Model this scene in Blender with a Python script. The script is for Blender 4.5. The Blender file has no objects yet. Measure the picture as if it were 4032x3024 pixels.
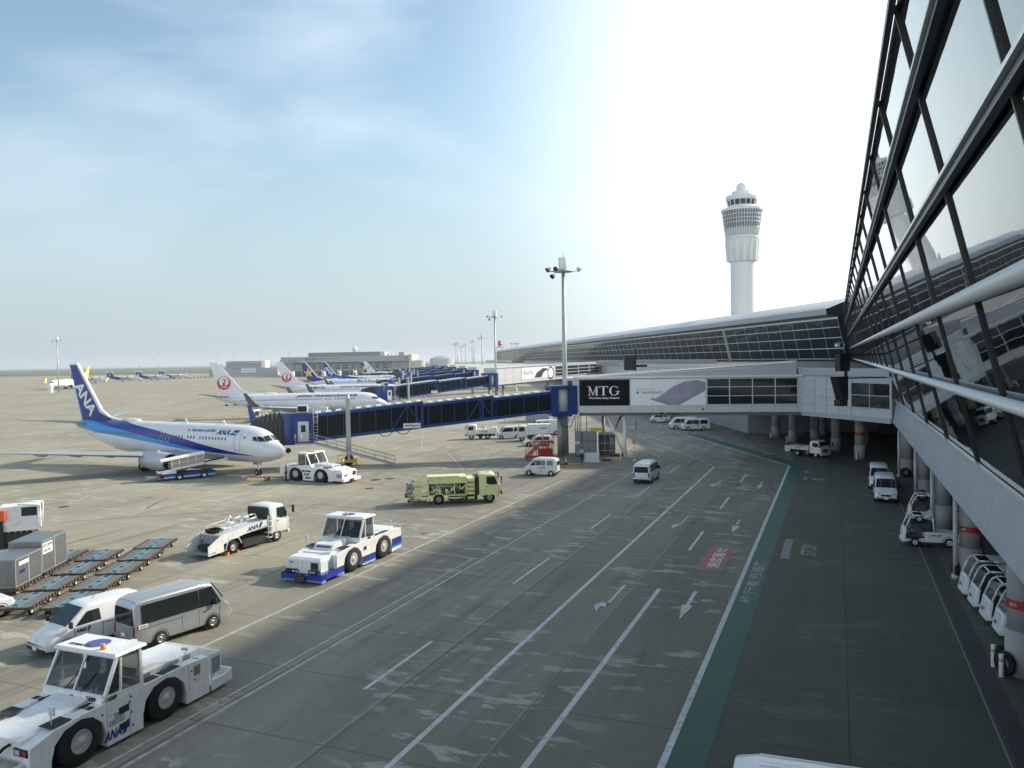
import bpy, math, random
from mathutils import Vector, Matrix
import numpy as np
random.seed(7)
rad = math.radians
S = bpy.context.scene
C = S.collection
# ---------------- camera ----------------
CAM_H = 12.0
def setup_camera():
    cd = bpy.data.cameras.new('camera'); cam = bpy.data.objects.new('camera', cd); C.objects.link(cam)
    p, r = rad(1.754), rad(1.005)
    F = Vector((0, math.cos(p), -math.sin(p))); U0 = Vector((0, math.sin(p), math.cos(p))); R0 = Vector((1, 0, 0))
    R = math.cos(r)*R0 - math.sin(r)*U0; U = math.sin(r)*R0 + math.cos(r)*U0
    m = Matrix(((R.x, U.x, -F.x, 0), (R.y, U.y, -F.y, 0), (R.z, U.z, -F.z, CAM_H), (0, 0, 0, 1)))
    cam.matrix_world = m
    cd.sensor_width = 36; cd.lens = 36*3137/4032; cd.clip_start = 0.1; cd.clip_end = 60000
    S.camera = cam
setup_camera()
# ---------------- world, sun, exposure ----------------
SUN_AZ, SUN_EL = 62.0, 30.0          # azimuth clockwise from +Y
def setup_light():
    w = bpy.data.worlds.new('World'); S.world = w; w.use_nodes = True
    nt = w.node_tree; nt.nodes.clear(); N = nt.nodes.new; L = nt.links.new
    out = N('ShaderNodeOutputWorld'); bg = N('ShaderNodeBackground'); L(bg.outputs[0], out.inputs[0])
    sky = N('ShaderNodeTexSky'); sky.sky_type = 'NISHITA'; sky.sun_disc = False
    sky.sun_elevation = rad(SUN_EL); sky.sun_rotation = rad(SUN_AZ)
    sky.air_density = 1.0; sky.dust_density = 2.2; sky.ozone_density = 1.5; sky.altitude = 10
    tc = N('ShaderNodeTexCoord')
    # thin cloud veil: noise in sky direction space
    mp = N('ShaderNodeMapping'); mp.inputs['Scale'].default_value = (1.0, 1.0, 3.2); mp.inputs['Location'].default_value = (1.15, 2.6, 0.4); L(tc.outputs['Generated'], mp.inputs[0])
    nz = N('ShaderNodeTexNoise'); nz.inputs['Scale'].default_value = 1.9; nz.inputs['Detail'].default_value = 7; nz.inputs['Roughness'].default_value = 0.52
    nz.inputs['Distortion'].default_value = 0.35
    L(mp.outputs[0], nz.inputs['Vector'])
    cr = N('ShaderNodeMapRange'); cr.inputs[1].default_value = 0.50; cr.inputs[2].default_value = 0.68; cr.inputs[3].default_value = 0.0; cr.inputs[4].default_value = 0.5
    L(nz.outputs['Fac'], cr.inputs[0])
    # haze towards the horizon and round the sun
    sep = N('ShaderNodeSeparateXYZ'); L(tc.outputs['Generated'], sep.inputs[0])
    hz = N('ShaderNodeMapRange'); hz.inputs[1].default_value = 0.0; hz.inputs[2].default_value = 0.36; hz.inputs[3].default_value = 0.80; hz.inputs[4].default_value = 0.0
    hz.interpolation_type = 'SMOOTHSTEP'
    L(sep.outputs['Z'], hz.inputs[0])
    dt = N('ShaderNodeVectorMath'); dt.operation = 'DOT_PRODUCT'; L(tc.outputs['Generated'], dt.inputs[0])
    a, e = rad(SUN_AZ-7), rad(13); dt.inputs[1].default_value = (math.sin(a)*math.cos(e), math.cos(a)*math.cos(e), math.sin(e))
    gl = N('ShaderNodeMapRange'); gl.inputs[1].default_value = 0.53; gl.inputs[2].default_value = 0.96; gl.inputs[3].default_value = 0.0; gl.inputs[4].default_value = 1.0
    gl.interpolation_type = 'SMOOTHSTEP'; L(dt.outputs['Value'], gl.inputs[0])
    mul = N('ShaderNodeVectorMath'); mul.operation = 'MULTIPLY'; mul.inputs[1].default_value = (0.128, 0.137, 0.124); L(sky.outputs[0], mul.inputs[0])
    def mix(fac, A, B):
        m = N('ShaderNodeMix'); m.data_type = 'RGBA'
        L(fac, m.inputs[0])
        if isinstance(A, tuple): m.inputs[6].default_value = A
        else: L(A, m.inputs[6])
        if isinstance(B, tuple): m.inputs[7].default_value = B
        else: L(B, m.inputs[7])
        return m.outputs[2]
    c1 = mix(cr.outputs[0], mul.outputs[0], (0.58, 0.66, 0.74, 1))
    # unseen bright patch low in the sky behind the viewer, added as fill light
    bk = N('ShaderNodeMapRange'); bk.inputs[1].default_value = -0.05; bk.inputs[2].default_value = -0.75; bk.inputs[3].default_value = 0; bk.inputs[4].default_value = 1; bk.interpolation_type = 'SMOOTHSTEP'; L(sep.outputs['Y'], bk.inputs[0])
    bz = N('ShaderNodeMapRange'); bz.inputs[1].default_value = 0.15; bz.inputs[2].default_value = 0.75; bz.inputs[3].default_value = .85; bz.inputs[4].default_value = 0; bz.interpolation_type = 'SMOOTHSTEP'; L(sep.outputs['Z'], bz.inputs[0])
    bm = N('ShaderNodeMath'); bm.operation = 'MULTIPLY'; L(bk.outputs[0], bm.inputs[0]); L(bz.outputs[0], bm.inputs[1])
    c2 = mix(hz.outputs[0], c1, (0.335, 0.415, 0.47, 1))
    c3 = mix(gl.outputs[0], mix(bm.outputs[0], c2, (1.02, 1.05, 1.08, 1)), (1.06, 1.12, 1.14, 1))
    L(c3, bg.inputs[0]); bg.inputs[1].default_value = 1.0
    sd = bpy.data.lights.new('sun', 'SUN'); sd.energy = 3.5; sd.angle = rad(2.0); sd.color = (1.0, 0.90, 0.74)
    so = bpy.data.objects.new('sun', sd); C.objects.link(so)
    d = Vector((math.sin(rad(SUN_AZ))*math.cos(rad(SUN_EL)), math.cos(rad(SUN_AZ))*math.cos(rad(SUN_EL)), math.sin(rad(SUN_EL))))
    so.rotation_euler = d.to_track_quat('Z', 'Y').to_euler(); so.location = (60, 40, 60)
    vs = S.view_settings; vs.view_transform = 'Standard'; vs.look = 'None'; vs.exposure = 0.70; vs.gamma = 1
setup_light()
# ---------------- frames ----------------
AZ = rad(22.217)
eR = Vector((math.sin(AZ), math.cos(AZ), 0)); nR = Vector((math.cos(AZ), -math.sin(AZ), 0))
ROADH = 90-22.217
def W(a, l, z=0.0): return nR*a + eR*l + Vector((0, 0, z))
def hv(h): return Vector((math.cos(rad(h)), math.sin(rad(h)), 0))
# ---------------- materials ----------------
MATS = {}
def mat(name, col, rough=0.5, metal=0.0, var=0.0, vs=3.0, bump=0.0, bs=40.0, spec=None, emit=None, coat=0.0, grime=0.0):
    if name in MATS: return MATS[name]
    m = bpy.data.materials.new(name); MATS[name] = m; m.use_nodes = True
    nt = m.node_tree; b = nt.nodes['Principled BSDF']; N = nt.nodes.new; L = nt.links.new
    b.inputs['Base Color'].default_value = (*col, 1); b.inputs['Roughness'].default_value = rough; b.inputs['Metallic'].default_value = metal
    if coat: b.inputs['Coat Weight'].default_value = coat; b.inputs['Coat Roughness'].default_value = 0.06
    if spec is not None: b.inputs['Specular IOR Level'].default_value = spec
    if emit: b.inputs['Emission Color'].default_value = (*emit[:3], 1); b.inputs['Emission Strength'].default_value = emit[3]
    tc = N('ShaderNodeTexCoord')
    if var:
        n = N('ShaderNodeTexNoise'); n.inputs['Scale'].default_value = vs; n.inputs['Detail'].default_value = 6; n.inputs['Roughness'].default_value = .62
        L(tc.outputs['Object'], n.inputs['Vector'])
        r = N('ShaderNodeMapRange'); r.inputs[1].default_value = .25; r.inputs[2].default_value = .75; r.inputs[3].default_value = 1-var; r.inputs[4].default_value = 1+var*.6
        L(n.outputs['Fac'], r.inputs[0])
        if grime:
            mp = N('ShaderNodeMapping'); mp.inputs['Scale'].default_value = (6, 6, .9); L(tc.outputs['Object'], mp.inputs[0])
            g = N('ShaderNodeTexNoise'); g.inputs['Scale'].default_value = 1.6; g.inputs['Detail'].default_value = 7; g.inputs['Roughness'].default_value = .7; L(mp.outputs[0], g.inputs['Vector'])
            q = N('ShaderNodeMapRange'); q.inputs[1].default_value = .52; q.inputs[2].default_value = .72; q.inputs[3].default_value = 1; q.inputs[4].default_value = 1-grime; L(g.outputs['Fac'], q.inputs[0])
            ml = N('ShaderNodeMath'); ml.operation = 'MULTIPLY'; L(r.outputs[0], ml.inputs[0]); L(q.outputs[0], ml.inputs[1]); r = ml
        mx = N('ShaderNodeVectorMath'); mx.operation = 'SCALE'; mx.inputs[0].default_value = col; L(r.outputs[0], mx.inputs['Scale'])
        L(mx.outputs[0], b.inputs['Base Color'])
    if bump:
        n2 = N('ShaderNodeTexNoise'); n2.inputs['Scale'].default_value = bs; n2.inputs['Detail'].default_value = 5
        L(tc.outputs['Object'], n2.inputs['Vector'])
        bp = N('ShaderNodeBump'); bp.inputs['Strength'].default_value = bump; bp.inputs['Distance'].default_value = .02
        L(n2.outputs['Fac'], bp.inputs['Height']); L(bp.outputs[0], b.inputs['Normal'])
    return m
M_white = mat('white_paint', (.78, .79, .79), .36, var=.12, vs=2.0, coat=.2, grime=.30)
M_body = mat('white_body_paint', (.72, .74, .76), .32, var=.08, vs=1.3, coat=.3, grime=.14)
M_silver = mat('silver_paint', (.46, .49, .51), .3, .55, var=.05, coat=.4)
M_glass = mat('dark_window_glass', (.018, .024, .026), .06, spec=.8)
M_tglass = mat('cab_window_glass', (.022, .040, .040), .08, spec=.45)
M_cglass = mat('clear_cab_glass', (.02, .035, .035), .06, spec=.6); M_cglass.node_tree.nodes['Principled BSDF'].inputs['Alpha'].default_value = .62
M_bglass = mat('airbridge_glass', (.006, .010, .010), .22, spec=.25)
M_black = mat('black_rubber', (.014, .014, .015), .85, var=.3, vs=6)
M_dark = mat('dark_underframe', (.022, .023, .025), .7, var=.3, vs=4)
M_rim = mat('wheel_rim_paint', (.55, .56, .55), .45, var=.25, vs=9)
M_hub = mat('alloy_wheel', (.45, .46, .47), .3, .7, var=.1)
M_lamp = mat('lamp_lens', (.6, .62, .62), .12, .3)
M_red = mat('red_lens', (.35, .02, .02), .2)
M_orange = mat('orange_lens', (.85, .25, .02), .3)
M_steel = mat('galvanised_steel', (.42, .44, .45), .45, .5, var=.15, vs=4)
M_grey = mat('grey_metal', (.30, .32, .33), .5, .2, var=.15, vs=2)
M_lgrey = mat('light_grey_panel', (.59, .61, .62), .5, var=.10, vs=1.2, grime=.16)
M_blue = mat('airbridge_blue', (.007, .040, .19), .42, var=.18, vs=1.5)
M_anab = mat('navy_lettering', (.012, .03, .22), .4)
M_lb = mat('light_blue_paint', (.03, .25, .62), .4, var=.1)
M_db = mat('deep_blue_paint', (.012, .035, .33), .4, var=.15)
M_ink = mat('black_lettering', (.015, .015, .018), .5)
M_wink = mat('white_lettering', (.8, .8, .8), .5)
M_yg = mat('pale_yellow_green_paint', (.74, .76, .38), .4, var=.10, vs=3, grime=.3)
M_redp = mat('red_paint', (.42, .035, .02), .5, var=.25, vs=5)
M_brown = mat('rusty_frame', (.10, .075, .055), .8, var=.5, vs=6)
M_slat = mat('worn_grey_slat', (.36, .35, .33), .6, .1, var=.4, vs=8)
M_dlb = mat('faded_light_blue', (.11, .21, .27), .6, var=.25, vs=6)
M_alu = mat('brushed_aluminium', (.23, .24, .25), .38, .6, var=.2, vs=2.5)
M_yel = mat('yellow_paint', (.62, .42, .04), .5, var=.2, vs=5)
# ---------------- mesh builder ----------------
class MB:
    def __init__(s): s.v = []; s.f = []; s.m = []; s.sm = []
    def add(s, vs, fs, m=0, sm=False):
        o = len(s.v); s.v += [tuple(p) for p in vs]
        for f in fs: s.f.append(tuple(i+o for i in f)); s.m.append(m); s.sm.append(sm)
        return s
    def box(s, x0, x1, y0, y1, z0, z1, m=0):
        v = [(x, y, z) for z in (z0, z1) for y in (y0, y1) for x in (x0, x1)]
        return s.add(v, [(0, 2, 3, 1), (4, 5, 7, 6), (0, 1, 5, 4), (2, 6, 7, 3), (0, 4, 6, 2), (1, 3, 7, 5)], m)
    def hexa(s, b, t, m=0):       # bottom 4, top 4 (ccw from above)
        return s.add(list(b)+list(t), [(3, 2, 1, 0), (4, 5, 6, 7), (0, 1, 5, 4), (1, 2, 6, 5), (2, 3, 7, 6), (3, 0, 4, 7)], m)
    def beam(s, p, q, w, h=None, m=0, up=(0, 0, 1)):
        h = h or w; p = Vector(p); q = Vector(q); d = (q-p).normalized(); u = Vector(up)
        if abs(d.dot(u)) > .98: u = Vector((1, 0, 0))
        r = d.cross(u).normalized()*w/2; u = r.cross(d).normalized()*h/2
        c = [-r-u, r-u, r+u, -r+u]
        v = [p+k for k in c]+[q+k for k in c]
        return s.add(v, [(0, 1, 2, 3), (7, 6, 5, 4), (0, 4, 5, 1), (1, 5, 6, 2), (2, 6, 7, 3), (3, 7, 4, 0)], m)
    def cyl(s, p, q, r0, r1=None, n=12, m=0, cap=True, sm=True):
        r1 = r0 if r1 is None else r1; p = Vector(p); q = Vector(q); d = (q-p).normalized()
        u = Vector((0, 0, 1)) if abs(d.z) < .9 else Vector((1, 0, 0)); a = d.cross(u).normalized(); b = d.cross(a)
        o = len(s.v)
        for k in range(n):
            t = 2*math.pi*k/n; e = a*math.cos(t)+b*math.sin(t); s.v.append(tuple(p+e*r0)); s.v.append(tuple(q+e*r1))
        for k in range(n):
            j = (k+1) % n; s.f.append((o+2*k, o+2*j, o+2*j+1, o+2*k+1)); s.m.append(m); s.sm.append(sm)
        if cap:
            if r0 > 1e-5: s.f.append(tuple(o+2*k for k in range(n))[::-1]); s.m.append(m); s.sm.append(False)
            if r1 > 1e-5: s.f.append(tuple(o+2*k+1 for k in range(n))); s.m.append(m); s.sm.append(False)
        return s
    def tube(s, pts, r, n=6, m=0):
        for a, b in zip(pts[:-1], pts[1:]): s.cyl(a, b, r, r, n, m)
        return s
    def lathe(s, prof, c=(0, 0, 0), axis='z', n=24, m=0, sm=True, mats=None):
        o = len(s.v); k = len(prof)
        for i in range(n):
            t = 2*math.pi*i/n; ct, st = math.cos(t), math.sin(t)
            for r, h in prof:
                p = {'z': (r*ct, r*st, h), 'y': (r*ct, h, r*st), 'x': (h, r*ct, r*st)}[axis]
                s.v.append((p[0]+c[0], p[1]+c[1], p[2]+c[2]))
        for i in range(n):
            j = (i+1) % n
            for q in range(k-1):
                s.f.append((o+i*k+q, o+j*k+q, o+j*k+q+1, o+i*k+q+1)); s.m.append(mats[q] if mats else m); s.sm.append(sm)
        return s
    def prism(s, poly, axis, a, b, m=0):  # poly of 2D pts; axis of extrusion
        def P(u, v, t): return {'y': (u, t, v), 'x': (t, u, v), 'z': (u, v, t)}[axis]
        n = len(poly); v = [P(u, w, a) for u, w in poly]+[P(u, w, b) for u, w in poly]
        fs = [tuple(range(n)), tuple(range(2*n-1, n-1, -1))]+[(i, i+n, (i+1) % n+n, (i+1) % n) for i in range(n)]
        return s.add(v, fs, m)
    def loft(s, rings, m=0, cap=True, sm=True, close=True):
        o = len(s.v); n = len(rings[0])
        for r in rings: s.v += [tuple(p) for p in r]
        for i in range(len(rings)-1):
            for k in range(n if close else n-1):
                j = (k+1) % n
                s.f.append((o+i*n+k, o+i*n+j, o+(i+1)*n+j, o+(i+1)*n+k)); s.m.append(m); s.sm.append(sm)
        if cap:
            s.f.append(tuple(o+k for k in range(n))[::-1]); s.m.append(m); s.sm.append(False)
            e = o+(len(rings)-1)*n; s.f.append(tuple(e+k for k in range(n))); s.m.append(m); s.sm.append(False)
        return s
    def quad(s, *p, m=0): return s.add(p, [tuple(range(len(p)))], m)
    def build(s, name, mats, parent=None, loc=None, bevel=0, fix=True):
        me = bpy.data.meshes.new(name); me.from_pydata(s.v, [], s.f)
        if not isinstance(mats, (list, tuple)): mats = [mats]
        for x in mats: me.materials.append(x)
        me.polygons.foreach_set('material_index', s.m); me.polygons.foreach_set('use_smooth', s.sm)
        if fix:
            import bmesh
            bm = bmesh.new(); bm.from_mesh(me); bmesh.ops.recalc_face_normals(bm, faces=bm.faces); bm.to_mesh(me); bm.free()
        me.update()
        o = bpy.data.objects.new(name, me); C.objects.link(o)
        if parent: o.parent = parent
        if loc is not None: o.location = loc
        if bevel:
            b = o.modifiers.new('bevel', 'BEVEL'); b.width = bevel; b.segments = 2; b.limit_method = 'ANGLE'; b.angle_limit = rad(40)
        return o
def each(mb, name, mats, parent):
    k = 0
    while k < len(mb.f):
        vs = mb.v[k//6*8:k//6*8+8]; b = MB(); b.add(vs, [tuple(i-(k//6*8) for i in f) for f in mb.f[k:k+6]], mb.m[k]); b.build(name, mats, parent); k += 6
def tag(o, label=None, cat=None, group=None, kind=None):
    if label: o['label'] = label
    if cat: o['category'] = cat
    if group: o['group'] = group
    if kind: o['kind'] = kind
    return o
def thing(name, label, cat, loc=(0, 0, 0), h=0, group=None):
    o = bpy.data.objects.new(name, None); C.objects.link(o); o.location = loc; o.rotation_euler = (0, 0, rad(h)); o.empty_display_size = .5
    return tag(o, label, cat, group)
def struct(o): o['kind'] = 'structure'; return o
KIDS = {}
def dup(root, loc, h, label=None, group=None):
    def cp(o, par):
        c = o.copy(); C.objects.link(c); c.parent = par
        for ch in list(o.children): cp(ch, c)
        return c
    r = cp(root, None); r.location = loc; r.rotation_euler = (0, 0, rad(h))
    if label: r['label'] = label
    if group: r['group'] = group
    return r
def text(s, parent, mt, origin, right, up, width=None, height=1.0, shear=0.0, bold=0.0, ext=0.004, name='lettering', space=1.0):
    cu = bpy.data.curves.new('t', 'FONT'); cu.body = s; cu.size = 1.0; cu.shear = shear; cu.offset = bold; cu.extrude = ext; cu.space_character = space; cu.resolution_u = 3
    ob = bpy.data.objects.new('t', cu); C.objects.link(ob)
    dg = bpy.context.evaluated_depsgraph_get(); dg.update()
    me = bpy.data.meshes.new_from_object(ob.evaluated_get(dg)); bpy.data.objects.remove(ob); bpy.data.curves.remove(cu)
    co = np.empty(len(me.vertices)*3); me.vertices.foreach_get('co', co); co = co.reshape(-1, 3)
    mn, mx = co.min(0), co.max(0); hh = mx[1]-mn[1]; ww = mx[0]-mn[0]
    sy = height/hh; sx = (width/ww) if width else sy
    R = Vector(right).normalized(); U = Vector(up).normalized(); Nn = R.cross(U)
    out = []
    for x, y, z in co:
        out += list(Vector(origin)+R*((x-mn[0])*sx)+U*((y-mn[1])*sy)+Nn*z)
    me.vertices.foreach_set('co', out); me.materials.clear(); me.materials.append(mt); me.name = name; me.update()
    o = bpy.data.objects.new(name, me); C.objects.link(o); o.parent = parent
    return o
def flat(poly, z, name, mt, parent=None, th=0):
    mb = MB(); mb.add([(x, y, z) for x, y in poly], [tuple(range(len(poly)))])
    return mb.build(name, mt, parent)
# ================= GROUND =================
def road_coords(nt):
    N = nt.nodes.new; L = nt.links.new
    tc = N('ShaderNodeTexCoord'); out = []
    for v in (nR, eR):
        d = N('ShaderNodeVectorMath'); d.operation = 'DOT_PRODUCT'; L(tc.outputs['Object'], d.inputs[0]); d.inputs[1].default_value = v; out.append(d.outputs['Value'])
    cb = N('ShaderNodeCombineXYZ'); L(out[0], cb.inputs[0]); L(out[1], cb.inputs[1])
    return out[0], out[1], cb.outputs[0]
def mth(nt, op, a, b=None, c=None, clamp=False):
    n = nt.nodes.new('ShaderNodeMath'); n.operation = op; n.use_clamp = clamp
    for i, x in enumerate((a, b, c)):
        if x is None: continue
        if isinstance(x, (int, float)): n.inputs[i].default_value = x
        else: nt.links.new(x, n.inputs[i])
    return n.outputs[0]
def noise(nt, vec, scale, det=5, rough=.6, sx=1, sy=1, dist=0):
    N = nt.nodes.new
    mp = N('ShaderNodeMapping'); mp.inputs['Scale'].default_value = (sx, sy, 1); nt.links.new(vec, mp.inputs[0])
    n = N('ShaderNodeTexNoise'); n.inputs['Scale'].default_value = scale; n.inputs['Detail'].default_value = det; n.inputs['Roughness'].default_value = rough; n.inputs['Distortion'].default_value = dist
    nt.links.new(mp.outputs[0], n.inputs['Vector']); return n.outputs['Fac']
def mr(nt, v, a, b, c=0., d=1., smooth=False):
    n = nt.nodes.new('ShaderNodeMapRange'); nt.links.new(v, n.inputs[0])
    for i, x in enumerate((a, b, c, d)): n.inputs[i+1].default_value = x
    if smooth: n.interpolation_type = 'SMOOTHSTEP'
    return n.outputs[0]
def cmix(nt, f, A, B):
    m = nt.nodes.new('ShaderNodeMix'); m.data_type = 'RGBA'
    if isinstance(f, (int, float)): m.inputs[0].default_value = f
    else: nt.links.new(f, m.inputs[0])
    for i, x in ((6, A), (7, B)):
        if isinstance(x, tuple): m.inputs[i].default_value = (*x, 1)
        else: nt.links.new(x, m.inputs[i])
    return m.outputs[2]
def concrete():
    m = bpy.data.materials.new('apron_concrete'); m.use_nodes = True; nt = m.node_tree; b = nt.nodes['Principled BSDF']; L = nt.links.new
    a, l, v = road_coords(nt)
    big = noise(nt, v, .035, 6, .6); mid = noise(nt, v, .35, 6, .65); fine = noise(nt, v, 5, 4, .7); streak = noise(nt, v, .25, 5, .6, 1.0, .22)
    tan = cmix(nt, mr(nt, big, .3, .7), (.335, .312, .235), (.275, .258, .200))
    grey = cmix(nt, mr(nt, mid, .3, .7), (.200, .190, .155), (.240, .228, .186))
    w = mth(nt, 'ADD', a, mth(nt, 'MULTIPLY', mth(nt, 'SUBTRACT', big, .5), 26.))
    lw = mth(nt, 'MULTIPLY', l, .12)
    w = mth(nt, 'ADD', w, lw)
    col = cmix(nt, mr(nt, w, -40, -22, 0, 1, True), tan, grey)
    # lanes step darker next to the terminal, its sky occlusion put into the colour
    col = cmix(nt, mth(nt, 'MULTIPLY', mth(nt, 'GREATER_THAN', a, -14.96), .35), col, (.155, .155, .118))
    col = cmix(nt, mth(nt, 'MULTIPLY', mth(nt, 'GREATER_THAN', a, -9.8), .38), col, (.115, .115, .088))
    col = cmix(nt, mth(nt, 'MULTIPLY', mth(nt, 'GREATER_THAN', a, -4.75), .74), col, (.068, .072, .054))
    sc = nt.nodes.new('ShaderNodeVectorMath'); sc.operation = 'SCALE'; L(col, sc.inputs[0])
    L(mth(nt, 'MULTIPLY', mr(nt, streak, .3, .7, .82, 1.14), mr(nt, fine, .25, .75, .93, 1.07)), sc.inputs['Scale']); col = sc.outputs[0]
    # rubber-dark sweeps on the stands
    swp = noise(nt, v, .05, 4, .6, .35, 1.6, .4)
    col = cmix(nt, mth(nt, 'MULTIPLY', mr(nt, swp, .54, .74, 0, .50), mr(nt, a, -20, -45)), col, (.125, .118, .100))
    # slab tone differs per slab
    sa = mth(nt, 'FLOOR', mth(nt, 'DIVIDE', mth(nt, 'SUBTRACT', a, .3), 5.08)); sl = mth(nt, 'FLOOR', mth(nt, 'DIVIDE', mth(nt, 'SUBTRACT', l, 25.35), 4.83))
    cb = nt.nodes.new('ShaderNodeCombineXYZ'); L(sa, cb.inputs[0]); L(sl, cb.inputs[1])
    wn = nt.nodes.new('ShaderNodeTexWhiteNoise'); wn.noise_dimensions = '2D'; L(cb.outputs[0], wn.inputs['Vector'])
    sc2 = nt.nodes.new('ShaderNodeVectorMath'); sc2.operation = 'SCALE'; L(col, sc2.inputs[0]); L(mr(nt, wn.outputs['Value'], 0, 1, .94, 1.06), sc2.inputs['Scale']); col = sc2.outputs[0]
    # pale repair patches stretched along the cross joints
    pn = noise(nt, v, .75, 5, .62, .55, 1.5, .3); gate = noise(nt, v, .13, 2, .5)
    pf = mth(nt, 'MULTIPLY', mr(nt, pn, .55, .59), mr(nt, gate, .45, .56)); pf = mth(nt, 'MULTIPLY', pf, mr(nt, a, -4.9, -5.4, .12, 1))
    col = cmix(nt, mth(nt, 'MULTIPLY', pf, .75), col, (.40, .39, .33))
    # repaired lengthwise joints (beige, one ragged edge)
    rg = mth(nt, 'MULTIPLY', noise(nt, v, 1.4, 5, .6), .38)
    for a0 in (-9.88, -15.03, -4.98-20.2+5.0):
        d = mth(nt, 'SUBTRACT', a, a0)
        f = mth(nt, 'MULTIPLY', mth(nt, 'GREATER_THAN', mth(nt, 'ADD', d, mth(nt, 'SUBTRACT', rg, .08)), 0), mth(nt, 'LESS_THAN', d, .07))
        if a0 > -16: f = mth(nt, 'MULTIPLY', f, mth(nt, 'LESS_THAN', l, 83.5))
        col = cmix(nt, mth(nt, 'MULTIPLY', f, .5), col, (.30, .285, .235))
    # tyre marks: thin curved dark bands
    for k, (ang, sc_, off_) in enumerate(((.0, .11, 0.), (.5, .07, 7.), (-.6, .06, 3.))):
        wv = nt.nodes.new('ShaderNodeTexWave'); wv.wave_type = 'BANDS'; wv.bands_direction = 'X'; wv.inputs['Scale'].default_value = sc_*2.2; wv.inputs['Distortion'].default_value = 3.5; wv.inputs['Detail'].default_value = 2; wv.inputs['Detail Scale'].default_value = .35
        mp = nt.nodes.new('ShaderNodeMapping'); mp.inputs['Rotation'].default_value = (0, 0, ang); mp.inputs['Location'].default_value = (off_, off_, 0); mp.inputs['Scale'].default_value = (1, .12, 1); L(v, mp.inputs[0]); L(mp.outputs[0], wv.inputs['Vector'])
        tf = mth(nt, 'MULTIPLY', mr(nt, wv.outputs['Fac'], .90, 1.0), mr(nt, noise(nt, v, .09, 4, .6), .45, .65, 0, .34)); tf = mth(nt, 'MULTIPLY', tf, mr(nt, fine, .3, .6, .5, 1))
        col = cmix(nt, tf, col, (.06, .06, .055))
    # joints
    def joint(c, off, per, wd):
        t = mth(nt, 'PINGPONG', mth(nt, 'SUBTRACT', c, off), per/2); return mth(nt, 'LESS_THAN', t, wd)
    jw = mth(nt, 'ADD', l, mth(nt, 'MULTIPLY', noise(nt, v, .6, 2), .05))
    j = mth(nt, 'MAXIMUM', mth(nt, 'MULTIPLY', joint(a, .3, 5.08, .026), .8), mth(nt, 'MULTIPLY', joint(jw, 25.35, 4.83, .024), .75))
    col = cmix(nt, mth(nt, 'MULTIPLY', j, mr(nt, mid, .3, .7, .55, 1)), col, (.035, .035, .032))
    # oil spots
    vo = nt.nodes.new('ShaderNodeTexVoronoi'); vo.inputs['Scale'].default_value = .16; L(v, vo.inputs['Vector'])
    sp = mth(nt, 'ADD', vo.outputs['Distance'], mth(nt, 'MULTIPLY', mid, .12))
    col = cmix(nt, mr(nt, sp, .10, .13, .55, 0), col, (.05, .048, .042))
    L(col, b.inputs['Base Color']); b.inputs['Roughness'].default_value = .82; b.inputs['Specular IOR Level'].default_value = .3
    bp = nt.nodes.new('ShaderNodeBump'); bp.inputs['Strength'].default_value = .25; bp.inputs['Distance'].default_value = .01; L(fine, bp.inputs['Height']); L(bp.outputs[0], b.inputs['Normal'])
    return m
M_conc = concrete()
def paint_mat(name, col, wear=.5, base=(.145, .147, .130)):
    m = bpy.data.materials.new(name); m.use_nodes = True; nt = m.node_tree; b = nt.nodes['Principled BSDF']
    a, l, v = road_coords(nt); n = noise(nt, v, 3.2, 7, .72); n2 = noise(nt, v, .3, 3)
    f = mth(nt, 'MULTIPLY', mr(nt, n, .60-.22*wear, .70-.12*wear, 0, 1), wear+.1, clamp=True)
    c2 = cmix(nt, mr(nt, n2, .3, .7, 0, .25), col, base)
    nt.links.new(cmix(nt, f, c2, base), b.inputs['Base Color']); b.inputs['Roughness'].default_value = .7
    return m
P_white = paint_mat('white_road_paint', (.56, .58, .58), .45)
P_wornw = paint_mat('worn_white_road_paint', (.46, .46, .43), .6)
P_tanw = paint_mat('faded_stand_paint', (.37, .36, .31), .7, (.24, .23, .19))
P_green = paint_mat('green_road_paint', (.008, .082, .052), .30, (.035, .080, .060))
P_red = paint_mat('red_road_paint', (.32, .075, .07), .35)
P_brown = paint_mat('red_brown_road_paint', (.17, .085, .065), .6)
P_orange = paint_mat('orange_road_paint', (.45, .16, .05), .5)
P_gtext = paint_mat('grey_road_lettering', (.27, .31, .29), .6, (.03, .09, .07))
P_ghost = paint_mat('erased_road_paint', (.20, .21, .20), .8)
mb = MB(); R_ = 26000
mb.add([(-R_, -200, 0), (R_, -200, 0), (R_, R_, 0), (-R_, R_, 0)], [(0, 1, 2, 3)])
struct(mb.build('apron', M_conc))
M_grass = mat('infield_grass', (.115, .125, .062), .9, var=.35, vs=.012)
M_grass2 = mat('mown_grass_strip', (.15, .15, .085), .9, var=.3, vs=.02)
M_rwy = mat('far_taxiway_asphalt', (.15, .15, .14), .9, var=.2, vs=.02)
M_sea = mat('sea_water', (.16, .22, .24), .25, var=.1, vs=.003)
def band(name, x0, x1, y0, y1, y2, y3, z, m):
    o = MB().add([(x0, y0, z), (x1, y1, z), (x1, y2, z), (x0, y3, z)], [(0, 1, 2, 3)]).build(name, m); struct(o); return o
band('grass_infield', -9000, 6000, 960, 1300, 6000, 3300, .05, M_grass)
band('grass_strip', -9000, 3000, 1250, 1700, 1850, 1400, .12, M_grass2)
band('taxiway', -9000, 3000, 1500, 2050, 2250, 1640, .12, M_rwy)
band('grass_strip', -9000, 3000, 2200, 2900, 3150, 2400, .18, M_grass2)
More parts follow.
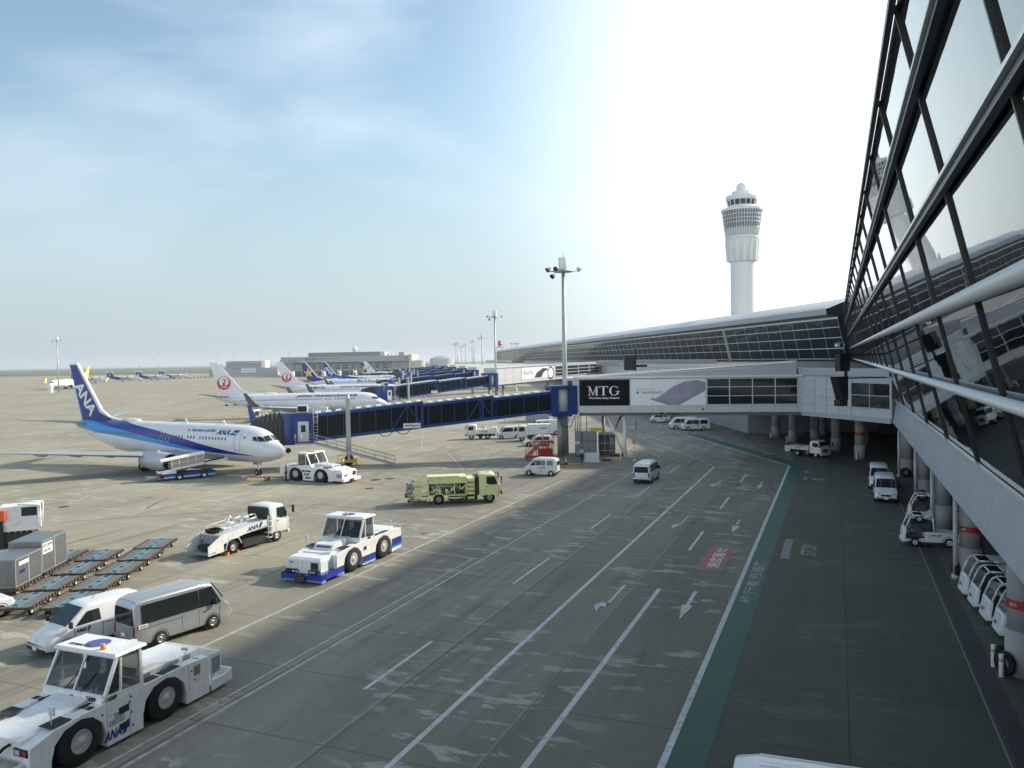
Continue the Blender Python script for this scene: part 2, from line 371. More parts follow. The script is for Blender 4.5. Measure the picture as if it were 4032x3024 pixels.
band('sea', -26000, 26000, 3300, 6000, 26000, 26000, .30, M_sea)
def line(mb, a0, l0, a1, l1, w, m=0):
    p = Vector((a0, l0)); q = Vector((a1, l1)); d = (q-p).normalized(); n = Vector((-d.y, d.x))*w/2
    mb.add([W(*(k)) for k in (p-n, q-n, q+n, p+n)], [(0, 1, 2, 3)], m)
def lines(name, segs, mt, z=.004):
    mb = MB()
    for s_ in segs: line(mb, *s_)
    o = mb.build(name, mt); o.location.z = z; return struct(o)
lines('lane_line', [(-12.38, 5, -12.38, 87.8, .20), (-8.58, 5, -8.58, 40.75, .21)], P_white)
lines('lane_line', [(-4.83, 5, -4.83, 90.7, .22), (-4.83, 90.7, -37.2, 153.1, .16)], P_white)
lines('lane_line', [(-19.86, 5, -19.86, 82, .15), (-20.48, 5, -20.48, 43.5, .11), (-20.48, 43.5, -26.3, 44.4, .11)], P_wornw)
dsh = [(-8.55, a, -8.55, b, .17) for a, b in ((49.4, 55.1), (63.6, 69.2), (77.7, 83.1))]
dsh += [(-16.13, a, -16.13, b, .15) for a, b in ((24.6, 29.9), (39.1, 44.9), (53.6, 59.1), (67.6, 73.0), (81.8, 87.4), (9.5, 15.2))]
lines('dashed_lane_line', dsh, P_white)
lines('bend_lane_line', [(-28.5, 119.5, -14.9, 93.7, .14), (-19.8, 95.0, -24, 103, .14), (-9.5, 91.4, -12.1, 96.6, .14), (-16.1, 103.9, -19.05, 110, .14), (-20.2, 100.0, -22.0, 103.2, .14), (-37.8, 150, -30.2, 137, .14)], P_wornw)
lines('bend_lane_line', [(-22.5, 112, -26.5, 120, .14), (-29, 126, -33, 134, .14), (-14.9, 93.7, -12.4, 87.8, .1), (-24.5, 93.5, -36, 116, .12)], P_wornw)
# white zebra crossing
zb = []
for i in range(11):
    t = i/10; a_ = -33.5+t*11.5; l_ = 121.6+t*4.3; zb.append((a_-.3, l_+.55, a_+.3, l_-.55, .45))
lines('zebra_crossing', zb, P_wornw)
zb = []
for i in range(7): zb.append((-20.4+i*-.55*3.0, 124.3+i*.95*3.2, -20.4+i*-.55*3.0-.9, 124.3+i*.95*3.2+1.7, .55))
lines('zebra_crossing', zb, P_wornw, .0085)
lines('stand_line', [(-25.1, 5, -25.1, 74.5, .15)], P_wornw)
lines('stand_line', [(-61.8, 48, -69.6, 63.4, .16), (-54.1, 50.3, -62.1, 65.5, .16), (-60.6, 45.3, -64.9, 53.7, .14), (-52.1, 46.4, -59.5, 61, .14), (-48.7, 37.8, -42.5, 42.6, .12), (-79, 62, -92, 88, .15), (-88, 55, -104, 86, .15),
  (-67.8, 124.3, -51.1, 92.7, .18), (-58.4, 90.9, -72, 117, .18), (-47.6, 93.5, -37.8, 78.3, .16), (-90, 100, -140, 190, .3), (-70, 95, -128, 215, .3), (-105, 130, -60, 150, .25), (-150, 150, -80, 250, .3), (-96, 79, -70, 92, .15), (-82, 83, -71, 75, .15)], P_tanw)
lines('red_brown_line', [(-56, 43.5, -42.7, 54.4, .11), (-42.7, 54.4, -40.9, 56, .11), (-40.9, 56, -24.7, 54, .12), (-24.7, 54, -20.7, 74.3, .12), (-20.7, 74.3, -32.2, 77.4, .10), (-37.5, 78, -45.5, 92, .10)], P_brown, .008)
lines('orange_line', [(-46, 67.5, -39.8, 66.3, .14), (-39.8, 66.3, -38.8, 67.7, .14), (-46.8, 68.3, -41.2, 67.3, .12), (-43.7, 66.4, -43.1, 68.2, .12), (-42.5, 66.2, -41.8, 68.0, .12), (-44.7, 66.8, -44.3, 68.3, .12)], P_orange, .008)
lines('stand_line', [(-44, 88.6, -27, 84.2, .25), (-45, 90.6, -34, 87.7, .18), (-38, 86, -31, 84.6, .18), (-47, 91.5, -36, 89.2, .14)], P_wornw, .006)
# green walkway
mb = MB(); mb.add([W(*p) for p in ((-4.68, 5), (-3.62, 5), (-3.62, 92.2), (-4.68, 90.9))], [(0, 1, 2, 3)])
mb.add([W(*p) for p in ((-4.68, 90.9), (-3.62, 92.2), (-20.4, 125.3), (-22.3, 125.3))], [(0, 1, 2, 3)])
o = struct(mb.build('green_walkway', P_green)); o.location.z = .006
# red panel + lettering
mb = MB(); mb.add([W(*p) for p in ((-7.45, 45.1), (-5.98, 45.2), (-6.03, 51.0), (-7.45, 50.9))], [(0, 1, 2, 3)])
o = struct(mb.build('red_road_panel', P_red)); o.location.z = .006
def roadtext(s, a_top, a_bot, l0, l1, mt, z, name='road_lettering', bold=.02):
    o = text(s, None, mt, W(a_bot, l0, z), eR, -nR, width=l1-l0, height=a_bot-a_top, ext=0, bold=bold, name=name); return struct(o)
roadtext('速度落せ', -7.02, -6.28, 45.7, 50.6, P_white, .011)
roadtext('歩行者用通路', -4.5, -3.82, 39.7, 48.2, P_gtext, .011, bold=.025)
roadtext('STOP', -2.1, -1.2, 50.4, 53.2, P_gtext, .008, bold=.02)
lines('stop_bar', [(-2.93, 49.1, -2.93, 54.5, .5)], P_ghost)
lines('erased_mark', [(-2.3, 81.5, -1.2, 81.6, 1.3), (-2.9, 80.5, -2.9, 83.0, .4), (-2.9, 85.5, -2.9, 87.5, .4)], P_ghost)
# arrows
def arrow(l0, turn, a0, ln=4.5, gap=False, w=.18):
    mb = MB()
    def P(a, l): return W(a0+a, l0+l)
    if not turn:
        mb.add([P(0, 0), P(.27, 2.2), P(-.27, 2.2)], [(0, 1, 2)])
        segs = [(2.2, ln)] if not gap else [(2.2, 2.55), (2.9, 3.6), (3.95, ln)]
        for s0, s1 in segs: mb.add([P(-w/2, s0+.0), P(w/2, s0), P(w/2, s1), P(-w/2, s1)], [(0, 1, 2, 3)])
    else:
        for q in ([(-.23, .06), (-.27, 1.81), (-.55, .95)], [(-.26, .86), (.04, .95), (.07, 1.5), (-.26, 1.42)], [(.04, .95), (.07, 1.2), (.07, 2.1), (-.07, 2.1), (-.07, 1.45)]): mb.add([P(*k) for k in q], [tuple(range(len(q)))])
        segs = [(2.1, ln)] if not gap else [(2.3, 2.9), (3.1, 3.75), (3.95, ln)]
        for s0, s1 in segs: mb.add([P(-.07, s0), P(.07, s0), P(.07, s1), P(-.07, s1)], [(0, 1, 2, 3)])
    o = mb.build('direction_arrow', P_white); o.location.z = .012; return struct(o)
arrow(55.3, False, -6.65, 4.5, True); arrow(74.1, False, -6.62, 4.5, True); arrow(36.2, False, -6.74, 4.6)
arrow(55.3, True, -10.42, 4.6, True); arrow(74.2, True, -10.42, 4.5, True); arrow(36.0, True, -10.42, 4.77)
M_drain = mat('drain_grating', (.035, .04, .042), .7, var=.4, vs=12)
mb = MB(); mb.add([W(4.75, 5), W(5.35, 5), W(5.35, 84), W(4.75, 84)], [(0, 1, 2, 3)]); mb.add([W(4.75, 84), W(5.35, 84), W(-2.2, 101.5), W(-2.8, 101)], [(0, 1, 2, 3)])
o = struct(mb.build('drain_channel', M_drain)); o.location.z = .006
lines('drain_edge', [(4.62, 5, 4.62, 84, .06)], mat('drain_kerb', (.22, .22, .21), .8))
# manhole covers
M_mh = mat('cast_iron_cover', (.07, .065, .055), .6, .3, var=.3, vs=9)
for a_, l_, r_ in ((-43.6, 69.5, .55), (-42.6, 70.6, .5), (-41.2, 64.6, .42), (-62.9, 46.9, .5), (-61.8, 48.6, .45), (1.9, 80, .4), (-1, 86.5, .45), (1.2, 64, .35), (-62, 92, .5)):
    mb = MB(); mb.cyl((0, 0, 0), (0, 0, .01), r_, r_, 20); o = struct(mb.build('manhole_cover', M_mh, loc=W(a_, l_, .004)))

# ================= MAIN TERMINAL =================
def refl_glass(name, col, rough=.015):
    m = bpy.data.materials.new(name); m.use_nodes = True; nt = m.node_tree; b = nt.nodes['Principled BSDF']; L = nt.links.new
    b.inputs['Metallic'].default_value = 1; b.inputs['Base Color'].default_value = (*col, 1); b.inputs['Roughness'].default_value = rough
    tc = nt.nodes.new('ShaderNodeTexCoord'); n = nt.nodes.new('ShaderNodeTexNoise'); n.inputs['Scale'].default_value = .55; n.inputs['Detail'].default_value = 1
    L(tc.outputs['Object'], n.inputs['Vector']); bp = nt.nodes.new('ShaderNodeBump'); bp.inputs['Strength'].default_value = .12; bp.inputs['Distance'].default_value = .03
    L(n.outputs['Fac'], bp.inputs['Height']); L(bp.outputs[0], b.inputs['Normal'])
    return m
M_fglass = refl_glass('reflective_facade_glass', (.25, .28, .275))
M_pglass = refl_glass('pier_facade_glass', (.17, .19, .195))
M_mull = mat('black_mullion', (.010, .012, .013), .4)
M_rail = mat('light_metal_rail', (.70, .73, .74), .32, .3, var=.06)
M_fas = mat('fascia_panel', (.47, .50, .53), .42, .15, var=.08, vs=.5)
M_roof = mat('grey_metal_roof', (.46, .48, .52), .5, .2, var=.07, vs=.3)
M_col = mat('painted_concrete_column', (.36, .37, .37), .7, var=.15, vs=1)
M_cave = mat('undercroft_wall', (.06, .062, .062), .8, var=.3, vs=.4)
M_pipe = mat('downpipe_paint', (.50, .51, .50), .5, var=.1)
Z5 = 7.3
def fa(z): return 5.47-.24*(z-7.2)       # facade line: lateral position at height z
term = thing('terminal_building', 'dark glass terminal wing leaning out over the road at right, on round columns', 'terminal building', W(0, 0), 0)
LV = [7.3, 10.45, 13.7, 17.0, 20.15, 22.85]
L0_, L1_ = -22.6, 262.0
MUL = [L0_+10.2*k for k in range(29)] ; MUL = [m for m in MUL if m < L1_]+[L1_]
off = 17.95-(MUL[4]); MUL = [m+off for m in MUL[:-1]]+[L1_]
MUL = [m for m in MUL if m <= L1_]
rest = MB(); cnt = 0
for i in range(len(MUL)-1):
    for k in range(5):
        z0, z1 = LV[k], LV[k+1]; l0, l1 = MUL[i], MUL[i+1]
        j = [random.uniform(-.012, .012) for _ in range(4)]
        q = [W(fa(z0)+.06+j[0], l0, z0), W(fa(z0)+.06+j[1], l1, z0), W(fa(z1)+.06+j[2], l1, z1), W(fa(z1)+.06+j[3], l0, z1)]
        if i >= 2 and cnt < 100: MB().quad(*q).build('glass_pane', M_fglass, term, fix=False); cnt += 1
        else: rest.quad(*q)
tag(rest.build('glass_pane', M_fglass, term, fix=False), kind='stuff')
for l in MUL:
    MB().beam(W(fa(7.3)+.02, l, 7.3), W(fa(22.9)+.02, l, 22.9), .10, .12, 0, up=nR).build('mullion', M_mull, term)
NEARL = -16
for z, w, h, tub in ((22.85, .35, .44, 0), (20.15, .30, .30, 1), (17.0, .26, .28, 1), (13.7, 0, .26, 2), (10.45, 0, .20, 2), (7.3, .12, .14, 3)):
    mb = MB(); a_ = fa(z)
    mm = [M_rail, M_mull]
    if tub == 2: mb.cyl(W(a_-.16, NEARL, z), W(a_-.16, L1_, z), h, h, 14, 0)
    elif tub == 3: mb.beam(W(a_-.08, NEARL, z), W(a_-.08, L1_, z), .16, .14, 0)
    else:
        mb.beam(W(a_-.10, NEARL, z), W(a_-.10, L1_, z), .20, h*.85, 1)
        if tub: mb.beam(W(a_-.20, NEARL, z+h/2+.04), W(a_-.20, L1_, z+h/2+.05), .22, .12, 0)
    mb.build('horizontal_rail', mm, term)
mb = MB(); a5, a6 = fa(7.25), 5.1
for l in range(-16, 262, 10):
    l2 = min(l+10, 262)
    mb.add([W(a5, l, 7.22), W(a5, l2-.03, 7.22), W(a6, l2-.03, 5.05), W(a6, l, 5.05)], [(0, 1, 2, 3)])
    mb.add([W(a6, l, 5.05), W(a6, l2-.03, 5.05), W(a6+.5, l2-.03, 4.85), W(a6+.5, l, 4.85)], [(0, 1, 2, 3)])
mb.add([W(a5+.04, -16, 7.2), W(a5+.04, 262, 7.2), W(a6+.04, 262, 5.0), W(a6+.04, -16, 5.0)], [(0, 1, 2, 3)], 1)
mb.build('fascia', [M_fas, M_mull], term, fix=False)
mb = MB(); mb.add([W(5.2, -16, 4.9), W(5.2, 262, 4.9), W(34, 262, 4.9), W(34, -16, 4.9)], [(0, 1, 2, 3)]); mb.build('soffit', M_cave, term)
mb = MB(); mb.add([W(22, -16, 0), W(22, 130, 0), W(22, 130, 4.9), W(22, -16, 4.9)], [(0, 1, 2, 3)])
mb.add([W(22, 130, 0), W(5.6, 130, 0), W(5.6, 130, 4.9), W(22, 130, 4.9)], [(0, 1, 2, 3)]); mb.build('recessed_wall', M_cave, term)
mb = MB(); mb.add([W(fa(22.9)+.1, -16, 23.1), W(fa(22.9)+.1, L1_, 23.1), W(20, L1_, 27.5), W(20, -16, 27.5)], [(0, 1, 2, 3)])
mb.add([W(20, -16, 27.5), W(20, L1_, 27.5), W(60, L1_, 24), W(60, -16, 24)], [(0, 1, 2, 3)])
mb.add([W(60, -16, 24), W(60, L1_, 24), W(60, L1_, 0), W(60, -16, 0)], [(0, 1, 2, 3)])
mb.add([W(6, L1_+.1, 5), W(60, L1_+.1, 5), W(60, L1_+.1, 24), W(20, L1_+.1, 27.4), W(2, L1_+.1, 23)], [(0, 1, 2, 3, 4)])
mb.add([W(6, -16, 0), W(60, -16, 0), W(60, -16, 24), W(20, -16, 27.4), W(1.8, -16, 23)], [(0, 1, 2, 3, 4)]); mb.build('roof', M_roof, term)
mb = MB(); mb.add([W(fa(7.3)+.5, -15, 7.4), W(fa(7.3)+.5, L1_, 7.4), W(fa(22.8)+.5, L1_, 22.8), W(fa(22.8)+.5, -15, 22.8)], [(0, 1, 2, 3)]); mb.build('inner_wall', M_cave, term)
def column(a_, l_, band, fend):
    mb = MB(); p = W(a_, l_); mb.cyl(p+Vector((0, 0, 0)), p+Vector((0, 0, 1.7)), .60, .60, 28); mb.cyl(p+Vector((0, 0, 1.7)), p+Vector((0, 0, 4.9)), .54, .54, 28)
    c = mb.build('column', M_col, term)
    if band:
        b = MB().cyl(p+Vector((0, 0, 2.5)), p+Vector((0, 0, 2.83)), .556, .556, 28, cap=False).build('red_band', M_redp, c)
        text('徐行', c, M_wink, p+(-nR*.50-eR*.30)+Vector((0, 0, 2.60)), eR*-.6+nR*.6, (0, 0, 1), height=.13, name='lettering')
for a_, l_, b_, f_ in ((6.3, 20, 0, 0), (6.35, 34.2, 1, 1), (6.5, 47.8, 1, 1), (6.62, 60.5, 0, 0), (6.5, 72.5, 0, 1), (6.27, 86, 0, 1), (6.6, 93.5, 0, 1), (12, 34, 0, 0), (12, 47.8, 0, 0), (12, 60.5, 0, 0), (12, 72.5, 0, 0), (12, 86, 0, 0), (13, 99, 0, 0)):
    column(a_, l_, b_, f_)
def tyre_fender(a_, l_, da, dl, lab):
    mb = MB(); p = W(a_+da, l_+dl, .45)
    d = (nR*da+eR*dl).normalized(); n = 22
    # ring lying against the column
    prof = []
    u = Vector((0, 0, 1)); s_ = d.cross(u)
    rings = []
    for i in range(n):
        t = 2*math.pi*i/n; c = p+(u*math.sin(t)+s_*math.cos(t))*.33; rr = (u*math.sin(t)+s_*math.cos(t))
        rings.append([c+(rr*math.cos(q)+d*math.sin(q))*.125 for q in [2*math.pi*k/8 for k in range(8)]])
    mb.loft(rings+[rings[0]], cap=False)
    tag(mb.build('tyre_fender', M_black), lab, 'tyre', 'old tyres strapped to the columns as fenders')
tyre_fender(6.35, 34.2, -.62, -.35, 'black tyre leaning on the nearest column at the right edge'); tyre_fender(6.35, 34.2, -.70, .30, 'black tyre behind two yellow-banded bollards at the nearest column')
tyre_fender(6.5, 47.8, -.74, -.1, 'black tyre beside the white downpipe, left of the parked tractors')
tyre_fender(6.27, 86, -.2, -.74, 'black tyre on the column behind the two white vans')
tyre_fender(6.5, 72.5, -.2, -.72, 'black tyre at the foot of the column right of the white vans')
tyre_fender(2.46, 100.4, .1, -.74, 'black tyre at the foot of the red-banded column beyond the flatbed truck')
def downpipe(a_, l_, lab):
    mb = MB(); p = W(a_, l_); mb.tube([p, p+Vector((0, 0, 4.5)), W(a_+.7, l_, 4.5)], .13, 10); mb.cyl(p, p+Vector((0, 0, .25)), .2, .2, 10)
    tag(mb.build('downpipe', M_pipe), lab, 'pipe', 'white downpipes beside the columns')
downpipe(5.75, 47.5, 'white downpipe nearest the four parked tractors'); downpipe(5.85, 72.0, 'white downpipe behind the single tractor'); downpipe(5.5, 85.2, 'white downpipe right of the flatbed truck'); downpipe(5.9, 60.2, 'white downpipe half hidden behind a column past the tractor')
def bollard(p, lab, band=M_yel, h=.85):
    t = thing('bollard', lab, 'bollard', p, 0, 'white bollards'); MB().cyl((0, 0, 0), (0, 0, h), .085, .085, 14).build('post', M_white, t, bevel=.01)
    MB().cyl((0, 0, h*.68), (0, 0, h*.82), .089, .089, 14, cap=False).build('reflective_band', band, t)
bollard(W(5.45, 34.6), 'yellow-banded white bollard next to the tyre, the farther of the pair'); bollard(W(5.55, 33.6), 'yellow-banded white bollard next to the tyre, the nearer of the pair')

# ================= PODIUM, PIER =================
pier = thing('pier_building', 'long glass pier with curved grey roof running away to the left behind the gates', 'pier building', (0, 0, 0), 0)
pdir = Vector((math.sin(rad(-6.5)), math.cos(rad(-6.5)), 0)); pn = Vector((-pdir.y, pdir.x, 0))  # pn points left (towards apron)
pc = W(3.4, 262)
def PP(s_, o_, z): p = pc+pdir*s_+pn*o_; return Vector((p.x, p.y, z))
PL = 1080
def po(z): return -(3.4-fa(z))*-1+.24*(z-7.3)-0.0   # leans out towards the apron with height
cnt = 0; rest = MB()
def pof(z): return .24*(z-7.3)
for i in range(int(PL/10)):
    for k in range(5):
        z0, z1 = LV[k], LV[k+1]; s0, s1 = i*10., i*10.+10
        j = [random.uniform(-.02, .02) for _ in range(4)]
        q = [PP(s0, pof(z0)+j[0], z0), PP(s1, pof(z0)+j[1], z0), PP(s1, pof(z1)+j[2], z1), PP(s0, pof(z1)+j[3], z1)]
        if cnt < 100: MB().quad(*q).build('glass_pane', M_pglass, pier, fix=False); cnt += 1
        else: rest.quad(*q)
tag(rest.build('glass_pane', M_pglass, pier, fix=False), kind='stuff')
mrest = MB()
for i in range(int(PL/10)+1):
    t_ = mrest if i >= 99 else MB()
    t_.beam(PP(i*10, pof(7.3)+.02, 7.3), PP(i*10, pof(22.9)+.02, 22.9), .06, .10, 0, up=pn)
    if i < 99: t_.build('mullion', M_rail, pier)
tag(mrest.build('mullion', M_rail, pier), kind='stuff')
MB().beam(PP(91, pof(7)+.3, 7), PP(91, pof(22.9)+.3, 22.9), .7, .6, 0, up=pn).build('movement_joint_cover', M_rail, pier)
for z, r in ((22.9, .28), (20.15, .10), (17.0, .10), (13.7, .10), (10.45, .10), (7.3, .16)):
    MB().beam(PP(0, pof(z)+.1, z), PP(PL, pof(z)+.1, z), r*1.5, r*2, 0).build('horizontal_rail', M_rail, pier)
# roof: edge overhangs, curves up to the ridge
prof = [(7.2, 23.9), (7.4, 25.7), (6.4, 25.9), (2, 27.6), (-4, 29.3), (-10, 30.2), (-16, 30.4), (-22, 29.6), (-24.5, 26), (-24.5, 0)]
mb = MB(); segs = list(range(0, PL+1, 90))
mb.loft([[PP(s_, o_, z_) for o_, z_ in prof] for s_ in segs], cap=False, close=False, sm=False)
rf = mb.build('roof', M_roof, pier, fix=False)
mb = MB(); mb.beam(PP(0, 7.45, 25.95), PP(PL, 7.45, 25.95), .3, .35, 0); mb.build('roof_edge', M_white, pier)
mb = MB(); mb.add([PP(0, 7.15, 23.9), PP(PL, 7.15, 23.9), PP(PL, 3.5, 23.2), PP(0, 3.5, 23.2)], [(0, 1, 2, 3)]); mb.build('eave_soffit', M_grey, pier)
mb = MB(); mb.add([PP(0, -.8, 7), PP(PL, -.8, 7), PP(PL, 3.0, 23), PP(0, 3.0, 23)], [(0, 1, 2, 3)]); mb.build('inner_wall', M_cave, pier)
mb = MB(); mb.add([PP(0, .3, 0), PP(PL, .3, 0), PP(PL, .3, 7.2), PP(0, .3, 7.2)], [(0, 1, 2, 3)]); mb.add([PP(PL, 7.2, 0), PP(PL, -24, 0), PP(PL, -24, 27), PP(PL, -10, 30), PP(PL, 7, 26)], [(0, 1, 2, 3, 4)]); mb.build('lower_wall', M_lgrey, pier)
# podium deck between gates and pier
pod = thing('gate_podium', 'pale low building with columns under it where the gate walkway meets the terminal', 'building', (0, 0, 0), 0)
edge = [(W(5.0, 87.5).x, W(5.0, 87.5).y), (33.8, 92.25), (33.2, 140), (31.0, 200), (29.5, 262), (24, 400), (10, 640)]
back = [(20, 700), (60, 640), (88, 330), (101, 243), (60, 130), (W(7, 92).x, W(7, 92).y)]
pts = edge+back
mb = MB(); n = len(pts)
mb.add([(x, y, 5.3) for x, y in pts]+[(x, y, 9.9) for x, y in pts], [tuple(range(n, 2*n))]+[(i, (i+1) % n, (i+1) % n+n, i+n) for i in range(n)])
mb.build('upper_wall', M_lgrey, pod)
mb = MB(); mb.add([(x, y, 9.93) for x, y in pts], [tuple(range(n))]); mb.build('roof', mat('podium_roof_membrane', (.10, .105, .10), .85, var=.3, vs=.08), pod)
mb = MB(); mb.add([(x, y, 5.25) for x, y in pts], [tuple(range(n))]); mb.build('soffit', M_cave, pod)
mb = MB()
for (x0, y0), (x1, y1) in zip(edge[:-1], edge[1:]):
    d = Vector((x1-x0, y1-y0, 0)).normalized(); nn = Vector((-d.y, d.x, 0))*-1
    if nn.dot(Vector((-1, -.3, 0))) < 0: nn = -nn
    mb.beam(Vector((x0, y0, 10.05))+nn*.12, Vector((x1, y1, 10.05))+nn*.12, .35, .8)
    mb.beam(Vector((x0, y0, 5.2))+nn*.06, Vector((x1, y1, 5.2))+nn*.06, .25, .5)
mb.build('parapet', M_fas, pod)
e0, e1 = Vector((*edge[0], 0)), Vector((*edge[1], 0)); dd = (e1-e0); nn = Vector((-dd.y, dd.x, 0)).normalized()
if nn.y > 0: nn = -nn
mb = MB(); q0, q1 = e0+dd*.02+nn*.02, e0+dd*.42+nn*.02
mb.quad(q0+Vector((0, 0, 6.4)), q1+Vector((0, 0, 6.4)), q1+Vector((0, 0, 8.9)), q0+Vector((0, 0, 8.9))); wn = mb.build('window_band', M_glass, pod)
mb = MB(); mb.beam(q0+nn*.03+Vector((0, 0, 7.65)), q1+nn*.03+Vector((0, 0, 7.65)), .06); mb.beam((q0+q1)/2+nn*.03+Vector((0, 0, 6.4)), (q0+q1)/2+nn*.03+Vector((0, 0, 8.9)), .06); mb.build('frame', M_rail, wn)
mb = MB()
for k in range(1, 5): mb.beam(e0+nn*.012+Vector((0, 0, 5.4+k*.9)), e1+nn*.012+Vector((0, 0, 5.4+k*.9)), .015, .03)
for k in range(5): p = e0+dd*(.42+.145*k)+nn*.012; mb.beam(p+Vector((0, 0, 5.4)), p+Vector((0, 0, 9.7)), .03)
mb.build('panel_joint', M_grey, pod)
for x, y, b_ in ((38.43, 116.1, 0), (38.64, 109.6, 0), (42.0, 110.5, 0), (40.47, 99.5, 0), (39.57, 90.6, 1), (46, 118, 0), (46, 104, 0)):
    mb = MB(); mb.cyl((x, y, 0), (x, y, 1.6), .62, .62, 24); mb.cyl((x, y, 1.6), (x, y, 5.2), .56, .56, 24); c = mb.build('column', M_col, pod)
    if b_: MB().cyl((x, y, 2.7), (x, y, 3.05), .575, .575, 24, cap=False).build('red_band', M_redp, c)
mb = MB(); P = [(36.2, 122.5), (35.8, 145), (34.5, 200), (33, 262)]
for (x0, y0), (x1, y1) in zip(P[:-1], P[1:]): mb.add([(x0, y0, 0), (x1, y1, 0), (x1, y1, 5.2), (x0, y0, 5.2)], [(0, 1, 2, 3)])
mb.add([(36.2, 122.5, 0), (60, 122.5, 0), (60, 122.5, 5.2), (36.2, 122.5, 5.2)], [(0, 1, 2, 3)]); mb.build('lower_wall', mat('ground_floor_wall', (.30, .32, .33), .7, var=.15, vs=.3), pod)
mb = MB(); mb.add([(60, 60, 0), (60, 125, 0), (60, 125, 5.2), (60, 60, 5.2)], [(0, 1, 2, 3)]); mb.build('recessed_wall', M_cave, pod)
# roof plant lines on the podium (low grey skylights seen behind the near gate sign)
for i in range(7):
    y = 225+i*26; x1 = 58+i*3
    mb = MB(); mb.box(x1-34, x1, y, y+2.2, 9.9, 10.9); tag(mb.build('roof_skylight', M_grey), 'long low grey skylight ridge on the flat podium roof beyond the far advert walkway', 'skylight', 'skylights on the podium roof')
# ================= WALKWAY WITH ADVERT SIGNS =================
def wlink(name, lab, org, h, Ln, z0, z1, dz0, dz1, splits):
    t = thing(name, lab, 'walkway', (org[0], org[1], 0), h)
    def Z(x, z, d): return z+d*x/Ln
    mb = MB(); D = 4.2
    mb.hexa([(0, 0, z0), (Ln, 0, z0+dz0), (Ln, D, z0+dz0), (0, D, z0)], [(0, 0, z1), (Ln, 0, z1+dz1), (Ln, D, z1+dz1), (0, D, z1)])
    mb.build('wall', M_lgrey, t)
    mb = MB(); mb.hexa([(.5, .5, z0-.4), (Ln-.2, .5, z0+dz0-.4), (Ln-.2, D-.5, z0+dz0-.4), (.5, D-.5, z0-.4)], [(.5, .5, z0), (Ln-.2, .5, z0+dz0), (Ln-.2, D-.5, z0+dz0), (.5, D-.5, z0)])
    mb.build('underbeam', mat('underbeam_paint', (.22, .215, .20), .7, var=.2), t)
    mb = MB(); mb.beam((-.1, -.08, z1+.08), (Ln, -.08, z1+dz1+.08), .3, .22); mb.build('roof_edge', M_white, t)
    mb = MB()
    for x in splits: mb.beam((x, -.012, Z(x, z0, dz0)), (x, -.012, Z(x, z1, dz1)), .03)
    mb.beam((0, -.012, z0+.95), (Ln, -.012, z0+dz0+.95), .03); mb.build('panel_joint', M_grey, t)
    return t
lk = wlink('gate_walkway', 'white elevated walkway with black and white advert panels crossing over the road', (7.6, 97.3), -11.0, 26.7, 5.35, 9.55, 0, -.05, [.55, 3.6, 6.75, 9.4, 12.3, 15.65, 18.2, 20.8, 23.4, 26.0])
def panel(t, name, x0, x1, z0, z1, mt, y=-.03):
    return MB().box(x0, x1, y, 0.01, z0, z1).build(name, mt, t)
M_sblk = mat('black_advert_print', (.006, .007, .009), .7, spec=.15); M_swht = mat('white_advert_print', (.88, .89, .90), .45)
s1 = panel(lk, 'advert_panel', .62, 6.68, 6.22, 9.36, M_sblk)
# slab-serif M T G built as strokes
def serif_letters(t):
    mb = MB(); y0, y1 = -.055, -.03
    def bar(x0, z0, x1, z1, w0, w1=None):
        w1 = w1 or w0; mb.add([(x0-w0/2, y0, z0), (x0+w0/2, y0, z0), (x1+w1/2, y0, z1), (x1-w1/2, y0, z1)], [(0, 1, 2, 3)])
    X = 1.72; Z = 7.46; h = 1.12
    # M
    bar(X+.13, Z, X+.13, Z+h, .09); bar(X+1.0, Z, X+1.0, Z+h, .22); bar(X+.12, Z+h, X+.58, Z+.02, .22, .10); bar(X+.98, Z+h, X+.56, Z+.02, .08, .10)
    for a in (X+.13, X+1.0): bar(a, Z, a, Z+.05, .42)
    bar(X+.06, Z+h-.05, X+.06, Z+h, .36); bar(X+1.04, Z+h-.05, X+1.04, Z+h, .36)
    # T
    X2 = X+1.28; bar(X2+.55, Z, X2+.55, Z+h, .24); bar(X2+.55, Z, X2+.55, Z+.05, .5); bar(X2+.55, Z+h-.09, X2+.55, Z+h, 1.12)
    bar(X2+.03, Z+h-.28, X2+.02, Z+h-.09, .03, .07); bar(X2+1.07, Z+h-.28, X2+1.08, Z+h-.09, .03, .07)
    # G
    X3 = X+2.54; cx, cz = X3+.58, Z+h/2; pts = []
    n = 26
    for i in range(n+1):
        a = rad(48+i*(360-48-42)/n); ro = .60; ri_x = .60-.20*abs(math.cos(a))-.07; ri_z = .50
        pts.append(((cx+ro*math.cos(a), y0, cz+.58*math.sin(a)), (cx+ri_x*math.cos(a)*1.0, y0, cz+ri_z*math.sin(a))))
    for i in range(n): mb.add([pts[i][0], pts[i+1][0], pts[i+1][1], pts[i][1]], [(0, 1, 2, 3)])
    bar(X3+1.02, Z+.12, X3+1.02, Z+.52, .2); bar(X3+1.0, Z+.47, X3+1.0, Z+.53, .52); bar(X3+1.0, Z+h-.33, X3+1.02, Z+h-.02, .04)
    mb.build('lettering', M_wink, t, fix=False)
serif_letters(s1)
def ltext(s, t, x, z, w, h, mt, y=-.055, **k): return text(s, t, mt, (x, y, z), (1, 0, 0), (0, 0, 1), width=w, height=h, **k)
ltext('We have many dreams', s1, 1.75, 6.96, 3.72, .33, M_wink, bold=.03)
s2 = panel(lk, 'advert_panel', 6.8, 15.62, 6.22, 9.36, M_swht)
ltext('NEWPEACE', s2, 8.15, 7.62, 2.35, .27, M_ink, space=1.2)
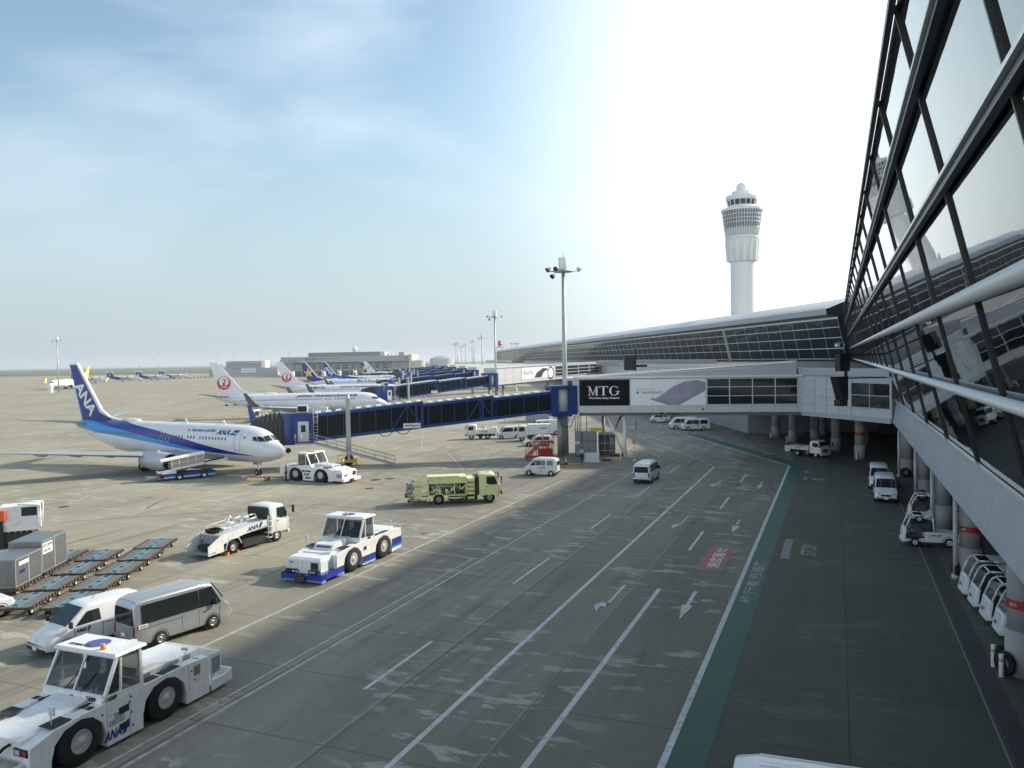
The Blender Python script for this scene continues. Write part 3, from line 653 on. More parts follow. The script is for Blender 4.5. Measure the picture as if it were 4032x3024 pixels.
ltext('新しい眠りのかたち。', s2, 7.55, 8.1, 1.9, .13, M_grey)
M_lav = mat('lavender_print', (.34, .32, .42), .4, var=.35, vs=.35); M_lav2 = mat('grey_lavender_print', (.30, .29, .35), .4)
MB().add([(7.45, -.05, 7.76), (7.65, -.05, 7.98), (7.85, -.05, 7.76), (7.65, -.05, 7.54)], [(0, 1, 2, 3)]).build('emblem', M_grey, s2)
MB().add([(9.7, -.042, 7.0), (10.6, -.042, 7.55), (11.9, -.042, 8.5), (13.2, -.042, 9.05), (14.6, -.042, 9.2), (15.6, -.042, 8.95), (15.6, -.042, 8.3), (12.4, -.042, 6.32), (11.6, -.042, 6.3)], [tuple(range(9))]).build('printed_shape', M_lav, s2)
MB().add([(9.1, -.05, 6.95), (9.35, -.05, 7.12), (11.9, -.05, 6.42), (15.6, -.05, 8.45), (15.6, -.05, 7.95), (12.6, -.05, 6.26), (11.2, -.05, 6.26)], [tuple(range(7))]).build('printed_shape', M_lav2, s2)
mb = MB()
for x in (9.4, 12.3): mb.box(x-.012, x+.012, -.058, -.03, 6.22, 9.36)
for z in (7.25, 8.3): mb.box(6.8, 15.62, -.058, -.03, z-.01, z+.01)
mb.build('panel_joint', M_lgrey, s2)
wb = panel(lk, 'window_band', 15.75, 26.0, 6.3, 9.3, M_glass)
mb = MB()
for x in (15.75, 18.35, 20.95, 23.5, 26.0): mb.box(x-.05, x+.05, -.1, -.02, 6.25, 9.36)
for z in (6.28, 7.3, 8.35, 9.33): mb.box(15.75, 26.0, -.09, -.02, z-.035, z+.035)
mb.build('frame', M_rail, wb)
panel(lk, 'hazard_sign', 3.0, 3.0+.01, 6, 6.01, M_redp)
text('3.8m', lk, M_ink, (11.1, .48, 5.02), (1, 0, 0), (0, 0, 1), width=1.5, height=.30, bold=.02)
MB().add([(10.2, .49, 5.3), (10.75, .49, 5.3), (10.47, .49, 5.0)], [(0, 1, 2)]).build('height_mark', M_ink, lk)
text('8', lk, M_ink, (15.15, -.02, 5.55), (1, 0, 0), (0, 0, 1), height=.34, bold=.03)
# raised ramp roof
mb = MB(); mb.hexa([(1.0, .8, 9.56), (26.0, .8, 9.5), (26.0, 4.1, 9.5), (1.0, 4.1, 9.56)], [(1.0, .8, 9.75), (26.0, .8, 11.15), (26.0, 4.1, 11.15), (1.0, 4.1, 9.75)]); mb.build('ramp_roof', M_fas, lk)
mb = MB(); mb.beam((1.0, .7, 9.85), (26.0, .7, 11.28), .2, .12); mb.beam((1.0, .75, 9.72), (21.0, .75, 10.55), .12, .08); mb.build('handrail', M_white, lk)
# west end facet with small windows
mb = MB(); mb.hexa([(-1.6, 1.6, 5.35), (0, 0.02, 5.35), (0, 4.0, 5.35), (-1.6, 4.0, 5.35)], [(-1.6, 1.6, 9.6), (0, 0.02, 9.6), (0, 4.0, 9.6), (-1.6, 4.0, 9.6)]); mb.build('end_bay', M_lgrey, lk)
mb = MB()
for z in (6.3, 7.35, 8.4): mb.quad((-.95, .93, z), (-.25, .23, z), (-.25, .23, z+.9), (-.95, .93, z+.9))
mb.build('window', M_glass, lk)
for i, (p, q, r) in enumerate((((6.05, .35, 0), (6.0, .9, 5.0), .21), ((6.0, .35, .1), (3.9, .9, 5.0), .17))):
    MB().cyl(p, q, r, r, 14).build('support_strut', M_white, lk)
for i, (p, q, r) in enumerate((((3.2, 3.6, 0), (3.2, 3.4, 5.0), .21), ((3.3, 3.6, .1), (5.6, 3.4, 5.0), .17))):
    MB().cyl(p, q, r, r, 14).build('support_strut', M_grey, lk)
l2 = wlink('gate_walkway', 'farther white walkway with a hand pictured on its advert panel, sloping up to the pier', (-4, 212), 57.2, 61.9, 5.3, 9.85, 1.1, .85, [4, 8, 12.2, 18, 24, 31, 38, 45, 53, 61])
def panel2(name, x0, x1, mt, za=.9, zb=-.45, y=-.04):
    f = lambda x: (5.3+1.1*x/61.9+za, 9.85+.85*x/61.9+zb)
    a, b = f(x0), f(x1); return MB().add([(x0, y, a[0]), (x1, y, b[0]), (x1, y, b[1]), (x0, y, a[1])], [(0, 1, 2, 3)]).build(name, mt, l2)
pa = panel2('advert_panel', 12.4, 30.9, M_swht)
text('ReFa', pa, M_grey, (13.0, -.07, 7.6), (1, 0, .015), (0, 0, 1), width=5.4, height=1.25, shear=.35)
MB().add([(19.2, -.06, 6.65), (20.5, -.06, 8.1), (24, -.06, 9.4), (26.4, -.06, 9.3), (26.6, -.06, 8.9), (24.6, -.06, 8.3), (23.2, -.06, 6.8)], [tuple(range(7))]).build('printed_hand', mat('dark_grey_print', (.05, .055, .06), .4), pa)
mb = MB(); mb.lathe([(1.5, 0), (1.9, 0)], (28.6, -.07, 7.9), 'y', 24); mb.tube([(26, -.07, 9.1), (27.3, -.07, 8.8)], .12); mb.build('printed_roller', M_dark, pa)
wb = panel2('window_band', 31.3, 60.6, M_glass)
mb = MB()
for x in (31.3, 38.6, 45.9, 53.2, 60.6): z0 = 6.2+1.1*x/61.9; mb.beam((x, -.07, z0), (x, -.07, 9.4+.85*x/61.9), .22)
for f in (0, .33, .66, 1): mb.beam((31.3, -.07, 6.2+.556+f*(9.83-6.756)), (60.6, -.07, 6.2+1.077+f*(10.23-7.277)), .16)
mb.build('frame', M_rail, wb)
for x in (3, 6, 30, 55): MB().cyl((x, 2, 0), (x, 2, 5.0), .35, .35, 12).build('support_strut', M_grey, l2)
MB().cyl((14, 1, 0), (10, 1, 5.2), .22, .22, 12).build('support_strut', M_white, l2)
# plain far link stubs
# ================= JET BRIDGES =================
def tunnel(t, p0, p1, w, h, nb, brace, roofblk, glassmat):
    p0 = Vector(p0); p1 = Vector(p1); d = (p1-p0); up = Vector((0, 0, h)); s_ = Vector((0, w/2, 0))
    tn = MB()
    for sy in (-1, 1):
        tn.beam(p0+s_*sy+up*.04, p1+s_*sy+up*.04, .16, .34, 0); tn.beam(p0+s_*sy+up*.96, p1+s_*sy+up*.96, .16, .30, 0)
        for i in range(nb+1):
            q = p0+d*i/nb; tn.beam(q+s_*sy, q+s_*sy+up, .09, .09, 0)
        for e in (0, 1):
            q = p0+d*(.012 if e == 0 else .988); tn.beam(q+s_*sy*1.04-up*.02, q+s_*sy*1.04+up*1.02, .30, .22, 0)
        if brace:
            a = d/nb; f = 1 if brace > 0 else 0
            base = p0 if f == 0 else p1-a*2
            tn.beam(base+s_*sy*1.03+up*.06, base+a+s_*sy*1.03+up*.94, .10, .10, 0); tn.beam(base+a*2+s_*sy*1.03+up*.06, base+a+s_*sy*1.03+up*.94, .10, .10, 0)
    tn.beam(p0+up*1.0, p1+up*1.0, w, .12, 0); tn.beam(p0, p1, w, .14, 0)
    for e in (.012, .988): q = p0+d*e; tn.beam(q-s_*1.06+up*1.02, q+s_*1.06+up*1.02, .3, .2, 0)
    o = tn.build('tunnel', M_blue, t)
    g = MB()
    for sy in (-1, 1):
        a = p0+s_*sy*.97+up*.06; b = p1+s_*sy*.97+up*.06; g.quad(a, b, b+up*.86, a+up*.86)
    g.build('window_glass', glassmat, o)
    if roofblk:
        rb = MB(); n = int(d.length/1.15)
        for i in range(n):
            q0 = p0+d*(i+.12)/n+up*1.05; q1 = p0+d*(i+.62)/n+up*1.05; rb.beam(q0, q1, w*.98, .10, 0)
        rb.build('roof_panel', M_white, o)
    return o
def jetbridge(lab, R, C_, zr, zc, detail=True, grp='blue jet bridges reaching to the aircraft', cabturn=0, column_at=.86):
    R = Vector((*R, 0)); C2 = Vector((*C_, 0)); d = C2-R; L_ = d.length; h = math.degrees(math.atan2(d.y, d.x))
    t = thing('jet_bridge', lab, 'jet bridge', R, h, grp)
    def P(x, dz=0): return Vector((x, 0, zr+(zc-zr)*x/L_+dz))
    tunnel(t, P(1.3), P(L_*.335), 2.5, 2.45, 5, 0, detail, M_bglass)
    tunnel(t, P(L_*.29), P(L_*.60), 2.75, 2.72, 6, 1 if 0 else -1, detail, M_bglass)
    tunnel(t, P(L_*.57), P(L_), 3.0, 3.0, 7, -1, detail, M_bglass)
    # rotunda
    mb = MB(); mb.cyl((0, 0, zr-.1), (0, 0, zr+2.7), 1.25, 1.25, 20, 0, sm=True); ro = mb.build('rotunda', M_lgrey, t)
    mb = MB()
    for sy in (-1, 1): mb.box(.6, 1.5, sy*1.35-.25, sy*1.35+.25, zr-.5, zr+3.0); mb.box(-1.8, -.7, sy*1.35-.2, sy*1.35+.2, zr-.5, zr+3.0)
    mb.box(-1.7, 1.5, -1.7, 1.7, zr+2.75, zr+3.05); mb.box(-1.2, 1.2, -1.3, 1.3, zr-.7, zr-.12); mb.build('frame', M_blue, ro)
    MB().cyl((0, 0, 0), (0, 0, zr-.7), .42, .42, 18).build('column', M_grey, t)
    # lift column with bogie
    xc = L_*column_at; pz = P(xc).z
    mb = MB()
    for sy in (-1, 1): mb.box(xc-.26, xc+.26, sy*1.85-.2, sy*1.85+.2, 1.3, pz+4.2); mb.box(xc-.16, xc+.16, sy*1.85-.13, sy*1.85+.13, .6, 1.5); mb.cyl((xc, sy*1.85, pz+4.2), (xc, sy*1.85, pz+4.75), .2, .14, 10)
    mb.box(xc-.3, xc+.3, -2, 2, pz-.5, pz-.2); mb.build('lift_column', M_steel, t)
    mb = MB()
    for sy in (-.75, .75): mb.cyl((xc, sy-.2, .55), (xc, sy+.2, .55), .55, .55, 18)
    mb.build('wheel', M_black, t)
    mb = MB(); mb.box(xc-.9, xc+.9, -1.9, 1.9, .45, .75)
    for sx in (-2.2, 2.2): mb.tube([(xc, -2.1, .9), (xc+sx*.6, -2.1, .9), (xc+sx*.6, -2.1, .3), (xc+sx*.6, 1, .3)], .05)
    mb.build('bogie', M_yel, t)
    # cab
    cb = MB(); cb.box(L_-.2, L_+1.9, -1.75, 1.75, zc-.35, zc+3.25); cb.cyl((L_+2.4, 0, zc-.35), (L_+2.4, 0, zc+3.2), 1.75, 1.75, 20, 0)
    cab = cb.build('cab', M_blue, t, bevel=.03)
    sy = 1 if h > 90 or h < -90 else -1   # camera side
    sy = 1
    MB().box(L_+.25, L_+1.45, sy*1.76-.01, sy*1.76+.05, zc, zc+2.3).build('door', M_lgrey, cab)
    MB().box(L_+.6, L_+1.1, sy*1.81-.01, sy*1.81+.02, zc+1.1, zc+1.9).build('door_window', M_glass, cab)
    MB().box(L_+.4, L_+1.6, -.5, .7, zc+3.27, zc+4.1).build('air_unit', M_white, cab); MB().box(L_+.5, L_+1.5, .69, .73, zc+3.37, zc+4.0).build('air_unit_grille', M_dark, cab)
    # folding canopy turned to the aircraft
    ct = rad(cabturn); rings = []
    c0 = Vector((L_+2.4, 0, zc)); cd = Vector((math.cos(ct), math.sin(ct), 0)); cs = Vector((-cd.y, cd.x, 0))
    for i in range(15):
        f = i/14; k = 1+(.06 if i % 2 else 0); c = c0+cd*(.9+f*3.4); dr = -.75*f*f
        rings.append([c+cs*1.6*k+Vector((0, 0, -.2)), c+cs*1.6*k+Vector((0, 0, 2.5*k+dr)), c+cs*1.2+Vector((0, 0, 3.15*k+dr)), c-cs*1.2+Vector((0, 0, 3.15*k+dr)), c-cs*1.6*k+Vector((0, 0, 2.5*k+dr)), c-cs*1.6*k+Vector((0, 0, -.2))])
    MB().loft(rings, sm=False).build('folding_canopy', mat('canopy_fabric', (.045, .045, .042), .8, var=.4, vs=3), t)
    if detail:
        # ladder + landing + service stair
        mb = MB(); ly = 1.95
        for xx in (L_-.75, L_-.3): mb.tube([(xx, ly, zc+.2), (xx, ly, zc+4.2)], .035)
        for k in range(11): mb.tube([(L_-.75, ly, zc+.3+k*.36), (L_-.3, ly, zc+.3+k*.36)], .025)
        for k in range(5):
            z = zc+2.3+k*.45; mb.tube([(L_-.78, ly, z), (L_-.8, ly+.5, z), (L_-.25, ly+.5, z), (L_-.27, ly, z)], .022)
        mb.build('caged_ladder', M_pipe, t)
        mb = MB(); mb.box(L_-.6, L_+1.7, 1.8, 3.0, zc-.25, zc-.12)
        for k in (0.35, .7, 1.05): mb.tube([(L_-.6, 3.0, zc-.12+k), (L_+1.7, 3.0, zc-.12+k), (L_+1.7, 1.8, zc-.12+k)], .025)
        for xx in (-.6, .2, 1.0, 1.7): mb.tube([(L_+xx, 3.0, zc-.12), (L_+xx, 3.0, zc+.93)], .03)
        mb.build('landing', M_steel, t)
        mb = MB(); xs, xe = L_-.6, L_-9.4
        for yy in (1.95, 2.85): mb.beam((xs, yy, zc-.2), (xe, yy, .12), .06, .24)
        for k in range(18): f = (k+.5)/18; mb.box(xs+(xe-xs)*f-.14, xs+(xe-xs)*f+.14, 1.95, 2.85, zc-.15+(.1-zc+.15)*f-.02, zc-.15+(.1-zc+.15)*f+.02)
        for yy in (1.95, 2.85):
            for k in (.5, .95): mb.tube([(xs, yy, zc-.2+k), (xe, yy, .12+k)], .025)
            for j in range(9): f = j/8; mb.tube([(xs+(xe-xs)*f, yy, zc-.2+(.32-zc)*f), (xs+(xe-xs)*f, yy, zc+.75+(.32-zc)*f)], .022)
        mb.build('service_stair', M_steel, t)
        sg = MB(); q = P(L_*.57+.35); sg.box(q.x, q.x+2.0, 1.60, 1.66, q.z+.05, q.z+.62); sg = sg.build('maker_plate', M_white, t)
        text('ShinMaywa', sg, M_ink, (q.x+1.85, 1.68, q.z+.2), (-1, 0, 0), (0, 0, 1), width=1.7, height=.26, bold=.02)
        mb = MB()
        for k in range(2):
            x0 = L_*(.62+.07*k); mb.tube([(x0, .8, P(x0).z-.1), (x0+.4, .8, P(x0).z-.55), (x0+1.1, .8, P(x0).z-.6), (x0+1.6, .8, P(x0+1.6).z-.1)], .05)
        mb.tube([(xc, 1.4, pz), (xc+.1, 1.4, pz-1), (xc-.1, 1.4, pz-2)], .05)
        mb.tube([(.5, 1.3, zr-.7), (.2, 1.6, zr-1.9), (-.9, 1.5, zr-2.0), (-1.5, 1.4, zr-.6)], .05)
        mb.build('hanging_cable', M_black, t)
        mb = MB(); x0 = L_+3.2; mb.tube([(x0, 1, zc-.4), (x0+.3, 1.2, zc-1.1), (x0+1, 1.2, zc-1.0)], .08); mb.cyl((L_+2.6, 1.2, zc-1.0), (L_+2.6, 1.5, zc-1.0), .3, .3, 12); mb.build('cable_reel', M_dark, t)
    return t
jetbridge('nearest blue jet bridge with dark windows, docked at the blue-striped airliner', (5.9, 98.3), (-23.4, 92.6), 5.65, 3.05, cabturn=8)
j2 = jetbridge('second blue jet bridge, docked at the nearest red-crane airliner', (-6.0, 212), (-29.5, 189.5), 5.45, 3.0, cabturn=-38)
jb = [((-14, 282), (-37, 252), 'third blue jet bridge, docked at the farther red-crane airliner'), ((-22, 352), (-43.5, 330), 'fourth blue jet bridge, docked at the airliner with a yellow star tail'),
      ((-32, 428), (-54, 402), 'fifth blue jet bridge, docked at the smaller-looking blue-striped airliner'), ((-44, 520), (-68, 492), 'sixth blue jet bridge, docked at the airliner with a black fuselage'), ((-58, 600), (-86, 570), 'farthest blue jet bridge, seen only as a thin blue line')]
for R_c, C_c, lb in jb: jetbridge(lb, R_c, C_c, 5.6, 3.2, detail=False, cabturn=-35)
for R_c, lb in (((-14, 282), 'third'), ((-22, 352), 'fourth'), ((-32, 428), 'fifth'), ((-44, 520), 'sixth')):
    x, y = R_c; t = thing('gate_walkway', 'plain white walkway behind the %s blue jet bridge' % lb, 'walkway', (x+1.5, y+.6, 0), 52, 'plain gate walkways'); Ln = 62
    MB().box(0, Ln, 0, 4, 5.3, 9.6).build('wall', M_lgrey, t); MB().box(4, 30, -.05, 0.01, 6.4, 8.9).build('window_band', M_glass, t)
# ================= LIGHT MASTS =================
def light_mast(lab, loc, hgt, dirs, detail=True, grp='apron light masts'):
    t = thing('light_mast', lab, 'light mast', loc, 0, grp)
    MB().cyl((0, 0, 0), (0, 0, hgt-1.0), .36, .21, 16).build('pole', mat('mast_paint', (.44, .47, .48), .5, .2, var=.12, vs=.6), t)
    mb = MB(); mb.cyl((0, 0, hgt-1.05), (0, 0, hgt-.9), 1.2, 1.2, 20); mb.cyl((0, 0, hgt-.9), (0, 0, hgt-.7), .62, .62, 18)
    for a in dirs: mb.beam((0, 0, hgt-.98), (math.cos(rad(a))*1.9, math.sin(rad(a))*1.9, hgt-.98), .12, .08)
    mb.build('lamp_ring', M_steel, t)
    MB().cyl((0, 0, hgt-.7), (0, 0, hgt+.75), .58, .58, 18).build('hoist_drum', M_white, t, bevel=.03)
    MB().cyl((0, 0, hgt+.75), (0, 0, hgt+1.9), .04, .015, 6).build('lightning_rod', M_steel, t)
    for i, a in enumerate(dirs):
        c = Vector((math.cos(rad(a))*1.95, math.sin(rad(a))*1.95, hgt-.75)); f = Vector((math.cos(rad(a)), math.sin(rad(a)), -.75)).normalized()
        if i % 3 == 2: c.z -= .9
        fl = MB().cyl(c-f*.28, c+f*.16, .16, .34, 14).build('floodlight', M_lgrey, t); MB().cyl(c+f*.165, c+f*.19, .31, .31, 14).build('lens', M_dark, fl)
    return t
m0 = light_mast('tallest-looking light mast, rising beside the nearest jet bridge rotunda', (6.6, 99.4, 0), 23.8, (185, 200, 225, 350, 240))
light_mast('light mast rising behind the second jet bridge rotunda', (-4.4, 217, 0), 24.6, (180, 200, 225, 350))
for (x, y), lb in (((-15.6, 422), 'light mast third along the gate line, right of three thinner ones'), ((-24.3, 508), 'light mast fourth along the gate line'), ((-35.4, 617), 'light mast fifth along the gate line'), ((-43.7, 698), 'shorter light mast at the far end of the gate line'), ((-38, 560), 'light mast on the left end of the gate line, taller of a close pair'), ((-42, 600), 'leftmost light mast of the gate line, shorter of a close pair')):
    light_mast(lb, (x, y, 0), 24.8, (180, 205, 230, 350))
light_mast('lone light mast on the open apron at far left, behind the big blue tail', (-218.6, 384, 0), 26.0, (170, 195, 225, 350))
for (x, y), lb in (((-322, 690), 'far light mast standing over the parked turboprops, left of a pair'), ((-331, 747), 'far light mast standing over the parked turboprops, right of a pair'), ((-320, 867), 'light mast behind the nearest red-crane tail'), ((-325, 933), 'thin light mast left of the low cargo shed roof'), ((-336, 1018), 'thin light mast over the middle of the low cargo shed'), ((-340, 1079), 'thin light mast over the right half of the low cargo shed'), ((-340, 1128), 'thin light mast between the cargo shed and the freight hangar'), ((-351, 1210), 'thin light mast just left of the freight hangar'), ((-240, 860), 'light mast peeping over the left corner of the freight hangar')):
    light_mast(lb, (x, y, 0), 25.0, (180, 205, 350))
# ================= CONTROL TOWER =================
def ctower():
    t = thing('control_tower', 'tall pale control tower with two glazed rings and a white radar dome on top', 'control tower', (116, 400, 0), 0)
    K = 400/3137; M_tw = mat('tower_cladding', (.74, .75, .73), .6, var=.05, vs=.2)
    def zz(y): return 12+(1400-y)*K
    def rr(px): return px*K/2
    mb = MB(); mb.lathe([(rr(90), 0), (rr(90), zz(1034)), (rr(91), zz(1032))], n=48); mb.build('shaft', M_tw, t)
    mb = MB(); mb.lathe([(rr(94), zz(1034)), (rr(109), zz(1032)), (rr(119), zz(945)), (rr(122), zz(940))], n=48)
    o = mb.build('flared_collar', M_tw, t)
    mb = MB()
    for i in range(14):
        a = 2*math.pi*i/14+.1; c, s_ = math.cos(a), math.sin(a); mb.beam((c*rr(112), s_*rr(112), zz(1031)), (c*rr(124), s_*rr(124), zz(946)), 1.3, .9, up=(c, s_, 0))
    mb.build('rib', M_tw, o)
    g = MB().lathe([(rr(124), zz(938)), (rr(135), zz(907)), (rr(150), zz(838))], n=48, mats=[1, 0]).build('lower_glazing', [mat('tower_glass', (.10, .135, .15), .15, .35, var=.5, vs=.12), mat('tower_spandrel', (.42, .45, .46), .5)], t)
    mb = MB()
    for i in range(44):
        a = 2*math.pi*i/44; c, s_ = math.cos(a), math.sin(a); mb.beam((c*rr(126), s_*rr(126), zz(938)), (c*rr(151), s_*rr(151), zz(838)), .20, .20, up=(c, s_, 0))
    for y, w in ((905, 137), (884, 141), (870, 145), (855, 148)): mb.lathe([(rr(w)-.0, zz(y)), (rr(w)+.12, zz(y)), (rr(w)+.12, zz(y)+.2), (rr(w), zz(y)+.2)], n=48)
    mb.build('glazing_bars', M_white, g)
    mb = MB(); mb.lathe([(rr(126), zz(908)), (rr(134), zz(902))], n=48)
    mb = MB(); mb.lathe([(rr(112), zz(946)), (rr(128), zz(943)), (rr(128), zz(936)), (rr(120), zz(935))], n=48, sm=False); mb.build('lower_ring', M_tw, t)
    mb = MB(); mb.lathe([(rr(150), zz(838)), (rr(158), zz(838)), (rr(160), zz(829)), (rr(108), zz(821)), (rr(106), zz(816)), (rr(100), zz(815))], n=48, sm=False); mb.build('middle_ring', M_tw, t)
    g2 = MB().lathe([(rr(100), zz(829)), (rr(112), zz(795))], n=48).build('cab_glazing', mat('tower_cab_glass', (.03, .045, .05), .1, .2), t)
    mb = MB()
    for i in range(16):
        a = 2*math.pi*i/16; c, s_ = math.cos(a), math.sin(a); mb.beam((c*rr(101), s_*rr(101), zz(829)), (c*rr(114), s_*rr(114), zz(795)), .3, .3, up=(c, s_, 0))
    mb.build('glazing_bars', M_white, g2)
    mb = MB(); mb.lathe([(rr(112), zz(796)), (rr(121), zz(793)), (rr(124), zz(783)), (rr(118), zz(777)), (rr(78), zz(775)), (rr(74), zz(760)), (rr(40), zz(757)), (.01, zz(757))], n=48, sm=False); mb.build('cab_roof', M_tw, t)
    bm = MB(); R0 = rr(42); n = 14
    pr = [(max(.01, R0*math.cos(rad(-30+120*i/n))), zz(757)+R0*.55+R0*math.sin(rad(-30+120*i/n))) for i in range(n+1)]
    bm.lathe(pr, n=32); bm.build('radome', M_white, t)
    mb = MB()
    for a in (10, 60, 120, 180, 205, 330): c, s_ = math.cos(rad(a)), math.sin(rad(a)); mb.cyl((c*rr(116), s_*rr(116), zz(778)), (c*rr(116), s_*rr(116), zz(778)+2.2+(a % 7)*.3), .09, .05, 6)
    mb.build('antenna', M_steel, t)
    t.location.x = 116.2
ctower()
# ================= FAR BUILDINGS =================
M_hang = mat('hangar_cladding', (.36, .38, .38), .7, var=.1, vs=.05); M_hdk = mat('hangar_recess', (.10, .115, .12), .7, var=.2, vs=.1); M_hl = mat('hangar_light_trim', (.50, .50, .47), .6)
def hangar():
    t = thing('freight_hangar', 'long grey freight hangar with a row of numbered loading doors behind the tail fins', 'hangar', (-206, 712, 0), -1.5)
    Lh = 116
    MB().box(0, Lh, 0, 40, 0, 17.6).build('wall', M_hang, t)
    MB().box(23, 88, 6, 36, 17.62, 21.3).build('roof_block', mat('hangar_roof_block', (.24, .255, .25), .7, var=.1, vs=.1), t)
    MB().box(88.02, 92, 6, 30, 17.62, 21.2).build('roof_end', M_hl, t)
    MB().box(0, Lh, -2.4, -.01, 12.6, 15.4).build('canopy', M_hang, t); MB().box(12, 100, -2.5, -2.38, 11.6, 12.55).build('canopy_window_strip', M_hdk, t)
    MB().box(Lh-.5, Lh+2, -6, 40.2, 0, 18.4).build('end_wall', M_hl, t)
    for i in range(15):
        x = 4+i*7.2
        d = MB().box(x, x+.5, -2.2, 0, 0, 11.5).build('buttress', M_hang, t)
        if 2 < i < 13: w_ = MB().box(x+2.0, x+5.4, -.15, -.005, 6.6, 10.2).build('window', M_hdk, t); text(str(i-0+2), w_, M_wink, (x+3.0, -.2, 7.6), (1, 0, 0), (0, 0, 1), height=1.7)
        MB().box(x+1, x+6.4, -.12, -.005, .2, 4.6).build('loading_door', M_hdk, t)
    text('名古屋エアカーゴ', t, M_ink, (22, -2.45, 15.9-1.5), (1, 0, 0), (0, 0, 1), width=26, height=1.9)
    text('NAC', t, mat('blue_sign', (.10, .18, .34), .5), (7, -2.45, 12.8), (1, 0, 0), (0, 0, 1), width=11, height=2.6, shear=.3)
    MB().cyl((62, 20, 21.3), (62, 20, 22.4), 1.5, 1.5, 14).build('dome_base', M_hl, t)
    n = 10; MB().lathe([(max(.02, 2.4*math.cos(rad(-35+125*i/n))), 24+2.4*math.sin(rad(-35+125*i/n))) for i in range(n+1)], (62, 20, 0), n=20).build('radome', M_white, t)
    MB().box(104, 109, 10, 20, 17.6, 20.6).build('roof_plant', M_hang, t); MB().box(94, 95.5, 8, 10, 17.6, 19.5).build('roof_plant', M_hang, t)
hangar()
def shed(lab, x0, x1, y, D, z, extra):
    t = thing('cargo_shed', lab, 'warehouse', (x0, y, 0), 0); MB().box(0, x1-x0, 0, D, 0, z).build('wall', M_hang, t)
    for nm, a, b, c, d_, e, m_ in extra: MB().box(a, b, c, c+.2, d_, e).build(nm, m_, t)
    return t
t = shed('low grey cargo shed left of the freight hangar, with a bright corner block', -300, -232, 790, 40, 8.4, [('window', 22, 30, -.1, 8.9-1.5, 7.9, M_hdk)])
MB().box(14, 50, 8, 30, 8.42, 15.2).build('upper_wall', M_hang, t); MB().box(50.02, 54, 6, 20, 8.42, 15.4).build('bright_block', mat('bright_cladding', (.75, .74, .70), .5), t); MB().box(15, 54, 7.85, 8.02, 11.6, 12.0).build('window', M_hdk, t)
MB().box(32, 46, -.15, 0, 3.8, 7.8).build('sign_board', M_white, t); text('ANA Cargo', t, M_anab, (33, -.3, 5), (1, 0, 0), (0, 0, 1), width=12, height=1.6, shear=.2)
for k in range(34):
    if k % 1 == 0: pass
t = shed('beige low building with garage doors, right of the freight hangar under the round tanks', -92, -45, 865, 26, 7.4, [('garage_door', 4+i*10, 10+i*10, -.1, .3, 3.6, mat('green_grey_door', (.16, .19, .15), .6)) for i in range(4)])
def tank(lab, x, y, r, h, dome):
    t = thing('storage_tank', lab, 'tank', (x, y, 0), 0, None); MB().cyl((0, 0, 0), (0, 0, h), r, r, 40, cap=False).build('wall', M_steel if not dome else M_hl, t)
    MB().lathe([(r, h), (r*.6, h+dome*.65), (r*.2, h+dome), (.01, h+dome)], n=40).build('roof', M_grey if not dome else M_hang, t)
    MB().cyl((0, 0, h+dome), (0, 0, h+dome+1), .8, .8, 8).build('vent', M_white, t)
tank('silver upright storage tank just right of the freight hangar', -75, 640, 5.4, 12.6, .3); tank('wide flat storage tank with a domed roof, behind the beige building', -84, 960, 14.5, 14.5, 3.6)
def lattice(lab, x, y, w, h, red):
    t = thing('lattice_tower', lab, 'lattice tower', (x, y, 0), 0, None); mb = MB()
    for sx in (-1, 1):
        for sy in (-1, 1): mb.beam((sx*w/2, sy*w/2, 0), (sx*w/2, sy*w/2, h), .25)
    n = int(h/(w*1.1))
    for k in range(n+1):
        z = h*k/n
        for a, b in (((-1, -1), (1, -1)), ((1, -1), (1, 1)), ((1, 1), (-1, 1)), ((-1, 1), (-1, -1))):
            mb.beam((a[0]*w/2, a[1]*w/2, z), (b[0]*w/2, b[1]*w/2, z), .16)
            if k < n: mb.beam((a[0]*w/2, a[1]*w/2, z), (b[0]*w/2, b[1]*w/2, z+h/n), .12)
    mb.build('frame', M_pipe, t); MB().box(-w*.75, w*.75, -w*.75, w*.75, h, h+.4).build('platform', M_steel, t)
    mb = MB()
    for sx in (-.72, -.3, .3, .72): mb.cyl((sx*w, 0, h+.4), (sx*w, 0, h+2.6), .06, .04, 5)
    mb.build('aerial', M_steel, t)
    if red:
        mb = MB(); mb.cyl((0, 0, h+.4), (0, 0, h+1.6), .5, .8, 10); mb.box(-1.2, 1.0, -.5, .5, h+1.6, h+5.2); mb.box(.8, 2.2, -.3, .3, h+1.8, h+2.6); mb.build('radar_head', mat('signal_red', (.55, .05, .06), .5), t)
lattice('steel lattice tower with a red radar head at the far end of the pier', -9.5, 640, 4.6, 22.0, True); lattice('steel lattice tower with an empty platform, right of the red-topped one', 2.6, 640, 4.8, 24.5, False); lattice('faint thin lattice mast between the far light masts', -48, 1000, 3.4, 27, False)
t = thing('radar_building', 'small white block under the red-topped lattice tower', 'building', (-9, 650, 0), 0); MB().box(-12, 9, 0, 12, 0, 11.8).build('wall', M_lgrey, t); MB().box(-4, 4, -.1, .01, 7, 10).build('window', M_hdk, t)
# perimeter clutter: barrier blocks along the far apron edge
bk = MB().box(-1.1, 1.1, -.4, .4, 0, 1.5).build('blast_block', M_hang, None, loc=(-300, 735, 0), bevel=.1); tag(bk, 'grey concrete block in the low line along the far apron edge', 'barrier', 'grey blocks along the far apron edge')
for i in range(1, 26): c = bk.copy(); C.objects.link(c); c.location = (-300+i*3.4, 735+random.uniform(-2, 2), 0)
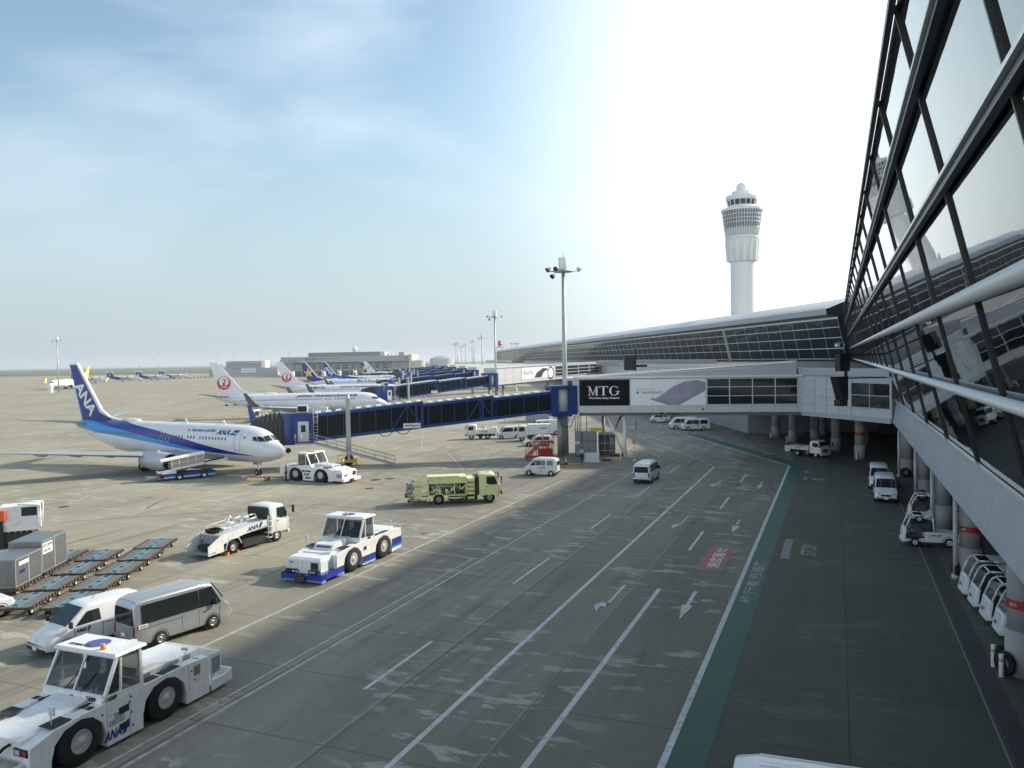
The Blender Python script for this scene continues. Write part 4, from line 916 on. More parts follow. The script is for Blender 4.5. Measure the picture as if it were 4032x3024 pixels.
# ================= AIRCRAFT =================
def curve_of(pts):
    xs = [p[0] for p in pts]; ys = [p[1] for p in pts]
    return lambda s: float(np.interp(s, xs, ys))
def livery(name, kind):
    m = bpy.data.materials.new(name); m.use_nodes = True; nt = m.node_tree; b = nt.nodes['Principled BSDF']; N = nt.nodes.new; L = nt.links.new
    tc = N('ShaderNodeTexCoord'); sp = N('ShaderNodeSeparateXYZ'); L(tc.outputs['Object'], sp.inputs[0])
    s_ = mth(nt, 'MULTIPLY', sp.outputs['X'], -1/40.); z = sp.outputs['Z']
    def fc(pts):
        n = N('ShaderNodeFloatCurve'); c = n.mapping.curves[0]
        c.points[0].location = (pts[0][0]/40, pts[0][1]/8); c.points[1].location = (pts[-1][0]/40, pts[-1][1]/8)
        for p in pts[1:-1]: c.points.new(p[0]/40, p[1]/8)
        for p in c.points: p.handle_type = 'VECTOR' if 0 else 'AUTO'
        n.mapping.update(); L(s_, n.inputs['Value']); return mth(nt, 'MULTIPLY', n.outputs[0], 8.)
    n = noise(nt, tc.outputs['Object'], .8, 5, .6)
    white = cmix(nt, mr(nt, n, .3, .7), (.74, .76, .79), (.67, .69, .72))
    if kind == 'ana':
        T = fc([(0, 2.2), (2.2, 2.25), (5, 2.5), (10, 3.15), (15, 3.95), (19, 4.5), (25, 5.15), (29, 5.75), (40, 7.5)])
        B1 = fc([(0, 2.3), (2.2, 2.26), (5, 2.3), (10, 2.5), (15, 3.05), (19, 3.55), (25, 4.3), (29, 4.75), (33, 5.2), (36, 5.6), (40, 5.9)])
        B2 = fc([(0, 2.3), (5, 2.28), (10, 2.42), (15, 2.65), (19, 3.05), (25, 3.55), (29, 3.85), (33, 4.1), (36, 4.3), (40, 4.5)])
        g = cmix(nt, mr(nt, z, 2.20, 2.24), (.50, .52, .54), white)
        c = cmix(nt, mth(nt, 'MULTIPLY', mth(nt, 'GREATER_THAN', z, B2), mth(nt, 'LESS_THAN', z, T)), g, (.03, .27, .62))
        c = cmix(nt, mth(nt, 'MULTIPLY', mth(nt, 'GREATER_THAN', z, B1), mth(nt, 'LESS_THAN', z, T)), c, (.014, .022, .27))
    elif kind == 'black':
        c = cmix(nt, mr(nt, z, 3.0, 3.05), (.6, .6, .6), (.02, .02, .022))
    elif kind == 'navyback':
        c = cmix(nt, mth(nt, 'GREATER_THAN', z, fc([(0, 7.9), (24, 7.5), (28, 5.55), (33, 4.7), (40, 4.6)])), white, (.018, .03, .20))
    else: c = white
    L(c, b.inputs['Base Color']); b.inputs['Roughness'].default_value = .3; b.inputs['Coat Weight'].default_value = .25; b.inputs['Coat Roughness'].default_value = .1
    return m
LIV = {k: livery('livery_'+k, k) for k in ('ana', 'white', 'black', 'navyback')}
M_nav = mat('navy_paint', (.014, .022, .25), .35, coat=.2); M_lbl = mat('sky_blue_paint', (.03, .27, .62), .35, coat=.2)
M_wing = mat('wing_metal', (.42, .44, .46), .45, .35, var=.1, vs=.7); M_eng = mat('nacelle_paint', (.50, .52, .55), .35, .2, var=.1, vs=1); M_lip = mat('polished_lip', (.62, .63, .65), .2, .9)
M_wind = mat('cabin_window', (.10, .11, .12), .3); M_jred = mat('crane_red', (.52, .015, .03), .45); M_star = mat('star_yellow', (.80, .52, .04), .45); M_gwl = mat('dark_grey_winglet', (.10, .105, .11), .4); M_ltyel = mat('lemon_yellow', (.72, .72, .10), .4)
M_line = mat('door_outline', (.35, .37, .40), .5)
SEC = [(0, 2.78, 2.70, .04), (.12, 2.98, 2.50, .26), (.4, 3.25, 2.22, .56), (1.0, 3.60, 1.90, .95), (1.5, 3.85, 1.74, 1.18), (2.1, 4.38, 1.60, 1.38), (2.7, 4.80, 1.52, 1.53), (3.6, 5.12, 1.45, 1.69), (5, 5.33, 1.40, 1.82), (7, 5.41, 1.38, 1.88), (12, 5.41, 1.38, 1.88), (19, 5.41, 1.38, 1.88), (25, 5.41, 1.38, 1.88), (28, 5.41, 1.65, 1.86), (31, 5.41, 2.35, 1.62), (34, 5.36, 3.25, 1.15), (36.4, 5.22, 3.95, .68), (37.8, 5.02, 4.45, .32), (38.1, 4.9, 4.6, .12)]
zt, zb, hw = (curve_of([(s[0], s[i]) for s in SEC]) for i in (1, 2, 3))
def ysurf(s, z):
    a, b = zt(s), zb(s); c = (a+b)/2; h = (a-b)/2; return hw(s)*math.sqrt(max(0.02, 1-((z-c)/h)**2))
def ring(s, n=28):
    a, b, w = zt(s), zb(s), hw(s); c = (a+b)/2; h = (a-b)/2
    return [(-s, w*math.sin(2*math.pi*k/n), c+h*math.cos(2*math.pi*k/n)) for k in range(n)]
def wrap(o, off=.025):
    co = np.empty(len(o.data.vertices)*3); o.data.vertices.foreach_get('co', co)
    for i in range(0, len(co), 3): co[i+1] = -(ysurf(-co[i], co[i+2])+off)
    o.data.vertices.foreach_set('co', co); o.data.update()
WINM = None
def foil(s0, s1, y, z, th):
    c = s1-s0; pr = [(0, 0), (.06, .35), (.3, .55), (.65, .35), (1, 0), (.65, -.22), (.3, -.38), (.06, -.25)]
    return [(-(s0+c*u), y, z+v*th*c) for u, v in pr]
def finpoly(mb, pts, th, m): mb.prism(pts, 'y', -th, th, m)
def aircraft(lab, nose, h, kind, tail, wl, detail, cat='airliner', titles=(), big=True, group=None):
    t = thing('airliner', lab, cat, (nose[0], nose[1], 0), h, group)
    body = MB().loft([ring(s) for s in (0, .05, .12, .25, .4, .7, 1, 1.25, 1.5, 1.8, 2.1, 2.4, 2.7, 3.1, 3.6, 4.3, 5, 6, 7, 12, 19, 25, 26.5, 28, 29.5, 31, 32.5, 34, 35.2, 36.4, 37.2, 37.8, 38.1)]).build('fuselage', LIV[kind], t)
    # belly fairing
    mb = MB(); mb.loft([[(-s, w*math.sin(q)*1.0, 1.75+d*math.cos(q)) for q in [2*math.pi*k/16 for k in range(16)]] for s, w, d in ((11.5, .3, .2), (13, 1.5, .5), (15, 2.1, .68), (20, 2.15, .7), (23, 1.4, .5), (24.5, .2, .2))]); mb.build('belly_fairing', M_eng if kind == 'ana' else LIV['white'], t)
    # fin
    LE = [(-27.3, 5.3), (-30.6, 5.78), (-32.2, 6.55), (-37.0, 12.35), (-37.2, 12.5)]; TE = [(-39.05, 12.5), (-36.7, 5.0)]
    mt = {'ana': [M_nav, M_white, M_lbl], 'jal': [LIV['white']]*3, 'sky': [M_nav, M_white, M_nav], 'white': [LIV['white']]*3, 'yellow': [M_ltyel]*3}[tail]
    f = MB()
    f.add([(x, y, z) for y in (-.16, .16) for x, z in [(-29.6, 5.3), (-32.6, 6.25), (-37.45, 12.3), (-38.75, 12.3), (-36.1, 5.0)]], [(0, 1, 2, 3, 4), (9, 8, 7, 6, 5)]+[(i, i+5, (i+1) % 5+5, (i+1) % 5) for i in range(5)], 0)
    f.prism([(-27.3, 5.25), (-30.6, 5.78), (-32.2, 6.55), (-37.2, 12.5), (-39.05, 12.5), (-39.0, 12.32), (-37.46, 12.32), (-32.62, 6.25), (-29.6, 5.32)], 'y', -.13, .13, 1)
    f.prism([(-38.76, 12.3), (-39.03, 12.3), (-36.55, 5.0), (-36.12, 5.0)], 'y', -.08, .08, 2)
    fin = f.build('tail_fin', mt, t)
    fy = -.175
    if tail == 'ana': text('ANA', fin, M_wink, (-38.05, fy, 9.55), (.66, 0, -.75), (.75, 0, .66), width=5.2, height=1.75, shear=.25, bold=.03)
    if tail == 'sky':
        c = (-36.0, 8.1); st = []
        for i in range(10):
            a = rad(90+36*i+6); r = 2.15 if i % 2 == 0 else .88; st.append((c[0]+r*math.cos(a), c[1]+r*math.sin(a)))
        st = [(min(max(x, -38.1+ (9-z)*.33), -33.6), z) for x, z in st]
        MB().add([(x, fy-.01, z) for x, z in st], [tuple(range(10))]).build('star_emblem', M_star, fin)
    if tail == 'jal':
        cx, cz, r = -35.9, 7.9, 1.5; lg = MB()
        disc = lambda x, z, rr, y, m, a0=0, a1=360, n=32: lg.add([(x, y, z)]+[(x+rr*math.cos(rad(a0+(a1-a0)*i/n)), y, z+rr*math.sin(rad(a0+(a1-a0)*i/n))) for i in range(n+1)], [(0, i+1, i+2) for i in range(n)], m)
        disc(cx, cz, r, fy, 0)
        disc(cx, cz+.34, r*.70, fy-.008, 1)
        # feather notches round the rim
        for i in range(9):
            for sg in (-1, 1):
                a = rad(90+sg*(38+11*i)); u = (math.cos(a), math.sin(a)); lg.add([(cx+u[0]*r*.86, fy-.012, cz+u[1]*r*.86), (cx+u[0]*r*1.02-u[1]*.035, fy-.012, cz+u[1]*r*1.02+u[0]*.035), (cx+u[0]*r*1.02+u[1]*.035, fy-.012, cz+u[1]*r*1.02-u[0]*.035)], [(0, 1, 2)], 1)
        nk = [(cx+.05, cz-.75, .42), (cx-.12, cz-.25, .26), (cx+.12, cz+.15, .17), (cx+.38, cz+.5, .15), (cx+.30, cz+.74, .17), (cx+.0, cz+.80, .13), (cx-.55, cz+.68, .02)]
        for p, q in zip(nk[:-1], nk[1:]):
            d = Vector((q[0]-p[0], 0, q[1]-p[1])).normalized(); nn_ = Vector((-d.z, 0, d.x))
            lg.add([Vector((p[0], fy-.016, p[1]))+nn_*p[2], Vector((p[0], fy-.016, p[1]))-nn_*p[2], Vector((q[0], fy-.016, q[1]))-nn_*q[2], Vector((q[0], fy-.016, q[1]))+nn_*q[2]], [(0, 1, 2, 3)], 0)
        lg.build('crane_emblem', [M_jred, M_white], fin, fix=False)
        text('JAL', fin, M_wink, (cx-.72, fy-.03, cz-1.12), (1, 0, 0), (0, 0, 1), width=1.5, height=.42, shear=.3, bold=.03)
    if tail == 'white' and kind == 'black':
        for dx in (0, .7):
            mb = MB(); P_ = [Vector((-36.9+dx+1.1*math.sin(q*1.0)*(1 if q < 3.1 else 1), fy-.01, 9.9-q*.55)) for q in [i*.45 for i in range(12)]]
            mb.tube(P_, .07, 5); mb.build('curl_emblem', M_ink, fin)
    # stabilisers
    for sg in (-1, 1):
        mb = MB(); mb.loft([foil(34.3, 38.2, sg*.35, 4.85, .10), foil(37.7, 39.35, sg*7.15, 5.75, .09)], sm=False); mb.build('tailplane', M_wing, t)
        mb = MB(); mb.loft([foil(13.2, 21.3, sg*1.3, 1.85, .13), foil(15.9, 21.7, sg*5.4, 2.15, .12), foil(23.4, 25.2, sg*17.0, 3.35, .10)], sm=False); wg = mb.build('wing', M_wing, t)
        if wl:
            mb = MB(); mb.loft([foil(23.4, 25.2, sg*17.0, 3.35, .10), foil(23.8, 25.4, sg*17.45, 3.65, .09), foil(24.5, 25.9, sg*17.7, 4.4, .08), foil(25.9, 26.6, sg*17.95, 6.15, .07)], sm=False); mb.build('winglet', {'ana': M_nav, 'jal': M_gwl, 'sky': M_gwl, 'yellow': M_ltyel}.get(wl, M_gwl), wg)
        for yy, s0 in ((6.6, 19.6), (9.6, 21.0), (12.6, 22.4)):
            zz_ = 2.15+(yy-5.4)*.103; mb = MB(); mb.loft([[(-s_, sg*yy+w*math.sin(q), zz_-.18+d*math.cos(q)) for q in [2*math.pi*k/8 for k in range(8)]] for s_, w, d in ((s0-.6, .04, .04), (s0+.2, .16, .22), (s0+1.5, .17, .24), (s0+2.6, .03, .05))]); mb.build('flap_fairing', M_wing, wg)
        # engine
        ec = (0, sg*4.85, 1.58)
        en = MB().lathe([(.93, -12.25), (1.03, -12.9), (1.05, -13.8), (.98, -15.2), (.80, -16.6), (.55, -16.75)], ec, 'x', 28).build('engine', M_eng, t)
        MB().lathe([(.80, -12.5), (.84, -12.2), (.90, -12.1), (.96, -12.22), (.97, -12.35)], ec, 'x', 28).build('intake_lip', M_lip, en)
        MB().lathe([(.80, -12.5), (.78, -13.0), (.24, -13.0), (.02, -12.6)], ec, 'x', 28, mats=[0, 0, 1]).build('fan', [M_dark, M_grey], en)
        MB().lathe([(.55, -16.4), (.40, -17.3), (.05, -17.8)], ec, 'x', 20).build('exhaust_cone', M_grey, en)
        mb = MB(); mb.hexa([(-13.4, sg*4.85-.16, 2.4), (-17.5, sg*4.85-.14, 2.0), (-17.5, sg*4.85+.14, 2.0), (-13.4, sg*4.85+.16, 2.4)], [(-14.2, sg*4.85-.14, 2.75), (-19, sg*4.85-.12, 2.3), (-19, sg*4.85+.12, 2.3), (-14.2, sg*4.85+.14, 2.75)]); mb.build('pylon', M_eng, en)
        # main gear
        mb = MB(); mb.cyl((-19.6, sg*2.86, .5), (-19.5, sg*2.7, 1.9), .12, .14, 10); mb.build('main_gear_strut', M_steel, t)
        for k in (-.32, .32):
            w = MB().lathe([(.2, -.16), (.52, -.18), (.56, -.1), (.56, .1), (.52, .18), (.2, .16)], (-19.6, sg*2.86+k, .56), 'y', 20).build('wheel', M_black, t); MB().cyl((-19.6, sg*2.86+k-.14, .56), (-19.6, sg*2.86+k+.14, .56), .24, .24, 14).build('rim', M_rim, w)
    mb = MB(); mb.cyl((-4.0, 0, .4), (-4.1, 0, 1.7), .08, .1, 10); mb.box(-4.5, -3.7, .28, .32, 1.1, 1.6); mb.box(-4.5, -3.7, -.32, -.28, 1.1, 1.6); ng = mb.build('nose_gear_strut', M_white, t)
    for k in (-.2, .2):
        w = MB().lathe([(.12, -.09), (.30, -.1), (.34, 0), (.30, .1), (.12, .09)], (-4.0, k, .34), 'y', 18).build('wheel', M_black, t); MB().cyl((-4.0, k-.085, .34), (-4.0, k+.085, .34), .15, .15, 12).build('rim', M_rim, w)
    # cockpit windows
    def P3(s_, th, sg, off=.02):
        a, b, w = zt(s_), zb(s_), hw(s_); c = (a+b)/2; h_ = (a-b)/2; th = rad(th); return (-s_, sg*(w+off)*math.sin(th), c+(h_+off)*math.cos(th))
    for sg in (-1, 1):
        for pane in ([(1.52, 4), (1.66, 36), (2.22, 33), (2.12, 4)], [(1.72, 40), (2.32, 60), (2.78, 47), (2.28, 35)], [(2.40, 62), (3.05, 66), (3.2, 53), (2.86, 48)]):
            g_ = MB(); K = 5; A_, B_, C_, D_ = pane
            bl = lambda u, v: tuple((A_[q]*(1-u)+B_[q]*u)*(1-v)+(D_[q]*(1-u)+C_[q]*u)*v for q in (0, 1))
            g_.add([P3(*bl(i/K, j/K), sg, .035) for j in range(K+1) for i in range(K+1)], [(j*(K+1)+i, j*(K+1)+i+1, (j+1)*(K+1)+i+1, (j+1)*(K+1)+i) for j in range(K) for i in range(K)]); g_.build('cockpit_window', M_glass, t)
    # cabin windows on the visible side
    row = MB(); n = 0
    gaps = [(16.1, 16.9)] if detail else []
    s_ = 7.0; first = None
    while s_ < 32.3:
        if not (13.3 < s_ < 13.8 or 11.5 < s_ < 11.95):
            zc_ = 3.98; w_, h_ = .13, .19
            pts = [(-(s_+w_*math.cos(q)*(1.0)), 0, zc_+h_*math.sin(q)) for q in [2*math.pi*k/8+math.pi/8 for k in range(8)]]
            pts = [(x, -(ysurf(-x, z)+.012), z) for x, _, z in pts]
            if detail: MB().add(pts, [tuple(range(8))]).build('cabin_window', M_wind, t, fix=False)
            else: row.add(pts, [tuple(range(8))])
        s_ += .52
    if not detail: tag(row.build('cabin_window', M_wind, t, fix=False))
    def outline(s0, s1, z0, z1, w=.04, nm='door', mt_=None):
        mb = MB(); c = [(s0, z0), (s1, z0), (s1, z1), (s0, z1)]; K = 8
        for (a, b), (c_, d) in zip(c, c[1:]+c[:1]):
            for k in range(K):
                f0, f1 = k/K, (k+1)/K; p = (a+(c_-a)*f0, b+(d-b)*f0); q = (a+(c_-a)*f1, b+(d-b)*f1)
                if b == d: dz = w if b == z0 else -w; Q = [(p[0], p[1]), (q[0], q[1]), (q[0], q[1]+dz), (p[0], p[1]+dz)]
                else: ds = w if a == s0 else -w; Q = [(p[0], p[1]), (q[0], q[1]), (q[0]+ds, q[1]), (p[0]+ds, p[1])]
                mb.add([(-x, -(ysurf(x, z)+.02), z) for x, z in Q], [(0, 1, 2, 3)])
        mb.build(nm, mt_ or M_line, t, fix=False)
    outline(4.75, 5.6, 2.75, 4.6); outline(32.9, 33.6, 3.35, 4.75)
    outline(16.55, 17.1, 3.35, 4.35, .03, mt_=M_white); outline(17.6, 18.15, 3.35, 4.35, .03, mt_=M_white)
    for tx, s0, z0, wd, ht, mt_, sh in titles:
        o = text(tx, body, mt_, (-s0, 0, z0), (1, 0, 0), (0, 0, 1), width=wd, height=ht, shear=sh, bold=.04 if mt_ in (M_ink, M_anab) and ht > .4 else .015, ext=0); wrap(o)
    if kind == 'ana':
        mb = MB(); mb.add([(-6.55, 0, 4.42), (-5.75, 0, 4.42), (-5.25, 0, 4.92), (-6.05, 0, 4.92)], [(0, 1, 2, 3)]); o = mb.build('slash_mark', M_anab, body, fix=False); wrap(o, .03)
        mb = MB(); mb.add([(-13.5+.14*math.cos(q), 0, 4.72+.12*math.sin(q)) for q in [2*math.pi*k/14 for k in range(14)]], [tuple(range(14))]); o = mb.build('red_dot', M_jred, body, fix=False); wrap(o, .03)
    mb = MB(); mb.loft([[(-s_, w*math.sin(q), 5.36+d*math.cos(q)) for q in [2*math.pi*k/12 for k in range(12)]] for s_, w, d in ((24.2, .1, .05), (25, .5, .26), (26.5, .55, .3), (27.4, .1, .05))]); mb.build('antenna_fairing', M_white, t)
    mb = MB()
    for s_ in (9, 15.5): mb.prism([(-s_, 5.35), (-s_-.5, 5.35), (-s_-.6, 5.85), (-s_-.35, 5.85)], 'y', -.03, .03)
    mb.build('blade_antenna', M_white, t)
    return t
a1 = aircraft('blue-striped white airliner with ANA on its navy tail, nearest plane at the first gate', (-24.1, 83.6), -31.2, 'ana', 'ana', 'ana', True,
   titles=(('ANA', 8.75, 4.42, 2.1, .5, M_anab, .3), ('Inspiration of JAPAN', 13.0, 4.56, 4.0, .36, M_anab, .2)), group=None)
MB().box(-3.95, -3.93, -.33, .33, 1.15, 1.6).build('gear_door_plate', M_white, a1); text('52AN', a1, M_ink, (-4.45, -.335, 1.2), (1, 0, 0), (0, 0, 1), width=.7, height=.28, bold=.02)
MB().add([(x, -(ysurf(-x, z)+.03), z) for x, z in ((-9.2, 1.75), (-8.0, 1.75), (-8.0, 2.6), (-9.2, 2.6))], [(0, 1, 2, 3)]).build('cargo_hatch', M_dark, a1)
# small star-ring logo
o = text('✶', a1, M_grey, (-4.45, -1.8, 4.0), (1, 0, 0), (0, 0, 1), width=.42, height=.42); wrap(o, .03)
a2 = aircraft('white airliner lettered JAPAN TRANSOCEAN AIR with a red crane tail, the nearer of the two', (-28.1, 178.5), 2.4, 'white', 'jal', 'jal', True,
   titles=(('JAPAN TRANSOCEAN AIR', 19.8, 4.36, 13.4, .62, M_ink, .25), ('unicef', 30.8, 4.55, 1.6, .3, M_grey, .1), ('BOEING 737-800', 30.9, 2.95, 3.0, .2, M_ink, .2), ('JA12RK', 34.9, 4.45, 1.0, .24, M_grey, .1)), group='white airliners with a red crane on the tail')
MB().add([(x, -(ysurf(-x, z)+.03), z) for x, z in ((-26.6, 1.85), (-25.2, 1.75), (-25.2, 2.75), (-26.6, 2.75))], [(0, 1, 2, 3)]).build('cargo_hatch', M_dark, a2)
mb = MB(); mb.add([(x, 0, z) for x, z in ((-4.2, 3.02), (-2.0, 2.86), (-2.0, 2.74), (-1.3, 2.88), (-1.9, 3.06), (-1.95, 2.96), (-4.2, 3.1))], [tuple(range(7))]); o = mb.build('red_arrow', M_jred, a2, fix=False); wrap(o, .04)
aircraft('white airliner lettered JAPAN TRANSOCEAN AIR with a red crane tail, the farther of the two', (-31.8, 241), 2.4, 'white', 'jal', 'jal', False,
   titles=(('JAPAN TRANSOCEAN AIR', 19.8, 4.36, 13.4, .62, M_ink, .25), ('首里城祭', 29.3, 4.3, 5.4, .62, M_ink, .2)), group='white airliners with a red crane on the tail')
aircraft('airliner with a yellow star on its navy tail, standing just beyond the two red-crane planes', (-45.8, 322), 2.0, 'navyback', 'sky', 'sky', False, titles=(('SKYMARK', 16.6, 3.9, 10.5, 1.35, M_anab, .3),))
aircraft('distant airliner with ANA on its blue tail between the two star-tailed planes', (-54, 392), 2.0, 'ana', 'ana', 'ana', False, titles=(('ANA', 8.75, 4.42, 2.1, .5, M_anab, .3),))
aircraft('airliner with a black fuselage and white tail with thin curls', (-50, 480), 2.0, 'black', 'white', 'jal', False, titles=(('STARFLYER', 29, 4.1, 5, .4, M_wink, .1),))
aircraft('farthest star-tailed airliner, its fin just behind the white curled tail', (-63.5, 540), 2.0, 'navyback', 'sky', 'sky', False)
aircraft('star-tailed airliner mostly hidden behind the low cargo shed at left', (-283, 880), 4, 'navyback', 'sky', 'sky', False)
aircraft('white airliner with lemon yellow tail and winglets on the open apron at far left', (-247, 425), 268, 'white', 'yellow', 'yellow', False)
def turboprop(lab, nose, h):
    t = thing('turboprop', lab, 'turboprop plane', (nose[0], nose[1], 0), h, 'turboprops parked in a row on the far apron')
    rg = lambda s, w, c, d: [(-s, w*math.sin(2*math.pi*k/16), c+d*math.cos(2*math.pi*k/16)) for k in range(16)]
    MB().loft([rg(0, .05, 2.1, .05), rg(.6, .6, 2.15, .55), rg(2.2, 1.15, 2.4, 1.1), rg(4, 1.35, 2.5, 1.35), rg(22, 1.35, 2.5, 1.35), rg(27, .9, 3.0, .85), rg(31, .25, 3.5, .3)]).build('fuselage', LIV['white'], t)
    mb = MB(); mb.loft([rg(18, 1.37, 2.52, 1.36), rg(22, 1.37, 2.52, 1.37), rg(27, .92, 3.02, .87), rg(31, .27, 3.52, .32)], cap=False); mb.build('blue_rear_band', M_nav, t)
    f = MB(); f.prism([(-24.5, 3.7), (-28.0, 7.3), (-31.2, 7.3), (-31.6, 3.7)], 'y', -.15, .15); fn = f.build('tail_fin', M_nav, t)
    text('ANA', fn, M_wink, (-30.2, -.2, 6.3), (.55, 0, -.83), (.83, 0, .55), width=2.6, height=1.1, shear=.2, bold=.04)
    mb = MB(); mb.loft([foil(27.9, 30.6, -4.6, 7.4, .1), foil(27.9, 31, 0, 7.45, .1), foil(27.9, 30.6, 4.6, 7.4, .1)], sm=False); mb.build('tailplane', M_white, t)
    mb = MB(); mb.loft([foil(13.0, 14.8, -14.2, 4.5, .13), foil(12.2, 15.4, -4, 4.1, .15), foil(12.2, 15.4, 4, 4.1, .15), foil(13.0, 14.8, 14.2, 4.5, .13)], sm=False); mb.build('wing', M_white, t)
    for sg in (-1, 1):
        e = MB().lathe([(.2, -9.9), (.55, -10.4), (.75, -12), (.7, -15), (.3, -18)], (0, sg*4.2, 3.55), 'x', 14).build('engine', M_white, t)
        mb = MB()
        for k in range(6): a = 2*math.pi*k/6+.3; c, s_ = math.cos(a), math.sin(a); mb.beam((-9.8, sg*4.2, 3.55), (-9.8, sg*4.2+c*2.05, 3.55+s_*2.05), .34, .05, up=(1, 0, 0))
        mb.cyl((-10, sg*4.2, 3.55), (-9.3, sg*4.2, 3.55), .35, .05, 10); mb.build('propeller', M_dark, e)
        mb = MB(); mb.cyl((-14, sg*4.2, .4), (-14, sg*4.2, 3.0), .1, .12, 8); mb.cyl((-14, sg*4.2-.3, .45), (-14, sg*4.2+.3, .45), .45, .45, 14); mb.build('main_gear', M_black, t)
    mb = MB(); mb.cyl((-2, 0, .3), (-2, 0, 1.5), .07, .08, 8); mb.cyl((-2, -.2, .3), (-2, .2, .3), .3, .3, 12); mb.build('nose_gear', M_black, t)
    MB().add([(-1.0, -.55, 2.95), (-1.0, .55, 2.95), (-1.9, .75, 3.35), (-1.9, -.75, 3.35)], [(0, 1, 2, 3)]).build('cockpit_window', M_glass, t)
    mb = MB()
    for k in range(24): mb.quad((-4-k*.75, -1.37, 2.65), (-4.3-k*.75, -1.37, 2.65), (-4.3-k*.75, -1.34, 2.95), (-4-k*.75, -1.34, 2.95))
    mb.build('cabin_window', M_wind, t); return t
q1 = turboprop('white turboprop with a navy T-tail, leftmost of four, half hidden by the big ANA tail', (-310, 610), -12)
for (x, y), lb in (((-295, 635), 'white turboprop with a navy T-tail, second of four from the left'), ((-286, 665), 'white turboprop with a navy T-tail, third of four, behind a light mast'), ((-282, 700), 'white turboprop with a navy T-tail, rightmost of four')):
    dup(q1, (x, y, 0), -12, lb)
# ================= VEHICLES =================
def wheel(par, x, y, r, w, side, mt=M_rim, hubr=.55, dish=0):
    o = MB().lathe([(r*.5, -w/2), (r*.9, -w/2), (r, -w*.36), (r, w*.36), (r*.9, w/2), (r*.5, w/2)], (x, y, r), 'y', 26).build('wheel', M_black, par)
    m = MB(); q = y+side*w/2
    m.lathe([(.01, q+side*.01), (r*.16, q+side*.01), (r*.2, q-side*.035), (r*.42, q-side*.04), (r*.5, q+side*.006), (r*hubr, q+side*.004), (r*hubr, q-side*.06)], (x, 0, r), 'y', 24)
    m.build('rim', mt, o); return o
def body_loft(secs, wz=None):
    rings = []
    for x, zb_, zbelt, zr_, wb, wr in secs:
        R_ = [(x, -wb*.96, zb_), (x, -wb, zb_+.12), (x, -wb, zbelt), (x, -wr, max(zbelt+.01, zr_-.12)), (x, -wr+.12, zr_-.03), (x, -wr*.5, zr_)]
        rings.append(R_+[(x, -p[1], p[2]) for p in R_[::-1]])
    return MB().loft(rings, sm=False)
def smooth(o, ang=35):
    for p in o.data.polygons: p.use_smooth = True
    try: o.data.set_sharp_from_angle(angle=rad(ang))
    except Exception: pass
    return o
def sidepane(par, pts, y, mt=M_glass, name='side_window', off=.012):
    # pts: (x,z); y: function z -> half width
    for sg in (-1, 1): MB().add([(x, sg*(y(z)+off), z) for x, z in pts], [tuple(range(len(pts)))]).build(name, mt, par)
